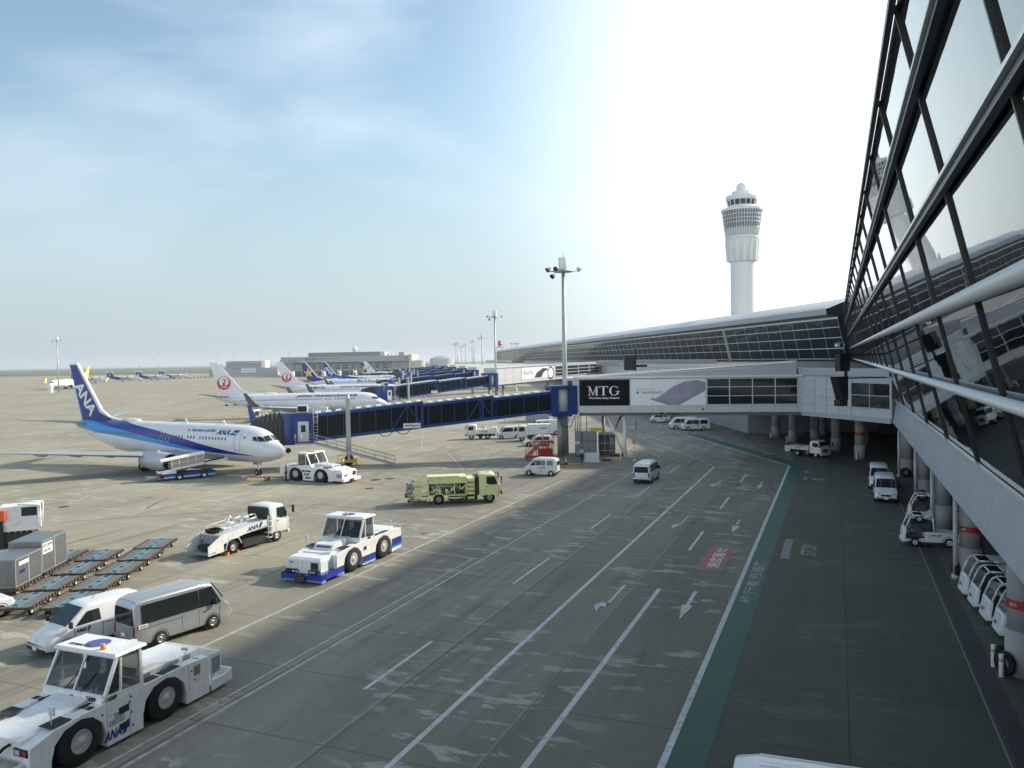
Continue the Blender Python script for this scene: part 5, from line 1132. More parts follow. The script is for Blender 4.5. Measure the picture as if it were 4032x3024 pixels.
def van(lab, loc, h, L=4.7, Wd=1.7, H=2.0, wb=2.55, nose='cabover', paint=M_body, wr=.33, panes=None, rear=True, grp='white vans', mark=None, cat='van', hub=M_rim, detail=True, ribs=False, rimm=None, belt=None):
    t = thing('van' if cat == 'van' else 'car', lab, cat, loc, h, grp); w = Wd/2; b = belt or H*.52; f = L/2
    if nose == 'cabover': sec = [(-f, .42, b, H-.28, w*.94, w*.80), (-f+.12, .30, b, H-.08, w*.98, w*.84), (-f+.5, .26, b, H, w, w*.86), (f-1.5, .26, b, H, w, w*.86), (f-1.0, .26, b, H-.10, w, w*.84), (f-.38, .26, b-.02, b+.12, w*.99, w*.93), (f-.10, .28, b-.22, b-.10, w*.96, w*.9), (f, .40, b-.5, b-.4, w*.88, w*.82)]; ws = (f-1.0, H-.10, f-.38, b+.12)
    elif nose == 'short': sec = [(-f, .42, b, H-.25, w*.94, w*.82), (-f+.12, .30, b, H-.06, w*.98, w*.85), (-f+.6, .26, b, H, w, w*.87), (f-2.0, .26, b, H, w, w*.86), (f-1.75, .26, b, H-.06, w, w*.84), (f-.85, .26, b-.03, b+.07, w*.99, w*.9), (f-.35, .26, b-.22, b-.10, w*.96, w*.86), (f-.08, .30, b-.42, b-.34, w*.88, w*.76), (f, .36, b-.6, b-.52, w*.78, w*.66)]; ws = (f-1.75, H-.06, f-.85, b+.07)
    else: sec = [(-f, .42, b, H-.35, w*.92, w*.78), (-f+.2, .28, b, H-.08, w*.97, w*.80), (-f+.8, .26, b, H, w, w*.82), (f-2.4, .26, b, H-.02, w, w*.82), (f-2.0, .26, b, H-.12, w, w*.80), (f-1.15, .26, b-.02, b+.05, w*.99, w*.9), (f-.25, .28, b-.16, b-.08, w*.95, w*.85), (f, .38, b-.32, b-.28, w*.86, w*.74)]; ws = (f-2.0, H-.12, f-1.15, b+.05)
    bo = smooth(body_loft(sec).build('body', paint, t, bevel=.025), 62 if nose == 'short' else 45)
    wr_ = w*.86; yf = lambda z: w if z <= b else w+(wr_-w)*(z-b)/(H-.12-b)
    x0, z0, x1, z1 = ws; m = (w*.80, w*.90)
    dx, dz = x1-x0, z1-z0; nl = math.hypot(dx, dz); ox, oz = -dz/nl*.02, dx/nl*.02; x0, z0, x1, z1 = x0+dx*.08, z0+dz*.08, x0+dx*.95, z0+dz*.95
    MB().add([(x0+ox, -m[0]*.94, z0+oz), (x0+ox, m[0]*.94, z0+oz), (x1+ox, m[1]*.97, z1+oz), (x1+ox, -m[1]*.97, z1+oz)], [(0, 1, 2, 3)]).build('windscreen', M_glass, t)
    if panes is None: panes = [(-.42, -.16), (-.14, .12)]
    zt_, zl = H-.26, b+.07
    if nose == 'cabover': dpts = [(f-1.72, zl), (f-.62, zl-.02), (f-1.06, zt_), (f-1.72, zt_)]
    elif nose == 'short': dpts = [(f-2.35, zl), (f-1.25, zl-.02), (f-1.78, zt_-.02), (f-2.3, zt_)]
    else: dpts = [(f-2.6, zl), (f-1.45, zl), (f-2.0, zt_), (f-2.55, zt_)]
    sidepane(t, dpts, yf, name='door_window')
    for a, c in panes: sidepane(t, [(a*L, zl), (c*L, zl), (c*L-.03, zt_), (a*L+.03, zt_)], yf)
    if rear:
        MB().add([(-f-.015+.0, -w*.80, b+.05), (-f-.015, w*.80, b+.05), (-f-.014, w*.74, H-.36), (-f-.014, -w*.74, H-.36)], [(0, 1, 2, 3)]).build('rear_window', M_glass, t)
    for sg in (-1, 1):
        for xx in (-wb/2, wb/2):
            MB().lathe([(.02, sg*(w-.035)), (wr*1.22, sg*(w-.035)), (wr*1.22, sg*(w+.006)), (wr*1.14, sg*(w+.006)), (wr*1.14, sg*(w-.05))], (xx, 0, wr*1.0), 'y', 24).build('wheel_arch', M_dark, bo)
            wheel(t, xx, sg*(w-.06), wr, .19, sg, rimm or hub)
        MB().box(-f-.01, -f+.07, sg*w*.82-.07, sg*w*.82+.07, b-.40, b+.02).build('tail_lamp', M_red, t)
        if nose == 'short': q = [(f-.66, sg*w*.9, b-.08), (f-.20, sg*w*.60, b-.36), (f-.12, sg*w*.78, b-.42), (f-.50, sg*w*.97, b-.17)]
        else: q = [(f-.02, sg*w*.48, b-.50), (f-.02, sg*w*.48, b-.30), (f-.09, sg*w*.86, b-.26), (f-.05, sg*w*.86, b-.50)]
        MB().add([(x+.03, y, z+.035) for x, y, z in q], [(0, 1, 2, 3)]).build('headlight', M_lamp, t)
        mi = MB(); mi.box(f-1.05, f-.93, sg*(w+.05)-.08+sg*.07, sg*(w+.05)+.08+sg*.07, b+.05, b+.32); mi.beam((f-1.0, sg*w*.95, b+.1), (f-1.0, sg*(w+.1), b+.15), .04); mi.build('wing_mirror', M_dark if paint != M_silver else M_dark, t, bevel=.02)
    MB().box(f-.10, f+.03, -w*.82, w*.82, .26, .40).build('front_bumper', M_dark if nose != 'short' else M_dark, t, bevel=.03)
    MB().box(-f-.06, -f+.1, -w*.9, w*.9, .28, .46).build('rear_bumper', M_dark, t, bevel=.03)
    if nose != 'short': MB().box(f-.04, f+.012, -w*.42, w*.42, b-.50, b-.36).build('grille', M_dark, t)
    MB().box(f+.03, f+.045, -.16, .16, .30, .44).build('number_plate', M_white, t); MB().box(-f-.075, -f-.06, -.16, .16, b-.45, b-.30).build('number_plate', M_white, t)
    if ribs:
        r = MB()
        for k in range(7): y = (-.72+.24*k)*w; r.box(-f+.6, f-1.55, y-.018, y+.018, H-.005-.012*abs(k-3), H+.018-.012*abs(k-3))
        r.build('roof_ribs', paint, bo)
    if detail:
        sl = MB()
        for sg in (-1, 1):
            for xx in (f-1.78, f-.72 if nose == 'cabover' else f-1.2, -.05*L): sl.box(xx-.008, xx+.008, sg*(w-.002)-.004, sg*(w-.002)+.008, .40, b-.01)
            sl.box(-f+.3, -.05*L, sg*w-.004, sg*w+.008, b-.12, b-.10); sl.box(f-1.6, f-1.42, sg*w-.004, sg*w+.02, b-.20, b-.15)
        sl.build('panel_seam', M_dark, bo)
    if mark:
        mx, mz, mw, mh = mark
        for sg in (-1, 1):
            r = (-sg, 0, 0); x0_ = mx if sg < 0 else mx+mw*1.3
            rr_ = (1, 0, 0) if sg < 0 else (-1, 0, 0)
            text('ANA', t, M_anab, (x0_, sg*(w+.014), mz), rr_, (0, 0, 1), width=mw, height=mh, shear=.25, bold=.03)
            xs = mx+mw*1.05 if sg < 0 else x0_-mw*1.05; d = 1 if sg < 0 else -1
            MB().add([(xs, sg*(w+.014), mz), (xs+d*mw*.18, sg*(w+.014), mz), (xs+d*mw*.36, sg*(w+.014), mz+mh*1.2), (xs+d*mw*.18, sg*(w+.014), mz+mh*1.2)], [(0, 1, 2, 3)]).build('slash_mark', M_anab, t)
    return t
# silver high-roof van and white electric van in the foreground
def off(p, h, f, s_): d = hv(h); r = Vector((d.y, -d.x, 0)); return (p[0]+d.x*f+r.x*s_, p[1]+d.y*f+r.y*s_, 0)
hi = van('silver high-roofed van with a long dark side window parked behind the big white tug', off((-15.26, 33.83), 55.7, 1.27, -.85), 55.7, L=4.75, Wd=1.75, H=2.18, wb=2.55, nose='cabover', paint=M_silver, panes=[(-.44, .135)], mark=None, hub=M_hub, ribs=True, grp=None, wr=.33, belt=1.06)
pl = MB().box(-2.25, -1.85, -.895, -.885, .98, 1.14).build('logo_plate', M_white, hi); text('ANA', pl, M_anab, (-2.2, -.898, 1.02), (1, 0, 0), (0, 0, 1), width=.3, height=.08, shear=.2)
nv = van('rounded white electric van with dark windscreen beside the silver van', (-18.75, 34.55, 0), 236, L=4.4, Wd=1.7, H=1.84, wb=2.6, nose='short', paint=M_body, panes=[], mark=(.35, .78, .48, .15), grp=None, rear=True, wr=.31, belt=1.02)
MB().cyl((-.2, 0, 1.83), (-.42, 0, 2.06), .012, .008, 5).build('aerial', M_dark, nv)
text('N', nv, M_grey, (2.165, -.06, .66), (0, 1, 0), (-.3, 0, 1), height=.09)
van('small white van with ANA on its side, crossing in front of the red steps', off((2.75, 81.62), 161, 0, .62), 161, L=3.5, Wd=1.5, H=1.86, wb=2.35, nose='cabover', panes=[(-.40, -.20), (-.17, .10)], mark=(-.55, .80, .42, .14), wr=.29, grp=None, belt=1.02)
van('white van driving away along the road with a big dark rear window', off((12.15, 75.25), 67.5, 2.1, 0), 67.5, L=4.6, Wd=1.7, H=2.0, nose='cabover', panes=[(-.40, -.14), (-.12, .12)], mark=(-.2, .86, .4, .12), grp=None)
van('white van facing the camera beside the columns, parked nose to tail with another', off((29.75, 63.4), 247.0, -2.2, 0), 247.0, L=4.5, Wd=1.7, H=1.98, nose='cabover', panes=[(-.40, -.14), (-.12, .12)], ribs=True, grp=None)
van('white van hidden behind another facing the camera beside the columns', off((32.3, 69.4), 247.0, -2.2, .25), 247.0, L=4.5, Wd=1.7, H=1.98, nose='cabover', panes=[(-.40, -.14), (-.12, .12)], grp=None)
van('white van parked broadside under the walkway, front one of an overlapping pair', (29.6, 129.3, 0), 179, L=4.6, Wd=1.7, H=1.98, nose='cabover', panes=[(-.42, -.16), (-.12, .12)], mark=(-.55, .86, .5, .14), grp=None)
van('white van parked broadside under the walkway, mostly hidden behind its twin', (28.3, 132.4, 0), 179, L=4.6, Wd=1.7, H=1.98, nose='cabover', panes=[(-.42, -.16), (-.12, .12)], grp=None)
van('small white van parked farther under the walkway below the 3.8m mark', (27.0, 146.0, 0), 176, L=3.5, Wd=1.5, H=1.86, wb=2.35, nose='cabover', panes=[(-.40, -.20), (-.17, .10)], mark=(-.55, .80, .42, .14), wr=.29, grp=None)
van('white estate car with black lettering parked in front of the box truck', off((3.25, 111.0), 187, 0, -.6), 187, L=4.1, Wd=1.65, H=1.5, wb=2.5, nose='hood', panes=[(-.40, -.18), (-.15, .02)], mark=(-.1, .55, .6, .2), wr=.3, cat='car', grp=None)
van('small white van at the left end of the row behind the jet bridge', (-.6, 121.5, 0), 183, L=3.6, Wd=1.55, H=1.9, wb=2.4, nose='cabover', panes=[(-.40, -.20), (-.17, .10)], wr=.29, grp=None)
van('white high-roof van parked behind the box truck', (5.3, 126, 0), 184, L=5.2, Wd=1.85, H=2.4, wb=2.8, nose='cabover', panes=[(-.1, .12)], grp=None)
van('small white van crossing the open apron near the red-crane tails', (-82, 232, 0), 185, L=3.5, Wd=1.5, H=1.86, wb=2.35, nose='cabover', panes=[(-.40, -.20), (-.17, .10)], wr=.29, grp=None)
van('white van cut by the bottom edge, only its ribbed roof in view', (6.62, 18.9, 0), 160, L=4.7, Wd=1.72, H=2.0, nose='cabover', panes=[(-.40, -.14), (-.12, .12)], ribs=True, grp=None)
# ---- trucks ----
def truck_cab(t, x1, Wd, z0, H, Lc, paint, name='cab', rearwin=False):
    w = Wd/2; b = z0+(H-z0)*.50
    sec = [(x1-Lc, z0, b, H-.12, w*.98, w*.90), (x1-Lc+.15, z0, b, H-.02, w, w*.92), (x1-.75, z0, b, H, w, w*.92), (x1-.42, z0, b, H-.10, w, w*.90), (x1-.12, z0, b, b+.10, w*.99, w*.95), (x1, z0+.05, b-.15, b-.08, w*.96, w*.92), (x1, z0+.1, b-.45, b-.38, w*.95, w*.9)]
    c = smooth(body_loft(sec).build(name, paint, t, bevel=.035), 40)
    yf = lambda z: w+(w*.92-w)*(z-b)/(H-.12-b) if z > b else w
    zt_, zl = H-.28, b+.06
    MB().add([(x1-.36, -w*.84, H-.15), (x1-.36, w*.84, H-.15), (x1-.095, w*.93, b+.15), (x1-.095, -w*.93, b+.15)], [(0, 1, 2, 3)]).build('windscreen', M_glass, c)
    for sg in (-1, 1):
        MB().add([(x, sg*(yf(z)+.012), z) for x, z in ((x1-1.15, zl+.02), (x1-.75, zl-.10), (x1-.20, zl-.04), (x1-.44, zt_), (x1-1.12, zt_))], [tuple(range(5))]).build('door_window', M_tglass, c)
        MB().box(x1-.02, x1+.02, sg*w*.62-.16, sg*w*.62+.16, z0+.18, z0+.40).build('headlight', M_lamp, c, bevel=.02)
        m_ = MB(); m_.tube([(x1-.2, sg*w, H-.25), (x1+.12, sg*(w+.18), H-.28)], .02); m_.box(x1+.07, x1+.15, sg*(w+.26)-.09, sg*(w+.26)+.09, H-.75, H-.25); m_.build('wing_mirror', M_dark, c)
        sm_ = MB()
        for xx in (x1-1.25, x1-.12): sm_.box(xx-.008, xx+.008, sg*w-.004, sg*w+.012, z0+.1, b)
        sm_.box(x1-1.15, x1-.98, sg*w-.004, sg*w+.03, b-.20, b-.15); sm_.build('door_seam', M_dark, c)
    if rearwin: MB().box(x1-Lc-.015, x1-Lc+.01, -w*.55, w*.55, b+.05, H-.35).build('rear_window', M_glass, c)
    MB().box(x1-.1, x1+.06, -w*.95, w*.95, z0-.22, z0+.06).build('bumper', paint, c, bevel=.03); MB().box(x1-.01, x1+.015, -w*.42, w*.42, z0+.2, z0+.5).build('grille', M_dark, c)
    return c
def chassis(t, x0, x1, z, Wd, wb_r, wb_f, r, hub=M_rim, rear2=True):
    m = MB(); m.box(x0, x1, -.4, .4, z-.25, z); m.box(wb_r-.1, wb_r+.1, -Wd/2+.2, Wd/2-.2, r-.1, r+.1); m.box(wb_f-.1, wb_f+.1, -Wd/2+.2, Wd/2-.2, r-.1, r+.1)
    m.box(wb_r+.9, wb_f-1.0, -Wd/2+.08, -Wd/2+.5, z-.55, z-.1); m.box(wb_r+.9, wb_f-1.2, Wd/2-.5, Wd/2-.08, z-.55, z-.1); m.build('chassis', M_dark, t)
    for sg in (-1, 1): wheel(t, wb_f, sg*(Wd/2-.14), r, .24, sg, hub, .46); wheel(t, wb_r, sg*(Wd/2-.22), r, .42, sg, hub, .44)
def ana_mark(t, y, x, z, wd, ht, par=None, name='lettering', rise=0):
    o = text('ANA', par or t, M_anab, (x, y, z), (1, 0, rise) if y < 0 else (-1, 0, rise), (0, 0, 1), width=wd, height=ht, shear=.3, bold=.02)
    d = 1 if y < 0 else -1; a = x+d*wd*1.04
    z2 = z+rise*wd
    MB().add([(a, y, z2), (a+d*wd*.22, y, z2+rise*.1), (a+d*wd*.42, y, z2+ht*1.15), (a+d*wd*.2, y, z2+ht*1.15)], [(0, 1, 2, 3)]).build('slash_mark', M_anab, par or t)
def lav_truck():
    h = 61.6; rw = (-17.88, 50.19); t = thing('water_service_truck', 'white service truck with deck pipes, coiled black hose and sloping side panels, beside the dollies', 'truck', off(rw, h, 0, -.95), h)
    Wd = 2.0; chassis(t, -1.6, 5.2, .75, Wd, 0, 3.79, .42)
    truck_cab(t, 4.95, 2.0, .62, 2.55, 1.75, M_white, rearwin=True)
    MB().box(3.0, 3.18, -.9, .9, .8, 2.4).build('air_stack', M_dark, t, bevel=.04)
    # tank deck rising to the cab
    m = MB(); m.hexa([(-.9, -.93, .95), (3.0, -.93, 1.15), (3.0, .93, 1.15), (-.9, .93, .95)], [(-.9, -.93, 1.35), (3.0, -.93, 1.62), (3.0, .93, 1.62), (-.9, .93, 1.35)]); m.build('tank_deck', M_lgrey, t)
    for sg in (-1, 1):
        m = MB(); y = sg*1.0
        m.prism([(-1.95, .25), (-.75, .32), (-.75, .78), (.2, .98), (2.95, 1.30), (2.95, 1.66), (-.85, 1.36), (-1.05, 1.30), (-1.95, .82)], 'y', min(y, y-sg*.06), max(y, y-sg*.06)); m.build('side_panel', M_white, t)
        r = MB(); r.tube([(-1.0, sg*.95, 1.45), (-1.0, sg*.95, 1.62), (1.2, sg*.95, 1.80)], .022)
        for x in (-.3, .5, 1.2): r.tube([(x, sg*.95, 1.40), (x, sg*.95, 1.70)], .018)
        r.build('handrail', M_white, t)
        a = MB(); a.tube([(-.62, sg*1.0, .35), (-.42, sg*1.0, .95), (.42, sg*1.0, 1.0), (.68, sg*1.0, .55)], .035); a.build('mudguard_frame', M_white, t)
    m = MB(); m.box(-1.95, -.2, -.94, .94, .30, .38); m.box(-1.0, -.95, -.94, .94, .38, .9); m.build('rear_platform', M_grey, t)
    m = MB(); m.box(-.95, -.4, -.35, .55, .4, 1.25)
    for y in (-.7, -.5, .7): m.tube([(-1.1, y, .4), (-1.1, y, 1.2), (-.8, y, 1.25)], .05)
    m.build('pump_unit', M_grey, t)
    hs = MB(); R_ = [(-.55+.42*math.cos(q)*1.1, .1+.5*math.sin(q), 1.45+.02*math.sin(3*q)) for q in [2*math.pi*k/20 for k in range(21)]]; hs.tube(R_, .055, 8); hs.tube([(x, y, z+.1) for x, y, z in R_], .055, 8); hs.build('coiled_hose', M_black, t)
    m = MB(); m.tube([(1.2, -.45, 1.6), (1.2, -.45, 2.0), (1.75, -.45, 2.05), (1.75, -.45, 1.8), (2.5, -.45, 1.85)], .055, 8); m.tube([(1.0, .5, 1.6), (1.0, .5, 2.0), (1.15, .5, 2.1), (1.3, .5, 1.85), (2.0, .5, 1.9)], .05, 8); m.tube([(2.0, -.1, 1.6), (2.0, -.1, 2.0), (2.7, -.1, 2.0), (2.7, -.3, 1.7)], .055, 8); m.build('pipework', M_white, t)
    MB().cyl((.75, .05, 1.5), (.75, .05, 1.82), .24, .24, 18).build('manhole', M_white, t); MB().cyl((1.1, .3, 1.6), (1.1, .3, 1.88), .09, .09, 10).build('red_valve', M_redp, t)
    MB().box(-.1, .5, -.3, .25, 1.5, 1.56).build('hatch', M_white, t)
    l = MB()
    for x in (2.96, 3.30): l.tube([(x, -1.03, .38), (x, -1.03, 1.9 if x < 3 else 1.5)], .028)
    for k in range(4): l.tube([(2.96, -1.03, .42+k*.36), (3.30, -1.03, .42+k*.36)], .028)
    l.tube([(3.30, -1.03, 1.5), (3.28, -1.0, 2.15), (3.2, -.98, 2.25)], .025); l.build('ladder', M_white, t)
    ana_mark(t, -1.012, 1.15, 1.16, .95, .28, rise=.11)
    text('LS-4609', t, M_grey, (-1.85, -1.012, .36), (1, 0, 0), (0, 0, 1), width=.45, height=.08)
    for x in (-.42, .44): c = MB().hexa([(x-.1, -1.0, 0), (x+.1, -1.0, 0), (x+.1, -.75, 0), (x-.1, -.75, 0)], [(x-.02 if x < 0 else x-.1, -1.0, .2), (x+.1 if x < 0 else x-.05, -1.0, .2), (x+.1 if x < 0 else x-.05, -.75, .2), (x-.02 if x < 0 else x-.1, -.75, .2)]).build('wheel_chock', M_orange, None); c.location = t.location; c.rotation_euler = t.rotation_euler; tag(c, 'orange chock %s the rear wheel of the white service truck' % ('behind' if x < 0 else 'in front of'), 'wheel chock', 'orange wheel chocks')
lav_truck()
def fuel_truck():
    h = 7.5; rw = (-6.28, 66.16); t = thing('hydrant_fuel_truck', 'pale yellow-green fuelling truck full of pipes and hoses with KAFCO on its rear panel', 'truck', off(rw, h, 0, -.95), h)
    chassis(t, -2.8, 5.4, .85, 2.1, 0, 4.25, .46, M_grey)
    truck_cab(t, 5.15, 2.1, .62, 2.5, 1.75, M_yg)
    MB().add([(4.0, -.35, 2.515), (4.35, -.35, 2.515), (4.35, .05, 2.515), (4.0, .05, 2.515)], [(0, 1, 2, 3)]).build('roof_emblem', M_lb, t)
    MB().box(3.05, 3.4, -.95, .95, .7, 2.2).build('engine_housing', M_dark, t)
    m = MB(); m.box(-.9, 2.35, -1.0, -.9, 1.75, 2.25); m.box(-.9, 2.35, .9, 1.0, .8, 2.25); m.box(-.9, 2.35, -1.0, 1.0, 2.2, 2.28); m.box(-.92, -.8, -1.0, 1.0, .7, 2.25); m.box(1.28, 1.36, -1.0, -.9, .75, 1.8); m.box(2.27, 2.36, -1.0, 1.0, .7, 2.2); m.box(-.9, 2.35, -1.0, 1.0, .7, .8); m.box(-.2, -.12, -1.0, -.92, .8, 1.2); m.build('equipment_frame', M_yg, t)
    MB().box(-.8, 2.27, -.55, .85, .85, 2.15).build('equipment_core', M_dark, t)
    m = MB()
    for k in range(14): m.box(-.85+k*.19, -.85+k*.19+.13, -.9, -.6, 2.285, 2.31)
    m.build('roof_slots', M_dark, t)
    m = MB()
    for k in range(7): m.cyl((-.35+k*.17, -.60, 1.52), (-.35+k*.17, -.64, 1.52), .055, .055, 10)
    m.build('gauges', M_white, t); MB().box(-.7, 1.1, -.6, -.56, 1.38, 1.7).build('gauge_board', M_grey, t)
    random.seed(5); m = MB()
    for k in range(16):
        x = random.uniform(-.75, 2.1); z = random.uniform(.85, 1.3); m.tube([(x, -.8, z), (x+random.uniform(-.4, .4), -.75, z), (x+random.uniform(-.4, .4), -.7, z+random.uniform(.2, .5))], random.uniform(.03, .07), 7)
    for x in (.1, .7): m.cyl((x, -.75, .95), (x, -.75, 1.25), .13, .13, 12)
    m.build('pipework', M_yg, t)
    m = MB()
    for k in range(12): x = random.uniform(-.7, 2.2); m.tube([(x, -.72, .85), (x+random.uniform(-.2, .2), -.7, 1.7)], .03, 6)
    m.build('steel_pipework', M_steel, t)
    s_ = MB()
    for k in range(5): z = .42+k*.36; s_.box(2.42, 3.0, -1.02, -.62+0*k, z, z+.2 if k else z+.16)
    s_.box(2.42, 3.0, -.7, -.6, .4, 2.1); s_.box(2.4, 3.02, -1.0, 1.0, 1.95, 2.12); s_.tube([(3.0, -1.0, .6), (2.98, -1.0, 2.4)], .025); s_.build('steps', M_yg, t)
    m = MB(); m.box(-2.0, -1.35, -1.0, -.94, 1.05, 2.1); m.box(-2.0, -1.4, -1.0, -.93, .6, .95); m.box(-2.55, -.95, -.98, -.9, .42, .50); m.box(-2.55, -.95, -1, 1, .78, .86); m.box(-1.6, -1.55, .3, .9, .9, 2.2); pn_ = m.build('rear_panels', M_yg, t)
    text('KAFCO', pn_, M_anab, (-1.97, -1.012, 1.52), (1, 0, 0), (0, 0, 1), width=.60, height=.10, bold=.03)
    a = MB(); a.prism([(-.55, .50), (-.30, .95), (.30, .95), (.55, .50), (.48, .50), (.26, .88), (-.26, .88), (-.48, .50)], 'y', -1.04, -.85); a.build('mudguard', M_yg, t)
    m = MB()
    for k in range(64):
        x = random.uniform(-2.65, -2.05); z = random.uniform(.55, 1.95); y = random.uniform(-.95, .8); m.tube([(x, y, z), (x+random.uniform(-.12, .12), y+random.uniform(-.2, .2), z+random.uniform(-.15, .15))], random.uniform(.04, .09), 7)
    m.box(-2.3, -2.1, -.8, .8, .5, 1.8); m.build('hose_couplings', M_grey, t)
    m = MB(); m.tube([(-2.6, -1.05, .38), (-1.9, -1.05, .33), (-1.0, -1.05, .36)], .06, 7); m.tube([(.8, -1.05, .45), (1.5, -1.05, .36), (2.1, -1.05, .5)], .06, 7); m.tube([(-2.6, -1.0, .4), (-2.3, -1.0, .55), (-1.4, -1.0, .45)], .035, 6)
    for x in (-2.5, -1.7, -.75, .75, 1.5, 2.2): m.tube([(x, -1.06, .55), (x, -1.06, .22)], .03, 6)
    m.build('hose_boom', M_dark, t)
    m = MB(); m.box(.75, 2.2, -1.0, -.85, .38, .6); m.build('locker', M_yg, t)
    for sg in (-1, 1): MB().box(5.13, 5.2, sg*.92-.06, sg*.92+.1*sg+.06, .85, 1.1).build('indicator', M_orange, t)
fuel_truck()
def flatbed():
    h = -57; p = off((35.06, 92.07), h, 0, -.82); t = thing('flatbed_truck', 'white low-sided flatbed truck with a wide dark windscreen, turning out by the columns', 'truck', p, h)
    chassis(t, -3.9, .8, .62, 1.75, -2.5, 0, .36); c = truck_cab(t, .75, 1.85, .5, 2.0, 1.5, M_white)
    m = MB(); m.box(-4.2, -1.0, -.93, -.88, .82, 1.15); m.box(-4.2, -1.0, .88, .93, .82, 1.15); m.box(-4.22, -4.17, -.93, .93, .6, 1.15); m.box(-4.2, -.95, -.9, .9, .78, .84); m.box(-1.02, -.95, -.93, .93, .8, 1.3); m.box(-4.2, -3.5, -.94, -.9, .45, 1.15); m.build('flatbed', M_lgrey, t)
    MB().box(-3.4, -2.7, -.8, .5, 1.16, 1.2).build('load_cover', M_white, t); ana_mark(t, -.945, -2.7, .93, .5, .13)
    l = MB()
    for x in (-1.15, -.9): l.tube([(x, -.97, .35), (x, -.97, 1.25)], .02)
    for k in range(4): l.tube([(-1.15, -.97, .4+k*.22), (-.9, -.97, .4+k*.22)], .018)
    l.build('ladder', M_white, t)
flatbed()
def box_truck(lab, p, h):
    t = thing('box_truck', lab, 'truck', p, h); chassis(t, -3.9, 1, .7, 1.9, -2.6, 0, .38); truck_cab(t, .75, 1.9, .55, 2.35, 1.5, M_white)
    b = MB().box(-4.3, -.95, -1.0, 1.0, .95, 2.45).build('cargo_box', M_white, t, bevel=.03)
    ana_mark(t, 1.012, -2.5, 1.75, .75, .28); MB().box(-4.2, -3.85, 1.0, 1.03, 1.3, 2.2).build('side_ladder', M_lgrey, t)
    return t
box_truck('white box truck with ANA on its cargo box, parked left of the grey pole', (1.3, 117.4, 0), 183)
def tank_truck(lab, p, h):
    t = thing('service_truck', lab, 'truck', p, h); chassis(t, -3.6, 1, .7, 1.9, -2.5, 0, .38); truck_cab(t, .75, 1.9, .55, 2.25, 1.5, M_white)
    m = MB(); m.box(-3.9, -1.0, -.9, .9, .8, 1.5); m.box(-2.9, -1.3, .8, .96, .85, 1.45); m.box(-3.9, -3.0, -.8, .8, 1.5, 1.75); m.build('service_body', M_white, t); ana_mark(t, .975, -1.5, 1.05, .7, .25)
    m = MB(); m.tube([(-2.4, 0, 1.5), (-2.4, 0, 1.9), (-1.6, 0, 1.9), (-1.6, 0, 1.5)], .07); m.cyl((-1.9, -.5, 1.5), (-1.9, -.5, 1.8), .25, .25, 12); m.build('pipework', M_pipe, t)
    m = MB()
    for x in (-3.7, -3.3, -2.9): m.tube([(x, .75, 1.5), (x, .75, 2.0)], .02)
    m.tube([(-3.7, .75, 2.0), (-2.9, .75, 2.0)], .02); m.build('handrail', M_pipe, t); return t
tank_truck('white service truck with deck pipes under the jet bridge, left of the row of vans', (-6.3, 121.5, 0), 178)
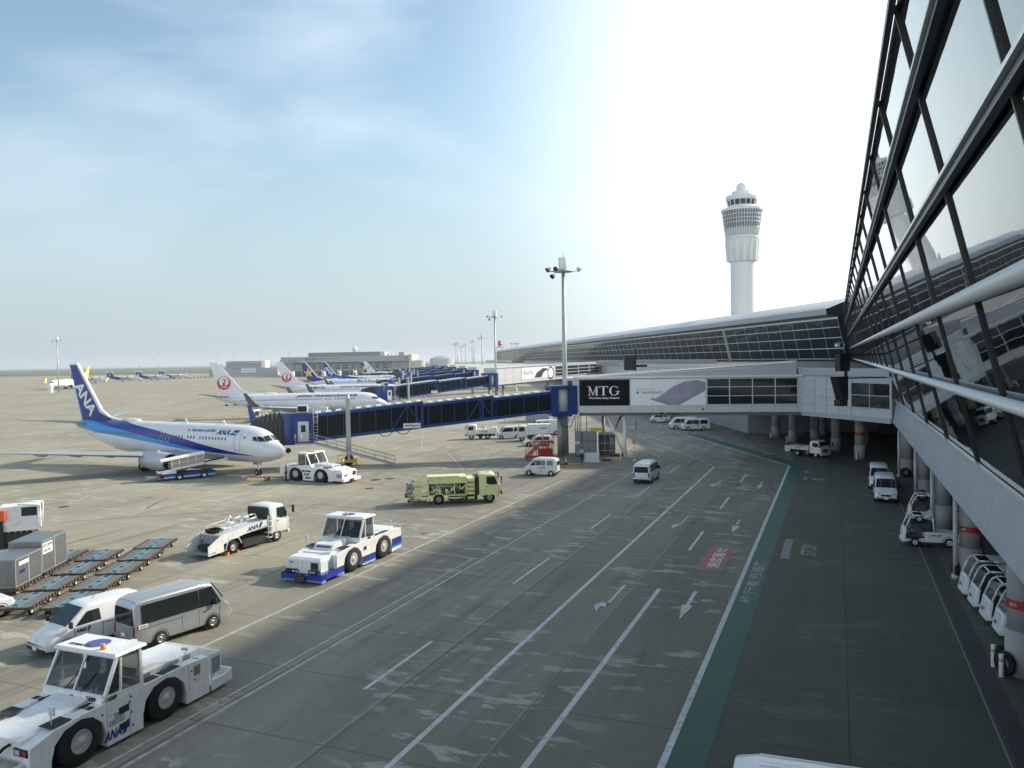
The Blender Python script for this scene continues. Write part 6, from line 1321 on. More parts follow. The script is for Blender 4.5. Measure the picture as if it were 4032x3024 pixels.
# ---- aircraft tugs ----
def tug(name, lab, loc, h, style, grp=None, flip=False):
    t = thing(name, lab, 'aircraft tug', loc, h, grp)
    # x forward. wheels at x=0 (rear) and x=3.3 (front); left/right side at y=+-1.3
    Wd = 1.35; r = .72; xf = 3.3; top = 1.45
    B = MB()
    xr, xn = -2.1, xf+1.65
    arch = lambda x0: [(x0+.98, .12), (x0+.98, .55), (x0+.86, .98), (x0+.52, 1.28), (x0+.0, 1.38), (x0-.42, 1.28), (x0-.78, .95), (x0-.92, .5), (x0-.92, .12)]
    rear_low = [(xr, .22), (xr, top)] if style != 'K' else [(-2.0, .12), (-2.0, top)]
    prof = rear_low+[(-.8, top+.08), (xf-.2, top+.06), (xf+.9, top-.02), (xn, 1.22 if style == 'K' else 1.30), (xn, .22)]+arch(xf)+arch(0)
    for sg in (-1, 1):
        y0, y1 = sorted((sg*Wd, sg*(Wd-.42))); B.prism(prof, 'y', y0, y1)
    B.box(xr+.02, xn-.02, -Wd+.42, Wd-.42, .35, top-.06)
    body = B.build('body', M_white, t, bevel=.02)
    W_ = MB()
    for sg in (-1, 1):
        for xx in (0, xf): W_.box(xx-.9, xx+.95, *sorted((sg*(Wd-.40), sg*(Wd-.46))), .1, 1.3)
    each(W_, 'wheel_well', M_dark, body)
    for sg in (-1, 1):
        for xx in (0, xf):
            o = wheel(t, xx, sg*(Wd-.19), r, .40, sg, M_rim, .50)
            n = MB()
            for k in range(16): a = 2*math.pi*k/16; n.cyl((xx+math.cos(a)*r*.37, sg*(Wd+.0), r+math.sin(a)*r*.37), (xx+math.cos(a)*r*.37, sg*(Wd+.035), r+math.sin(a)*r*.37), .02, .02, 6)
            n.build('wheel_nuts', M_grey, o)
    # cab
    cz = 2.80; x0, x1 = (.98, 1.86) if style == 'K' else (1.1, 2.05)
    if style == 'G': x0, x1 = .35, 1.45
    wc0, wc1 = 1.31, 1.27; fb = x1+.58
    C_ = MB()
    def post(a, b, w=.10): C_.beam(a, b, w, w)
    zb_ = top+.04; zs = 1.72
    for sg in (-1, 1):
        post((x0, sg*wc0, zb_), (x0+.02, sg*wc1, cz)); post((fb, sg*wc0, zs-.1), (x1, sg*wc1, cz)); post((x1-.05, sg*wc0, zb_), (x1-.12, sg*wc1, cz), .07)
        C_.prism([(x0, zb_), (fb+.05, zb_), (fb, zs), (x0, zs-.1)], 'y', *sorted((sg*wc0-.03*sg, sg*wc0+.03*sg)))
    C_.hexa([(fb-.04, -wc0, zb_), (fb+.10, -wc0, zb_), (fb+.10, wc0, zb_), (fb-.04, wc0, zb_)], [(fb-.06, -wc0, zs), (fb+.02, -wc0, zs), (fb+.02, wc0, zs), (fb-.06, wc0, zs)])
    C_.box(x0-.05, x0+.03, -wc0, wc0, zb_, zs); post((fb, 0, zs), (x1, 0, cz), .06); post((fb, -wc0, zs), (fb, wc0, zs), .1); post((x1, -wc1, cz-.05), (x1, wc1, cz-.05), .1); post((x0, -wc1, cz-.05), (x0, wc1, cz-.05), .1)
    cab = C_.build('cab', M_white, t, bevel=.01)
    MB().hexa([(x0-.22, -wc1-.12, cz), (x1+.18, -wc1-.12, cz), (x1+.18, wc1+.12, cz), (x0-.22, wc1+.12, cz)], [(x0-.18, -wc1-.06, cz+.10), (x1+.12, -wc1-.06, cz+.10), (x1+.12, wc1+.06, cz+.10), (x0-.18, wc1+.06, cz+.10)]).build('cab_roof', M_white, cab, bevel=.02)
    g = MB(); e = .0
    for sg in (-1, 1):
        if sg < 0: a0, a1 = -wc0+.05, -.04
        else: a0, a1 = .04, wc0-.05
        k = wc1/wc0; g.quad((fb-.01, a0, zs+.05), (fb-.01, a1, zs+.05), (x1-.01, a1*k, cz-.1), (x1-.01, a0*k, cz-.1))
    g.build('windscreen', M_cglass, cab)
    g = MB()
    for sg in (-1, 1): g.quad((x0+.06, sg*(wc0-.01), zs-.08), (x1-.09, sg*(wc0-.01), zs-.08), (x1-.15, sg*(wc1-.0), cz-.1), (x0+.07, sg*wc1, cz-.1)); g.quad((x1-.0, sg*(wc0-.01), zs-.02), (fb-.08, sg*(wc0-.01), zs-.02), (x1-.03, sg*wc1, cz-.1), (x1-.08, sg*wc1, cz-.1))
    g.quad((x0, -wc0+.1, zs), (x0, wc0-.1, zs), (x0+.02, wc1-.1, cz-.1), (x0+.02, -wc1+.1, cz-.1)); g.build('side_glass', M_cglass, cab)
    s_ = MB(); s_.box(x0+.3, x0+.75, .2, .7, zb_, 2.0); s_.box(x0+.25, x0+.38, .2, .7, 2.0, 2.45); s_.box(x0+.3, x0+.75, -.7, -.2, zb_, 2.0); s_.box(x0+.25, x0+.38, -.7, -.2, 2.0, 2.45); s_.build('seat', M_dark, cab)
    s_ = MB(); s_.tube([(x1+.25, .45, zb_+.1), (x1+.05, .45, 2.05)], .03); s_.tube([(x1+.05+.05*math.sin(q), .45+.2*math.cos(q), 2.05+.19*math.sin(q)) for q in [2*math.pi*k/14 for k in range(15)]], .018); s_.build('steering_wheel', M_dark, cab)
    wp = MB()
    for y in (-.35, .35): wp.beam((fb+.03, y, zs+.05), (x1+.28, y+.32, 2.28), .03)
    wp.build('wiper', M_dark, cab)
    MB().cyl((x1-.1, 0 if style != 'K' else .55, cz+.1), (x1-.1, 0 if style != 'K' else .55, cz+.28), .085, .07, 12).build('beacon', M_orange, cab)
    MB().lathe([(.01, cz+.108), (.40, cz+.108)], ((x0+x1)/2-.02, -.1, 0), 'z', 28).build('roof_disc', mat('blue_roof_disc', (.09, .09, .33), .5, var=.2), cab)
    if style == 'K': text('KOMATSU', cab, M_ink, (x1-.08, -wc1+.25, cz+.106), (0, 1, 0), (-1, 0, 0), width=1.0, height=.15, bold=.04, shear=.15)
    # tread pads on the deck
    td = MB()
    for sg in (-1, 1):
        for a, b in ((xf+.25, xf+.95), (xf+.45-1.3, xf-.35)): td.box(a, b, *sorted((sg*.78, sg*1.02)), top+.045, top+.062); td.box(a, b, *sorted((sg*1.05, sg*1.29)), top+.045, top+.062)
        td.box(-1.6, -.9, *sorted((sg*.95, sg*1.29)), top+.01, top+.03); td.box(-.75, .1, *sorted((sg*.95, sg*1.29)), top+.05, top+.085); td.box(.2, .8, *sorted((sg*.95, sg*1.29)), top+.05, top+.085)
    td.build('tread_pad', M_dark, body)
    # bonnet
    hb = MB()
    if style == 'K': hb.hexa([(fb+.05, -.72, top-.05), (xn-.1, -.72, 1.05), (xn-.1, .72, 1.05), (fb+.05, .72, top-.05)], [(fb+.05, -.72, top+.16), (xn-.1, -.72, 1.32), (xn-.1, .72, 1.32), (fb+.05, .72, top+.16)])
    else:
        hb.hexa([(fb+.0, -.62, top-.05), (xn-.55, -.62, top-.05), (xn-.55, .62, top-.05), (fb+.0, .62, top-.05)], [(fb+.0, -.62, top+.36), (xn-.75, -.62, top+.22), (xn-.75, .62, top+.22), (fb+.0, .62, top+.36)])
    hb.build('bonnet', M_white, t, bevel=.02)
    gr = MB()
    if style != 'K':
        for k in range(9): gr.beam((xn-.68+.0, -.42+k*.105, top+.17), (xn-.60, -.42+k*.105, top+.06), .06, .015)
        for y in (-.3, .2): gr.box(fb+.2, fb+.3, y, y+.35, top+.335, top+.36)
    gr.box(.92, 1.25, -Wd-.006, -Wd+.01, .98, 1.16) if style != 'K' else None
    if gr.v: gr.build('grille', M_dark, body)
    # rear deck housing
    rd = MB(); rd.box(xr+.1, x0-.25, -.85, .85, top-.05, top+.22 if style == 'K' else top+.10)
    if style == 'K': rd.hexa([(x0-1.4, -.7, top+.2), (x0-.3, -.7, top+.2), (x0-.3, .7, top+.2), (x0-1.4, .7, top+.2)], [(x0-1.2, -.7, top+.36), (x0-.35, -.7, top+.42), (x0-.35, .7, top+.42), (x0-1.2, .7, top+.36)])
    rd.build('rear_housing', M_white, t, bevel=.02)
    if style == 'K':
        hs = MB()
        for sg in (-1, 1):
            for x in (-1.6, -1.05, .2): hs.box(x, x+.35, *sorted((sg*.845, sg*.862)), top-.02, top+.18)
        hs.build('louvre', M_grey, body)
        # rear frame step
        rs = MB(); rs.box(xr-1.0, xr, -Wd+.1, Wd-.1, .28, .34); rs.box(xr-1.05, xr-.98, -Wd, Wd, .18, .62)
        for sg in (-1, 1): rs.prism([(xr-1.0, .18), (xr, .12), (xr, .5), (xr-.7, .5), (xr-1.0, .62)], 'y', *sorted((sg*Wd, sg*(Wd-.05))))
        for sg in (-1, 1): rs.prism([(xr-.45, .9), (xr, .5), (xr, top), (xr-.45, top)], 'y', *sorted((sg*(Wd-.02), sg*(Wd-.06))))
        rs.box(xr-.5, xr-.44, -Wd, Wd, .9, top); rs.build('rear_step', M_white, t)
        MB().box(xr-.43, xr-.05, Wd-.02, Wd-.005, .75, 1.3).build('rear_grille', M_grey, t)
        ho = MB()
        for z_ in (.42, .95): ho.box(1.0+.55, 1.0+.93, Wd+.0, Wd+.012, z_, z_+.22)
        ho.build('step_recess', M_dark, body)
        bp_ = MB()
        for x, z_ in ((2.55, 1.2), (2.45, .32), (1.45, 1.35), (1.45, .85), (1.4, .4), (1.52, 1.2), (-1.15, 1.2), (-1.3, .85)): bp_.cyl((x, Wd, z_), (x, Wd+.012, z_), .035, .035, 10)
        bp_.build('bolt', M_dark, body)
        gl = MB()
        for i in range(6):
            for j in range(2 if i < 2 else 4): gl.box(2.30-i*.10-.07, 2.30-i*.10, Wd+.0, Wd+.01, .72+j*.09, .72+j*.09+.065)
        gl.build('vent_slots', M_grey, body)
        sm_ = MB(); sm_.box(2.36, 2.37, Wd, Wd+.008, .15, 1.4); sm_.box(1.5, 1.508, Wd, Wd+.008, .15, 1.5); sm_.box(1.62, 2.36, Wd, Wd+.008, 1.06, 1.068); sm_.box(-1.02, -1.01, Wd, Wd+.008, .3, 1.45); sm_.build('panel_seam', M_grey, body)
        text('ANA', body, M_anab, (2.52, Wd+.014, .30), (-1, 0, 0), (0, 0, 1), width=.66, height=.30, shear=.3, bold=.02)
        MB().add([(1.83, Wd+.014, .30), (1.70, Wd+.014, .30), (1.52, Wd+.014, .68), (1.65, Wd+.014, .68)], [(0, 1, 2, 3)]).build('slash_mark', M_anab, body)
        text('T4089', cab, M_ink, (2.40, wc0+.035, 1.50), (-1, 0, 0), (0, 0, 1), width=.42, height=.15, bold=.02)
        text('T4089', cab, M_ink, (fb+.085, .62, 1.53), (0, 1, 0), (-.1, 0, 1), width=.42, height=.15, bold=.02)
        text('ANA', cab, M_anab, (fb+.085, -.12, 1.56), (0, 1, 0), (-.1, 0, 1), width=.2, height=.08, shear=.3, bold=.02)
        text('WT500E', body, M_grey, (-.2, .868, top+.02), (-1, 0, 0), (0, 0, 1), width=.5, height=.11)
        MB().box(-1.55, -1.25, Wd, Wd+.014, 1.0, 1.33).build('filter_panel', mat('tan_filter', (.30, .22, .13), .8, var=.3, vs=20), body)
        # nose platform with lamps
        pf = MB(); pf.box(xn, xn+1.0, -1.15, 1.15, .28, .80); pf.build('nose_platform', M_white, t, bevel=.02)
        MB().box(xn+.08, xn+.85, -.7, 1.0, .80, .83).build('platform_plate', mat('worn_plate', (.38, .34, .27), .7, var=.4, vs=6), t)
        for sg in (-1, 1):
            MB().box(xn-.01, xn+.03, *sorted((sg*.72, sg*1.28)), .98, 1.2).build('lamp_cluster', M_dark, t)
            MB().box(xn+.03, xn+.045, *sorted((sg*.78, sg*.98)), 1.02, 1.16).build('headlight', M_lamp, t); MB().box(xn+.03, xn+.045, *sorted((sg*1.1, sg*1.25)), 1.02, 1.16).build('indicator', M_red, t)
        hh = MB(); hh.tube([(xn, .55, 1.25), (xn+.15, .5, 1.2), (xn+.3, .3, .95), (xn+.6, .1, .88), (xn+1.0, 0, .7)], .045, 8); hh.build('hose', M_black, t)
        hh = MB(); hh.cyl((xn+1.0, -.2, .5), (xn+1.35, -.2, .45), .16, .12, 10); hh.box(xn+.95, xn+1.2, -.35, .1, .3, .6); hh.build('coupling', M_dark, t)
    for sg in (-1, 1):
        m = MB(); bx = xf+.75; m.tube([(bx, sg*1.1, top), (bx+.12, sg*1.22, top+.35), (bx+.12, sg*1.22, top+.5)], .018); m.box(bx+.06, bx+.12, *sorted((sg*1.12, sg*1.34)), top+.4, top+.66); m.build('wing_mirror', M_lgrey, t)
        m = MB(); m.tube([(-.9, sg*1.1, top+.05), (-1.1, sg*1.2, top+.5), (-1.0, sg*1.2, top+.6)], .016); m.cyl((-1.0, sg*1.2, top+.55), (-1.02, sg*1.2, top+.63), .12, .12, 10); m.build('rear_mirror', M_lgrey, t)
    if style in ('B', 'G'):
        # rear/front skirts in blue stripes
        nb = MB(); nb.box(xn-.02, xn+1.05, -1.28, 1.02, .22, 1.18); nb.hexa([(xn-.02, -1.28, 1.18), (xn+1.05, -1.28, 1.18), (xn+1.05, 1.02, 1.18), (xn-.02, 1.02, 1.18)], [(xn-.02, -1.15, 1.32), (xn+.85, -1.15, 1.30), (xn+.85, .9, 1.30), (xn-.02, .9, 1.32)]); nb_ = nb.build('nose_box', M_white, t, bevel=.02)
        dk = MB(); dk.box(xn+1.05, xn+1.075, .38, .85, .70, 1.08); dk.build('nose_vent', M_dark, nb_)
        if style == 'B':
            st = MB(); sl = MB(); Y = Wd+.012
            for sg in (-1, 1):
                yy = sorted((sg*Wd, sg*Y))
                for a, b in ((.96, xf-.90), (-2.1, -.94), (xf+.98, xn)): st.box(a, b, *yy, .28, .62) if a != -2.1 else st.box(a, b, *yy, .5, .95); sl.box(a, b, *yy, .20, .28) if a != -2.1 else sl.box(a, b, *yy, .38, .5)
            st.box(xn, xn+1.4, -1.35, -1.30, .22, .52); st.box(xn+1.06, xn+1.42, -1.35, 1.35, .24, .46); sl.box(xn+1.06, xn+1.43, -1.36, 1.36, .15, .24); st.box(xn, xn+1.4, 1.0, 1.35, .22, .56)
            each(st, 'deep_blue_stripe', M_db, t); each(sl, 'light_blue_stripe', M_lb, t)
            MB().box(xn+1.06, xn+1.35, -1.34, 1.34, .10, .15).build('white_stripe', M_white, t)
            lp = MB(); lp.box(xn+1.05, xn+1.2, -1.2, -.5, .5, .68); lp.box(xn+1.05, xn+1.2, .3, .95, .5, .68); lp.build('lamp_bar', M_dark, t)
            lp = MB()
            for y in (-.75, -.55, .4, .6): lp.box(xn+1.2, xn+1.215, y, y+.13, .54, .64)
            lp.build('headlight', M_lamp, t)
            hk = MB(); hk.box(xn+1.35, xn+1.6, -.35, .3, .15, .4); hk.box(xn+1.3, xn+1.5, -.2, .1, .1, .52); hk.build('tow_coupling', mat('rusty_coupling', (.10, .05, .045), .8, var=.5, vs=10), t)
            text('T4811', nb_, M_ink, (xn+1.062, -1.08, .98), (0, 1, 0), (0, 0, 1), width=.32, height=.10); text('ANA', t, M_anab, (1.85, wc0+.04, zb_+.03), (-1, 0, 0), (0, 0, 1), width=.38, height=.15, shear=.3, bold=.03)
            ho = MB()
            for z_ in (.36, .98): ho.box(1.95, 2.25, Wd+.013, Wd+.02, z_, z_+.2)
            ho.build('step_recess', M_dark, t)
        else:
            ww = MB(); ww.box(xn+1.04, xn+1.3, -1.35, 1.35, .18, .5); ww.build('front_bumper', M_white, t, bevel=.02)
            dk = MB()
            for y in (-.9, .45): dk.box(xn+1.055, xn+1.07, y, y+.4, .68, .82)
            dk.box(xn+1.3, xn+1.45, -.35, .1, .12, .4); dk.build('lamp_bar', M_dark, t)
            dk = MB(); dk.box(xf-1.95, xf-1.25, -Wd-.014, -Wd, 1.0, 1.15); dk.box(xf-1.95, xf-1.25, -Wd-.014, -Wd, .32, .47); dk.build('step_recess', M_dark, t)
            ana_mark(t, -Wd-.018, xf-2.2, .62, .55, .26)
            lv = MB()
            for k in range(5): lv.beam((xn-.62+k*.02, -.55, top+.02+k*.05), (xn-.62+k*.02, .55, top+.02+k*.05), .02, .02)
            lv.build('grille', M_grey, t); MB().box(xn+.35, xn+1.06, -1.29, -1.282, .55, .95).build('side_grille', M_grey, t)
    return t
RH = ROADH
def tug_at(rw_a, rw_l, inset, h, **k):
    pass
# near tug: rear wheel at l=20.2, front at l=16.9, left side at a=-21.15
tug('aircraft_tug', 'big white aircraft tug marked T4089, cut by the lower left corner', W(-21.15-1.35, 20.25), RH+180, 'K')
tug('aircraft_tug', 'white aircraft tug with blue striped skirts, parked beyond the silver van', W(-25.75-1.35, 41.85), RH+180, 'B')
g_ = tug('aircraft_tug', 'white aircraft tug without stripes, nose away from the airliner it is coupled to', off((-22.24, 81.26), -27.5, 0, -1.2), -27.5, 'G')
dup(g_, (-8.4, 204.5, 0), 178, 'distant white aircraft tug standing under the second jet bridge')
# ---- baggage tractors ----
def tractor(lab, loc, h, grp=None):
    t = thing('baggage_tractor', lab, 'baggage tractor', loc, h, grp); w = .68
    B = MB()
    B.prism([(-1.75, .3), (-1.75, .85), (-.9, .92), (.15, .92), (.15, .52), (1.1, .46), (1.35, .42), (1.35, .28)], 'y', -w, w)
    B.hexa([(1.30, -w, .25), (1.52, -w*.9, .25), (1.52, w*.9, .25), (1.30, w, .25)], [(1.18, -w, 1.12), (1.36, -w*.86, 1.12), (1.36, w*.86, 1.12), (1.18, w, 1.12)])
    B.box(-2.0, -1.75, -.25, .25, .35, .6)
    body = smooth(B.build('body', M_white, t, bevel=.05), 30)
    f = MB()
    for sg in (-1, 1): f.tube([(1.28, sg*w*.95, 1.1), (.98, sg*w*.92, 1.80), (.80, sg*w*.9, 1.92), (.2, sg*w*.9, 1.93), (-.25, sg*w*.9, 1.85), (-.32, sg*w*.95, .9)], .045, 8)
    for x, z in ((.82, 1.92), (.1, 1.93), (-.3, 1.82)): f.tube([(x, -w*.9, z), (x, w*.9, z)], .04, 8)
    f.build('cab_frame', M_white, t)
    MB().add([(1.26, -w*.88, 1.13), (1.26, w*.88, 1.13), (.95, w*.85, 1.82), (.95, -w*.85, 1.82)], [(0, 1, 2, 3)]).build('windscreen', M_cglass, t)
    MB().box(-.30, .25, -w*.88, w*.88, 1.93, 1.97).build('roof_panel', M_white, t); MB().box(.25, .82, -w*.88, w*.88, 1.915, 1.94).build('roof_window', M_glass, t)
    s_ = MB(); s_.box(-.2, .3, -.5, .5, .9, 1.02); s_.box(-.3, -.15, -.5, .5, .9, 1.45); s_.tube([(1.1, .25, .9), (.8, .25, 1.2)], .03); s_.build('seat', M_dark, t)
    MB().box(.2, 1.15, -w*.93, w*.93, .50, .56).build('footwell', M_dark, t)
    for sg in (-1, 1):
        for x, r in ((.75, .27), (-1.15, .31)):
            MB().lathe([(.02, sg*(w-.02)), (r*1.3, sg*(w-.02)), (r*1.3, sg*(w+.006)), (r*1.2, sg*(w+.006))], (x, 0, r), 'y', 20).build('wheel_arch', M_dark, body); wheel(t, x, sg*(w-.08), r, .2, sg)
        ana_mark(t, sg*(w+.012), -.55 if sg < 0 else -.1, .68, .42, .11)
    MB().box(1.50, 1.53, -.08, .08, .6, .72).build('headlight', M_dark, t)
    return t
tr = tractor('white baggage tractor with an open cab standing on the kerb beside the parked vans', off((25.9, 49.95), 161, 0, -.62), 161)
dup(tr, (29.5, 56.2, 0), 158, 'white baggage tractor half hidden behind the second column')
for i, (a_, l_) in enumerate(((7.6, 38.4), (7.4, 40.3), (7.2, 42.3), (7.05, 44.3))):
    dup(tr, W(a_, l_), 162, ['white baggage tractor at the near end of the row of four under the terminal', 'white baggage tractor second from the near end of the row of four', 'white baggage tractor third from the near end of the row of four', 'white baggage tractor at the far end of the row of four, next to the downpipe'][i], 'baggage tractors parked in a row')
dup(tr, (-26.05, 37.5, 0), 235, 'white baggage tractor cut by the left edge of the picture')
# ---- dollies and containers ----
def dolly():
    t = thing('cargo_dolly', 'x', 'cargo dolly', (0, 0, 0), 0, 'empty roller dollies parked in rows'); w, L_ = .86, 1.28
    f = MB()
    for y in (-w, w): f.beam((-L_, y, .42), (L_, y, .42), .10, .14)
    for x in (-L_, -.5, .5, L_): f.beam((x, -w, .40), (x, w, .40), .10, .12)
    for y in (-w-.06, w+.06):
        for k in range(8): f.box(-1.24+k*.33, -1.24+k*.33+.14, y-.05, y+.05, .36, .50)
    f.tube([(-L_, 0, .38), (-L_-.5, 0, .30)], .035); f.build('frame', M_brown, t)
    for y0, y1 in ((-.80, -.255), (.255, .80)):
        s_ = MB()
        for k in range(13): x = -1.21+k*.203; s_.box(x-.035, x+.035, y0, y1, .45, .485)
        s_.build('roller_bars', M_slat, t)
    c = MB()
    c.box(-1.26, 1.26, -.2, .2, .46, .50)
    for y in (-.22, .22): c.box(-1.26, 1.26, y-.025, y+.025, .46, .52)
    c.build('centre_track', M_dlb, t)
    c = MB()
    for x in (-1.05, -.05, .95): c.box(x-.09, x+.09, -.10, .10, .505, .52)
    each(c, 'turn_plate', M_dark, t)
    for x in (-.95, .95):
        for sg in (-1, 1): wheel(t, x, sg*.70, .21, .12, sg)
    return t
D0 = dolly()
DH = 94.5+180
first = True
rows = [('right', [(-23.35, 51.5), (-22.9, 48.5), (-22.6, 45.4), (-22.35, 42.35), (-22.05, 39.25)]), ('middle', [(-25.5, 48.6), (-25.15, 45.5), (-24.8, 42.4), (-24.4, 39.3)]), ('left', [(-27.75, 48.7), (-27.4, 45.6), (-27.05, 42.5)])]
nm = {'right': ['farthest dolly of the right-hand row, nearest the service truck', 'second dolly from the far end of the right-hand row', 'middle dolly of the right-hand row', 'second dolly from the near end of the right-hand row', 'nearest dolly of the right-hand row, behind the rounded white van'],
      'middle': ['farthest empty dolly of the middle row', 'second dolly of the middle row, right of the grey containers', 'third dolly of the middle row, with a pale blue track', 'nearest dolly of the middle row, beside the left edge tractor'],
      'left': ['reddish-framed empty dolly just beyond the grey containers', 'dolly carrying the taller grey container with white door labels', 'dolly carrying the nearer grey container']}
for rn, ps in rows:
    for i, (x, y) in enumerate(ps):
        if first: D0.location = (x, y, 0); D0.rotation_euler.z = rad(DH); D0['label'] = nm[rn][i]; first = False
        else: dup(D0, (x, y, 0), DH+random.uniform(-1.5, 1.5), nm[rn][i])
def container(lab, x, y, h, H_, L_, Wd, lt):
    t = thing('cargo_container', lab, 'cargo container', (x, y, .53), h, 'grey aluminium air cargo containers')
    b = MB().prism([(-Wd/2, 0), (Wd/2, 0), (Wd/2, H_), (-Wd/2, H_)], 'x', -L_/2, L_/2).build('shell', M_alu, t, bevel=.015)
    s_ = MB()
    for sx in (-1, 1):
        for sy in (-1, 1): s_.box(*sorted((sx*L_/2, sx*(L_/2-.07))), *sorted((sy*(Wd/2+.012), sy*(Wd/2-.02))), 0, H_)
    for z in (0.02, H_-.07): s_.box(-L_/2, L_/2, -Wd/2-.012, Wd/2+.012, z, z+.05); s_.box(-L_/2-.012, L_/2+.012, -Wd/2, Wd/2, z, z+.05)
    s_.build('edge_frame', M_grey, t)
    k = MB(); 
    for y_ in (-Wd/2-.015, Wd/2+.015): k.box(-.02, .02, *sorted((y_, y_*.99)), .05, H_-.08)
    for z_ in (.45, .95): k.box(-L_/2-.03, -L_/2, -.3, .1, z_, z_+.09); k.box(L_/2, L_/2+.03, -.3, .1, z_, z_+.09)
    k.build('door_bar', M_lgrey, t)
    if lt:
        p = MB().box(.25, L_/2-.08, Wd/2+.013, Wd/2+.02, H_-.78, H_-.16).build('label_board', M_white, t)
        text('DQP 11203 NH', p, M_ink, (L_/2-.12, Wd/2+.024, H_-.42), (-1, 0, 0), (0, 0, 1), width=L_/2-.45, height=.18); text('ANA Cargo', p, M_ink, (L_/2-.2, Wd/2+.024, H_-.70), (-1, 0, 0), (0, 0, 1), width=L_/2-.65, height=.16, shear=.2)
    else:
        p = MB().box(.0, L_/2-.35, Wd/2+.013, Wd/2+.02, H_-.42, H_-.22).build('label_board', M_white, t)
        text('ANA', t, M_anab, (L_/2-.35, Wd/2+.018, H_-.85), (-1, 0, 0), (0, 0, 1), width=.6, height=.2, shear=.25)
container('taller grey aluminium container with two white label boards near its far corner', -27.40, 45.55, DH, 1.80, 2.9, 1.75, True)
container('nearer grey aluminium container with a small white strip and blue mark', -27.05, 42.5, DH, 1.50, 2.7, 1.75, False)
# ---- belt loader ----
def belt_loader(lab, loc, h, sc=1.0, canopy=True):
    t = thing('belt_loader', lab, 'belt loader', loc, h); t.scale = (sc, sc, sc)
    m = MB(); m.box(-2.9, 3.0, -.95, .95, .42, .78); body = m.build('chassis', M_dark, t, bevel=.02)
    st = MB(); sl = MB(); wh = MB()
    for sg in (-1, 1):
        for a, b in ((-2.5, -1.35), (-.45, 1.35), (2.2, 3.05)): yy = sorted((sg*.95, sg*.985)); st.box(a, b, *yy, .55, .80); sl.box(a, b, *yy, .42, .55); wh.box(a, b, *yy, .34, .42)
    each(st, 'deep_blue_stripe', M_db, t); each(sl, 'light_blue_stripe', M_lb, t); each(wh, 'white_stripe', M_white, t)
    for sg in (-1, 1):
        for x in (-.9, 1.78): wheel(t, x, sg*.86, .36, .22, sg, M_white)
    c = MB(); c.beam((-3.0, .25, .95), (5.2, .25, 2.0), 1.15, .22); c.build('conveyor', M_white, t); MB().beam((-2.9, .25, 1.08), (5.2, .25, 2.13), .85, .03).build('belt', M_black, t)
    MB().beam((4.3, .25, 1.95), (5.9, .25, 2.05), 1.0, .3).build('belt_head', M_lgrey, t, bevel=.05)
    q = MB(); q.hexa([(-2.75, -.9, .8), (-1.2, -.9, .8), (-1.2, -.35, .8), (-2.75, -.35, .8)], [(-2.4, -.9, 1.1), (-1.2, -.9, 1.25), (-1.2, -.35, 1.25), (-2.4, -.35, 1.1)]); q.build('driver_panel', M_white, t)
    MB().box(-3.0, -2.7, -.9, .9, .55, .78).build('tail_lamp_bar', M_redp, t)
    q = MB(); q.box(-4.0, -2.95, -.7, .7, .45, .55); q.box(-4.15, -3.95, -.8, .8, .35, .6); q.build('rear_bumper', M_grey, t)
    if canopy:
        f = MB(); 
        def cz(x): return 1.10+(x+2)*.13
        for y in (-.42, .95):
            for x in (-1.6, -.75, .15, 1.05, 1.9): f.tube([(x, y, cz(x)), (x, y, cz(x)+1.15)], .035, 6)
            for k in (.1, .62, 1.12): f.tube([(-1.6, y, cz(-1.6)+k), (1.9, y, cz(1.9)+k)], .035, 6)
            f.beam((-1.6, y, cz(-1.6)+.05), (1.9, y, cz(1.9)+.05), .05, .25)
        f.build('canopy_frame', M_white, t)
        r = MB(); r.loft([[(x, y, cz(x)+z) for y, z in ((-.5, 1.12), (-.42, 1.28), (.26, 1.38), (.95, 1.28), (1.03, 1.12), (1.0, 1.1), (.26, 1.32), (-.45, 1.1))] for x in (-2.7, -1.0, 2.0)], sm=False); r.build('canopy_roof', mat('canopy_white', (.80, .79, .72), .5), t)
        g = MB()
        for y in (-.40, .93): g.quad((-1.6, y, cz(-1.6)+.1), (1.9, y, cz(1.9)+.1), (1.9, y, cz(1.9)+1.12), (-1.6, y, cz(-1.6)+1.12))
        m_ = mat('clear_vinyl', (.40, .37, .28), .3); g.build('side_curtain', m_, t)
    ana_mark(t, -.99, .1, .58, .5, .17)
    return t
BLH = 47
belt_loader('white canopied belt loader with blue striped skirts at the open hatch of the nearest airliner', (-34.75, 84.2, 0), 35, .93)
belt_loader('distant belt loader at the rear hatch of the nearer red-crane airliner', (-52.5, 168, 0), 55, 1.0)
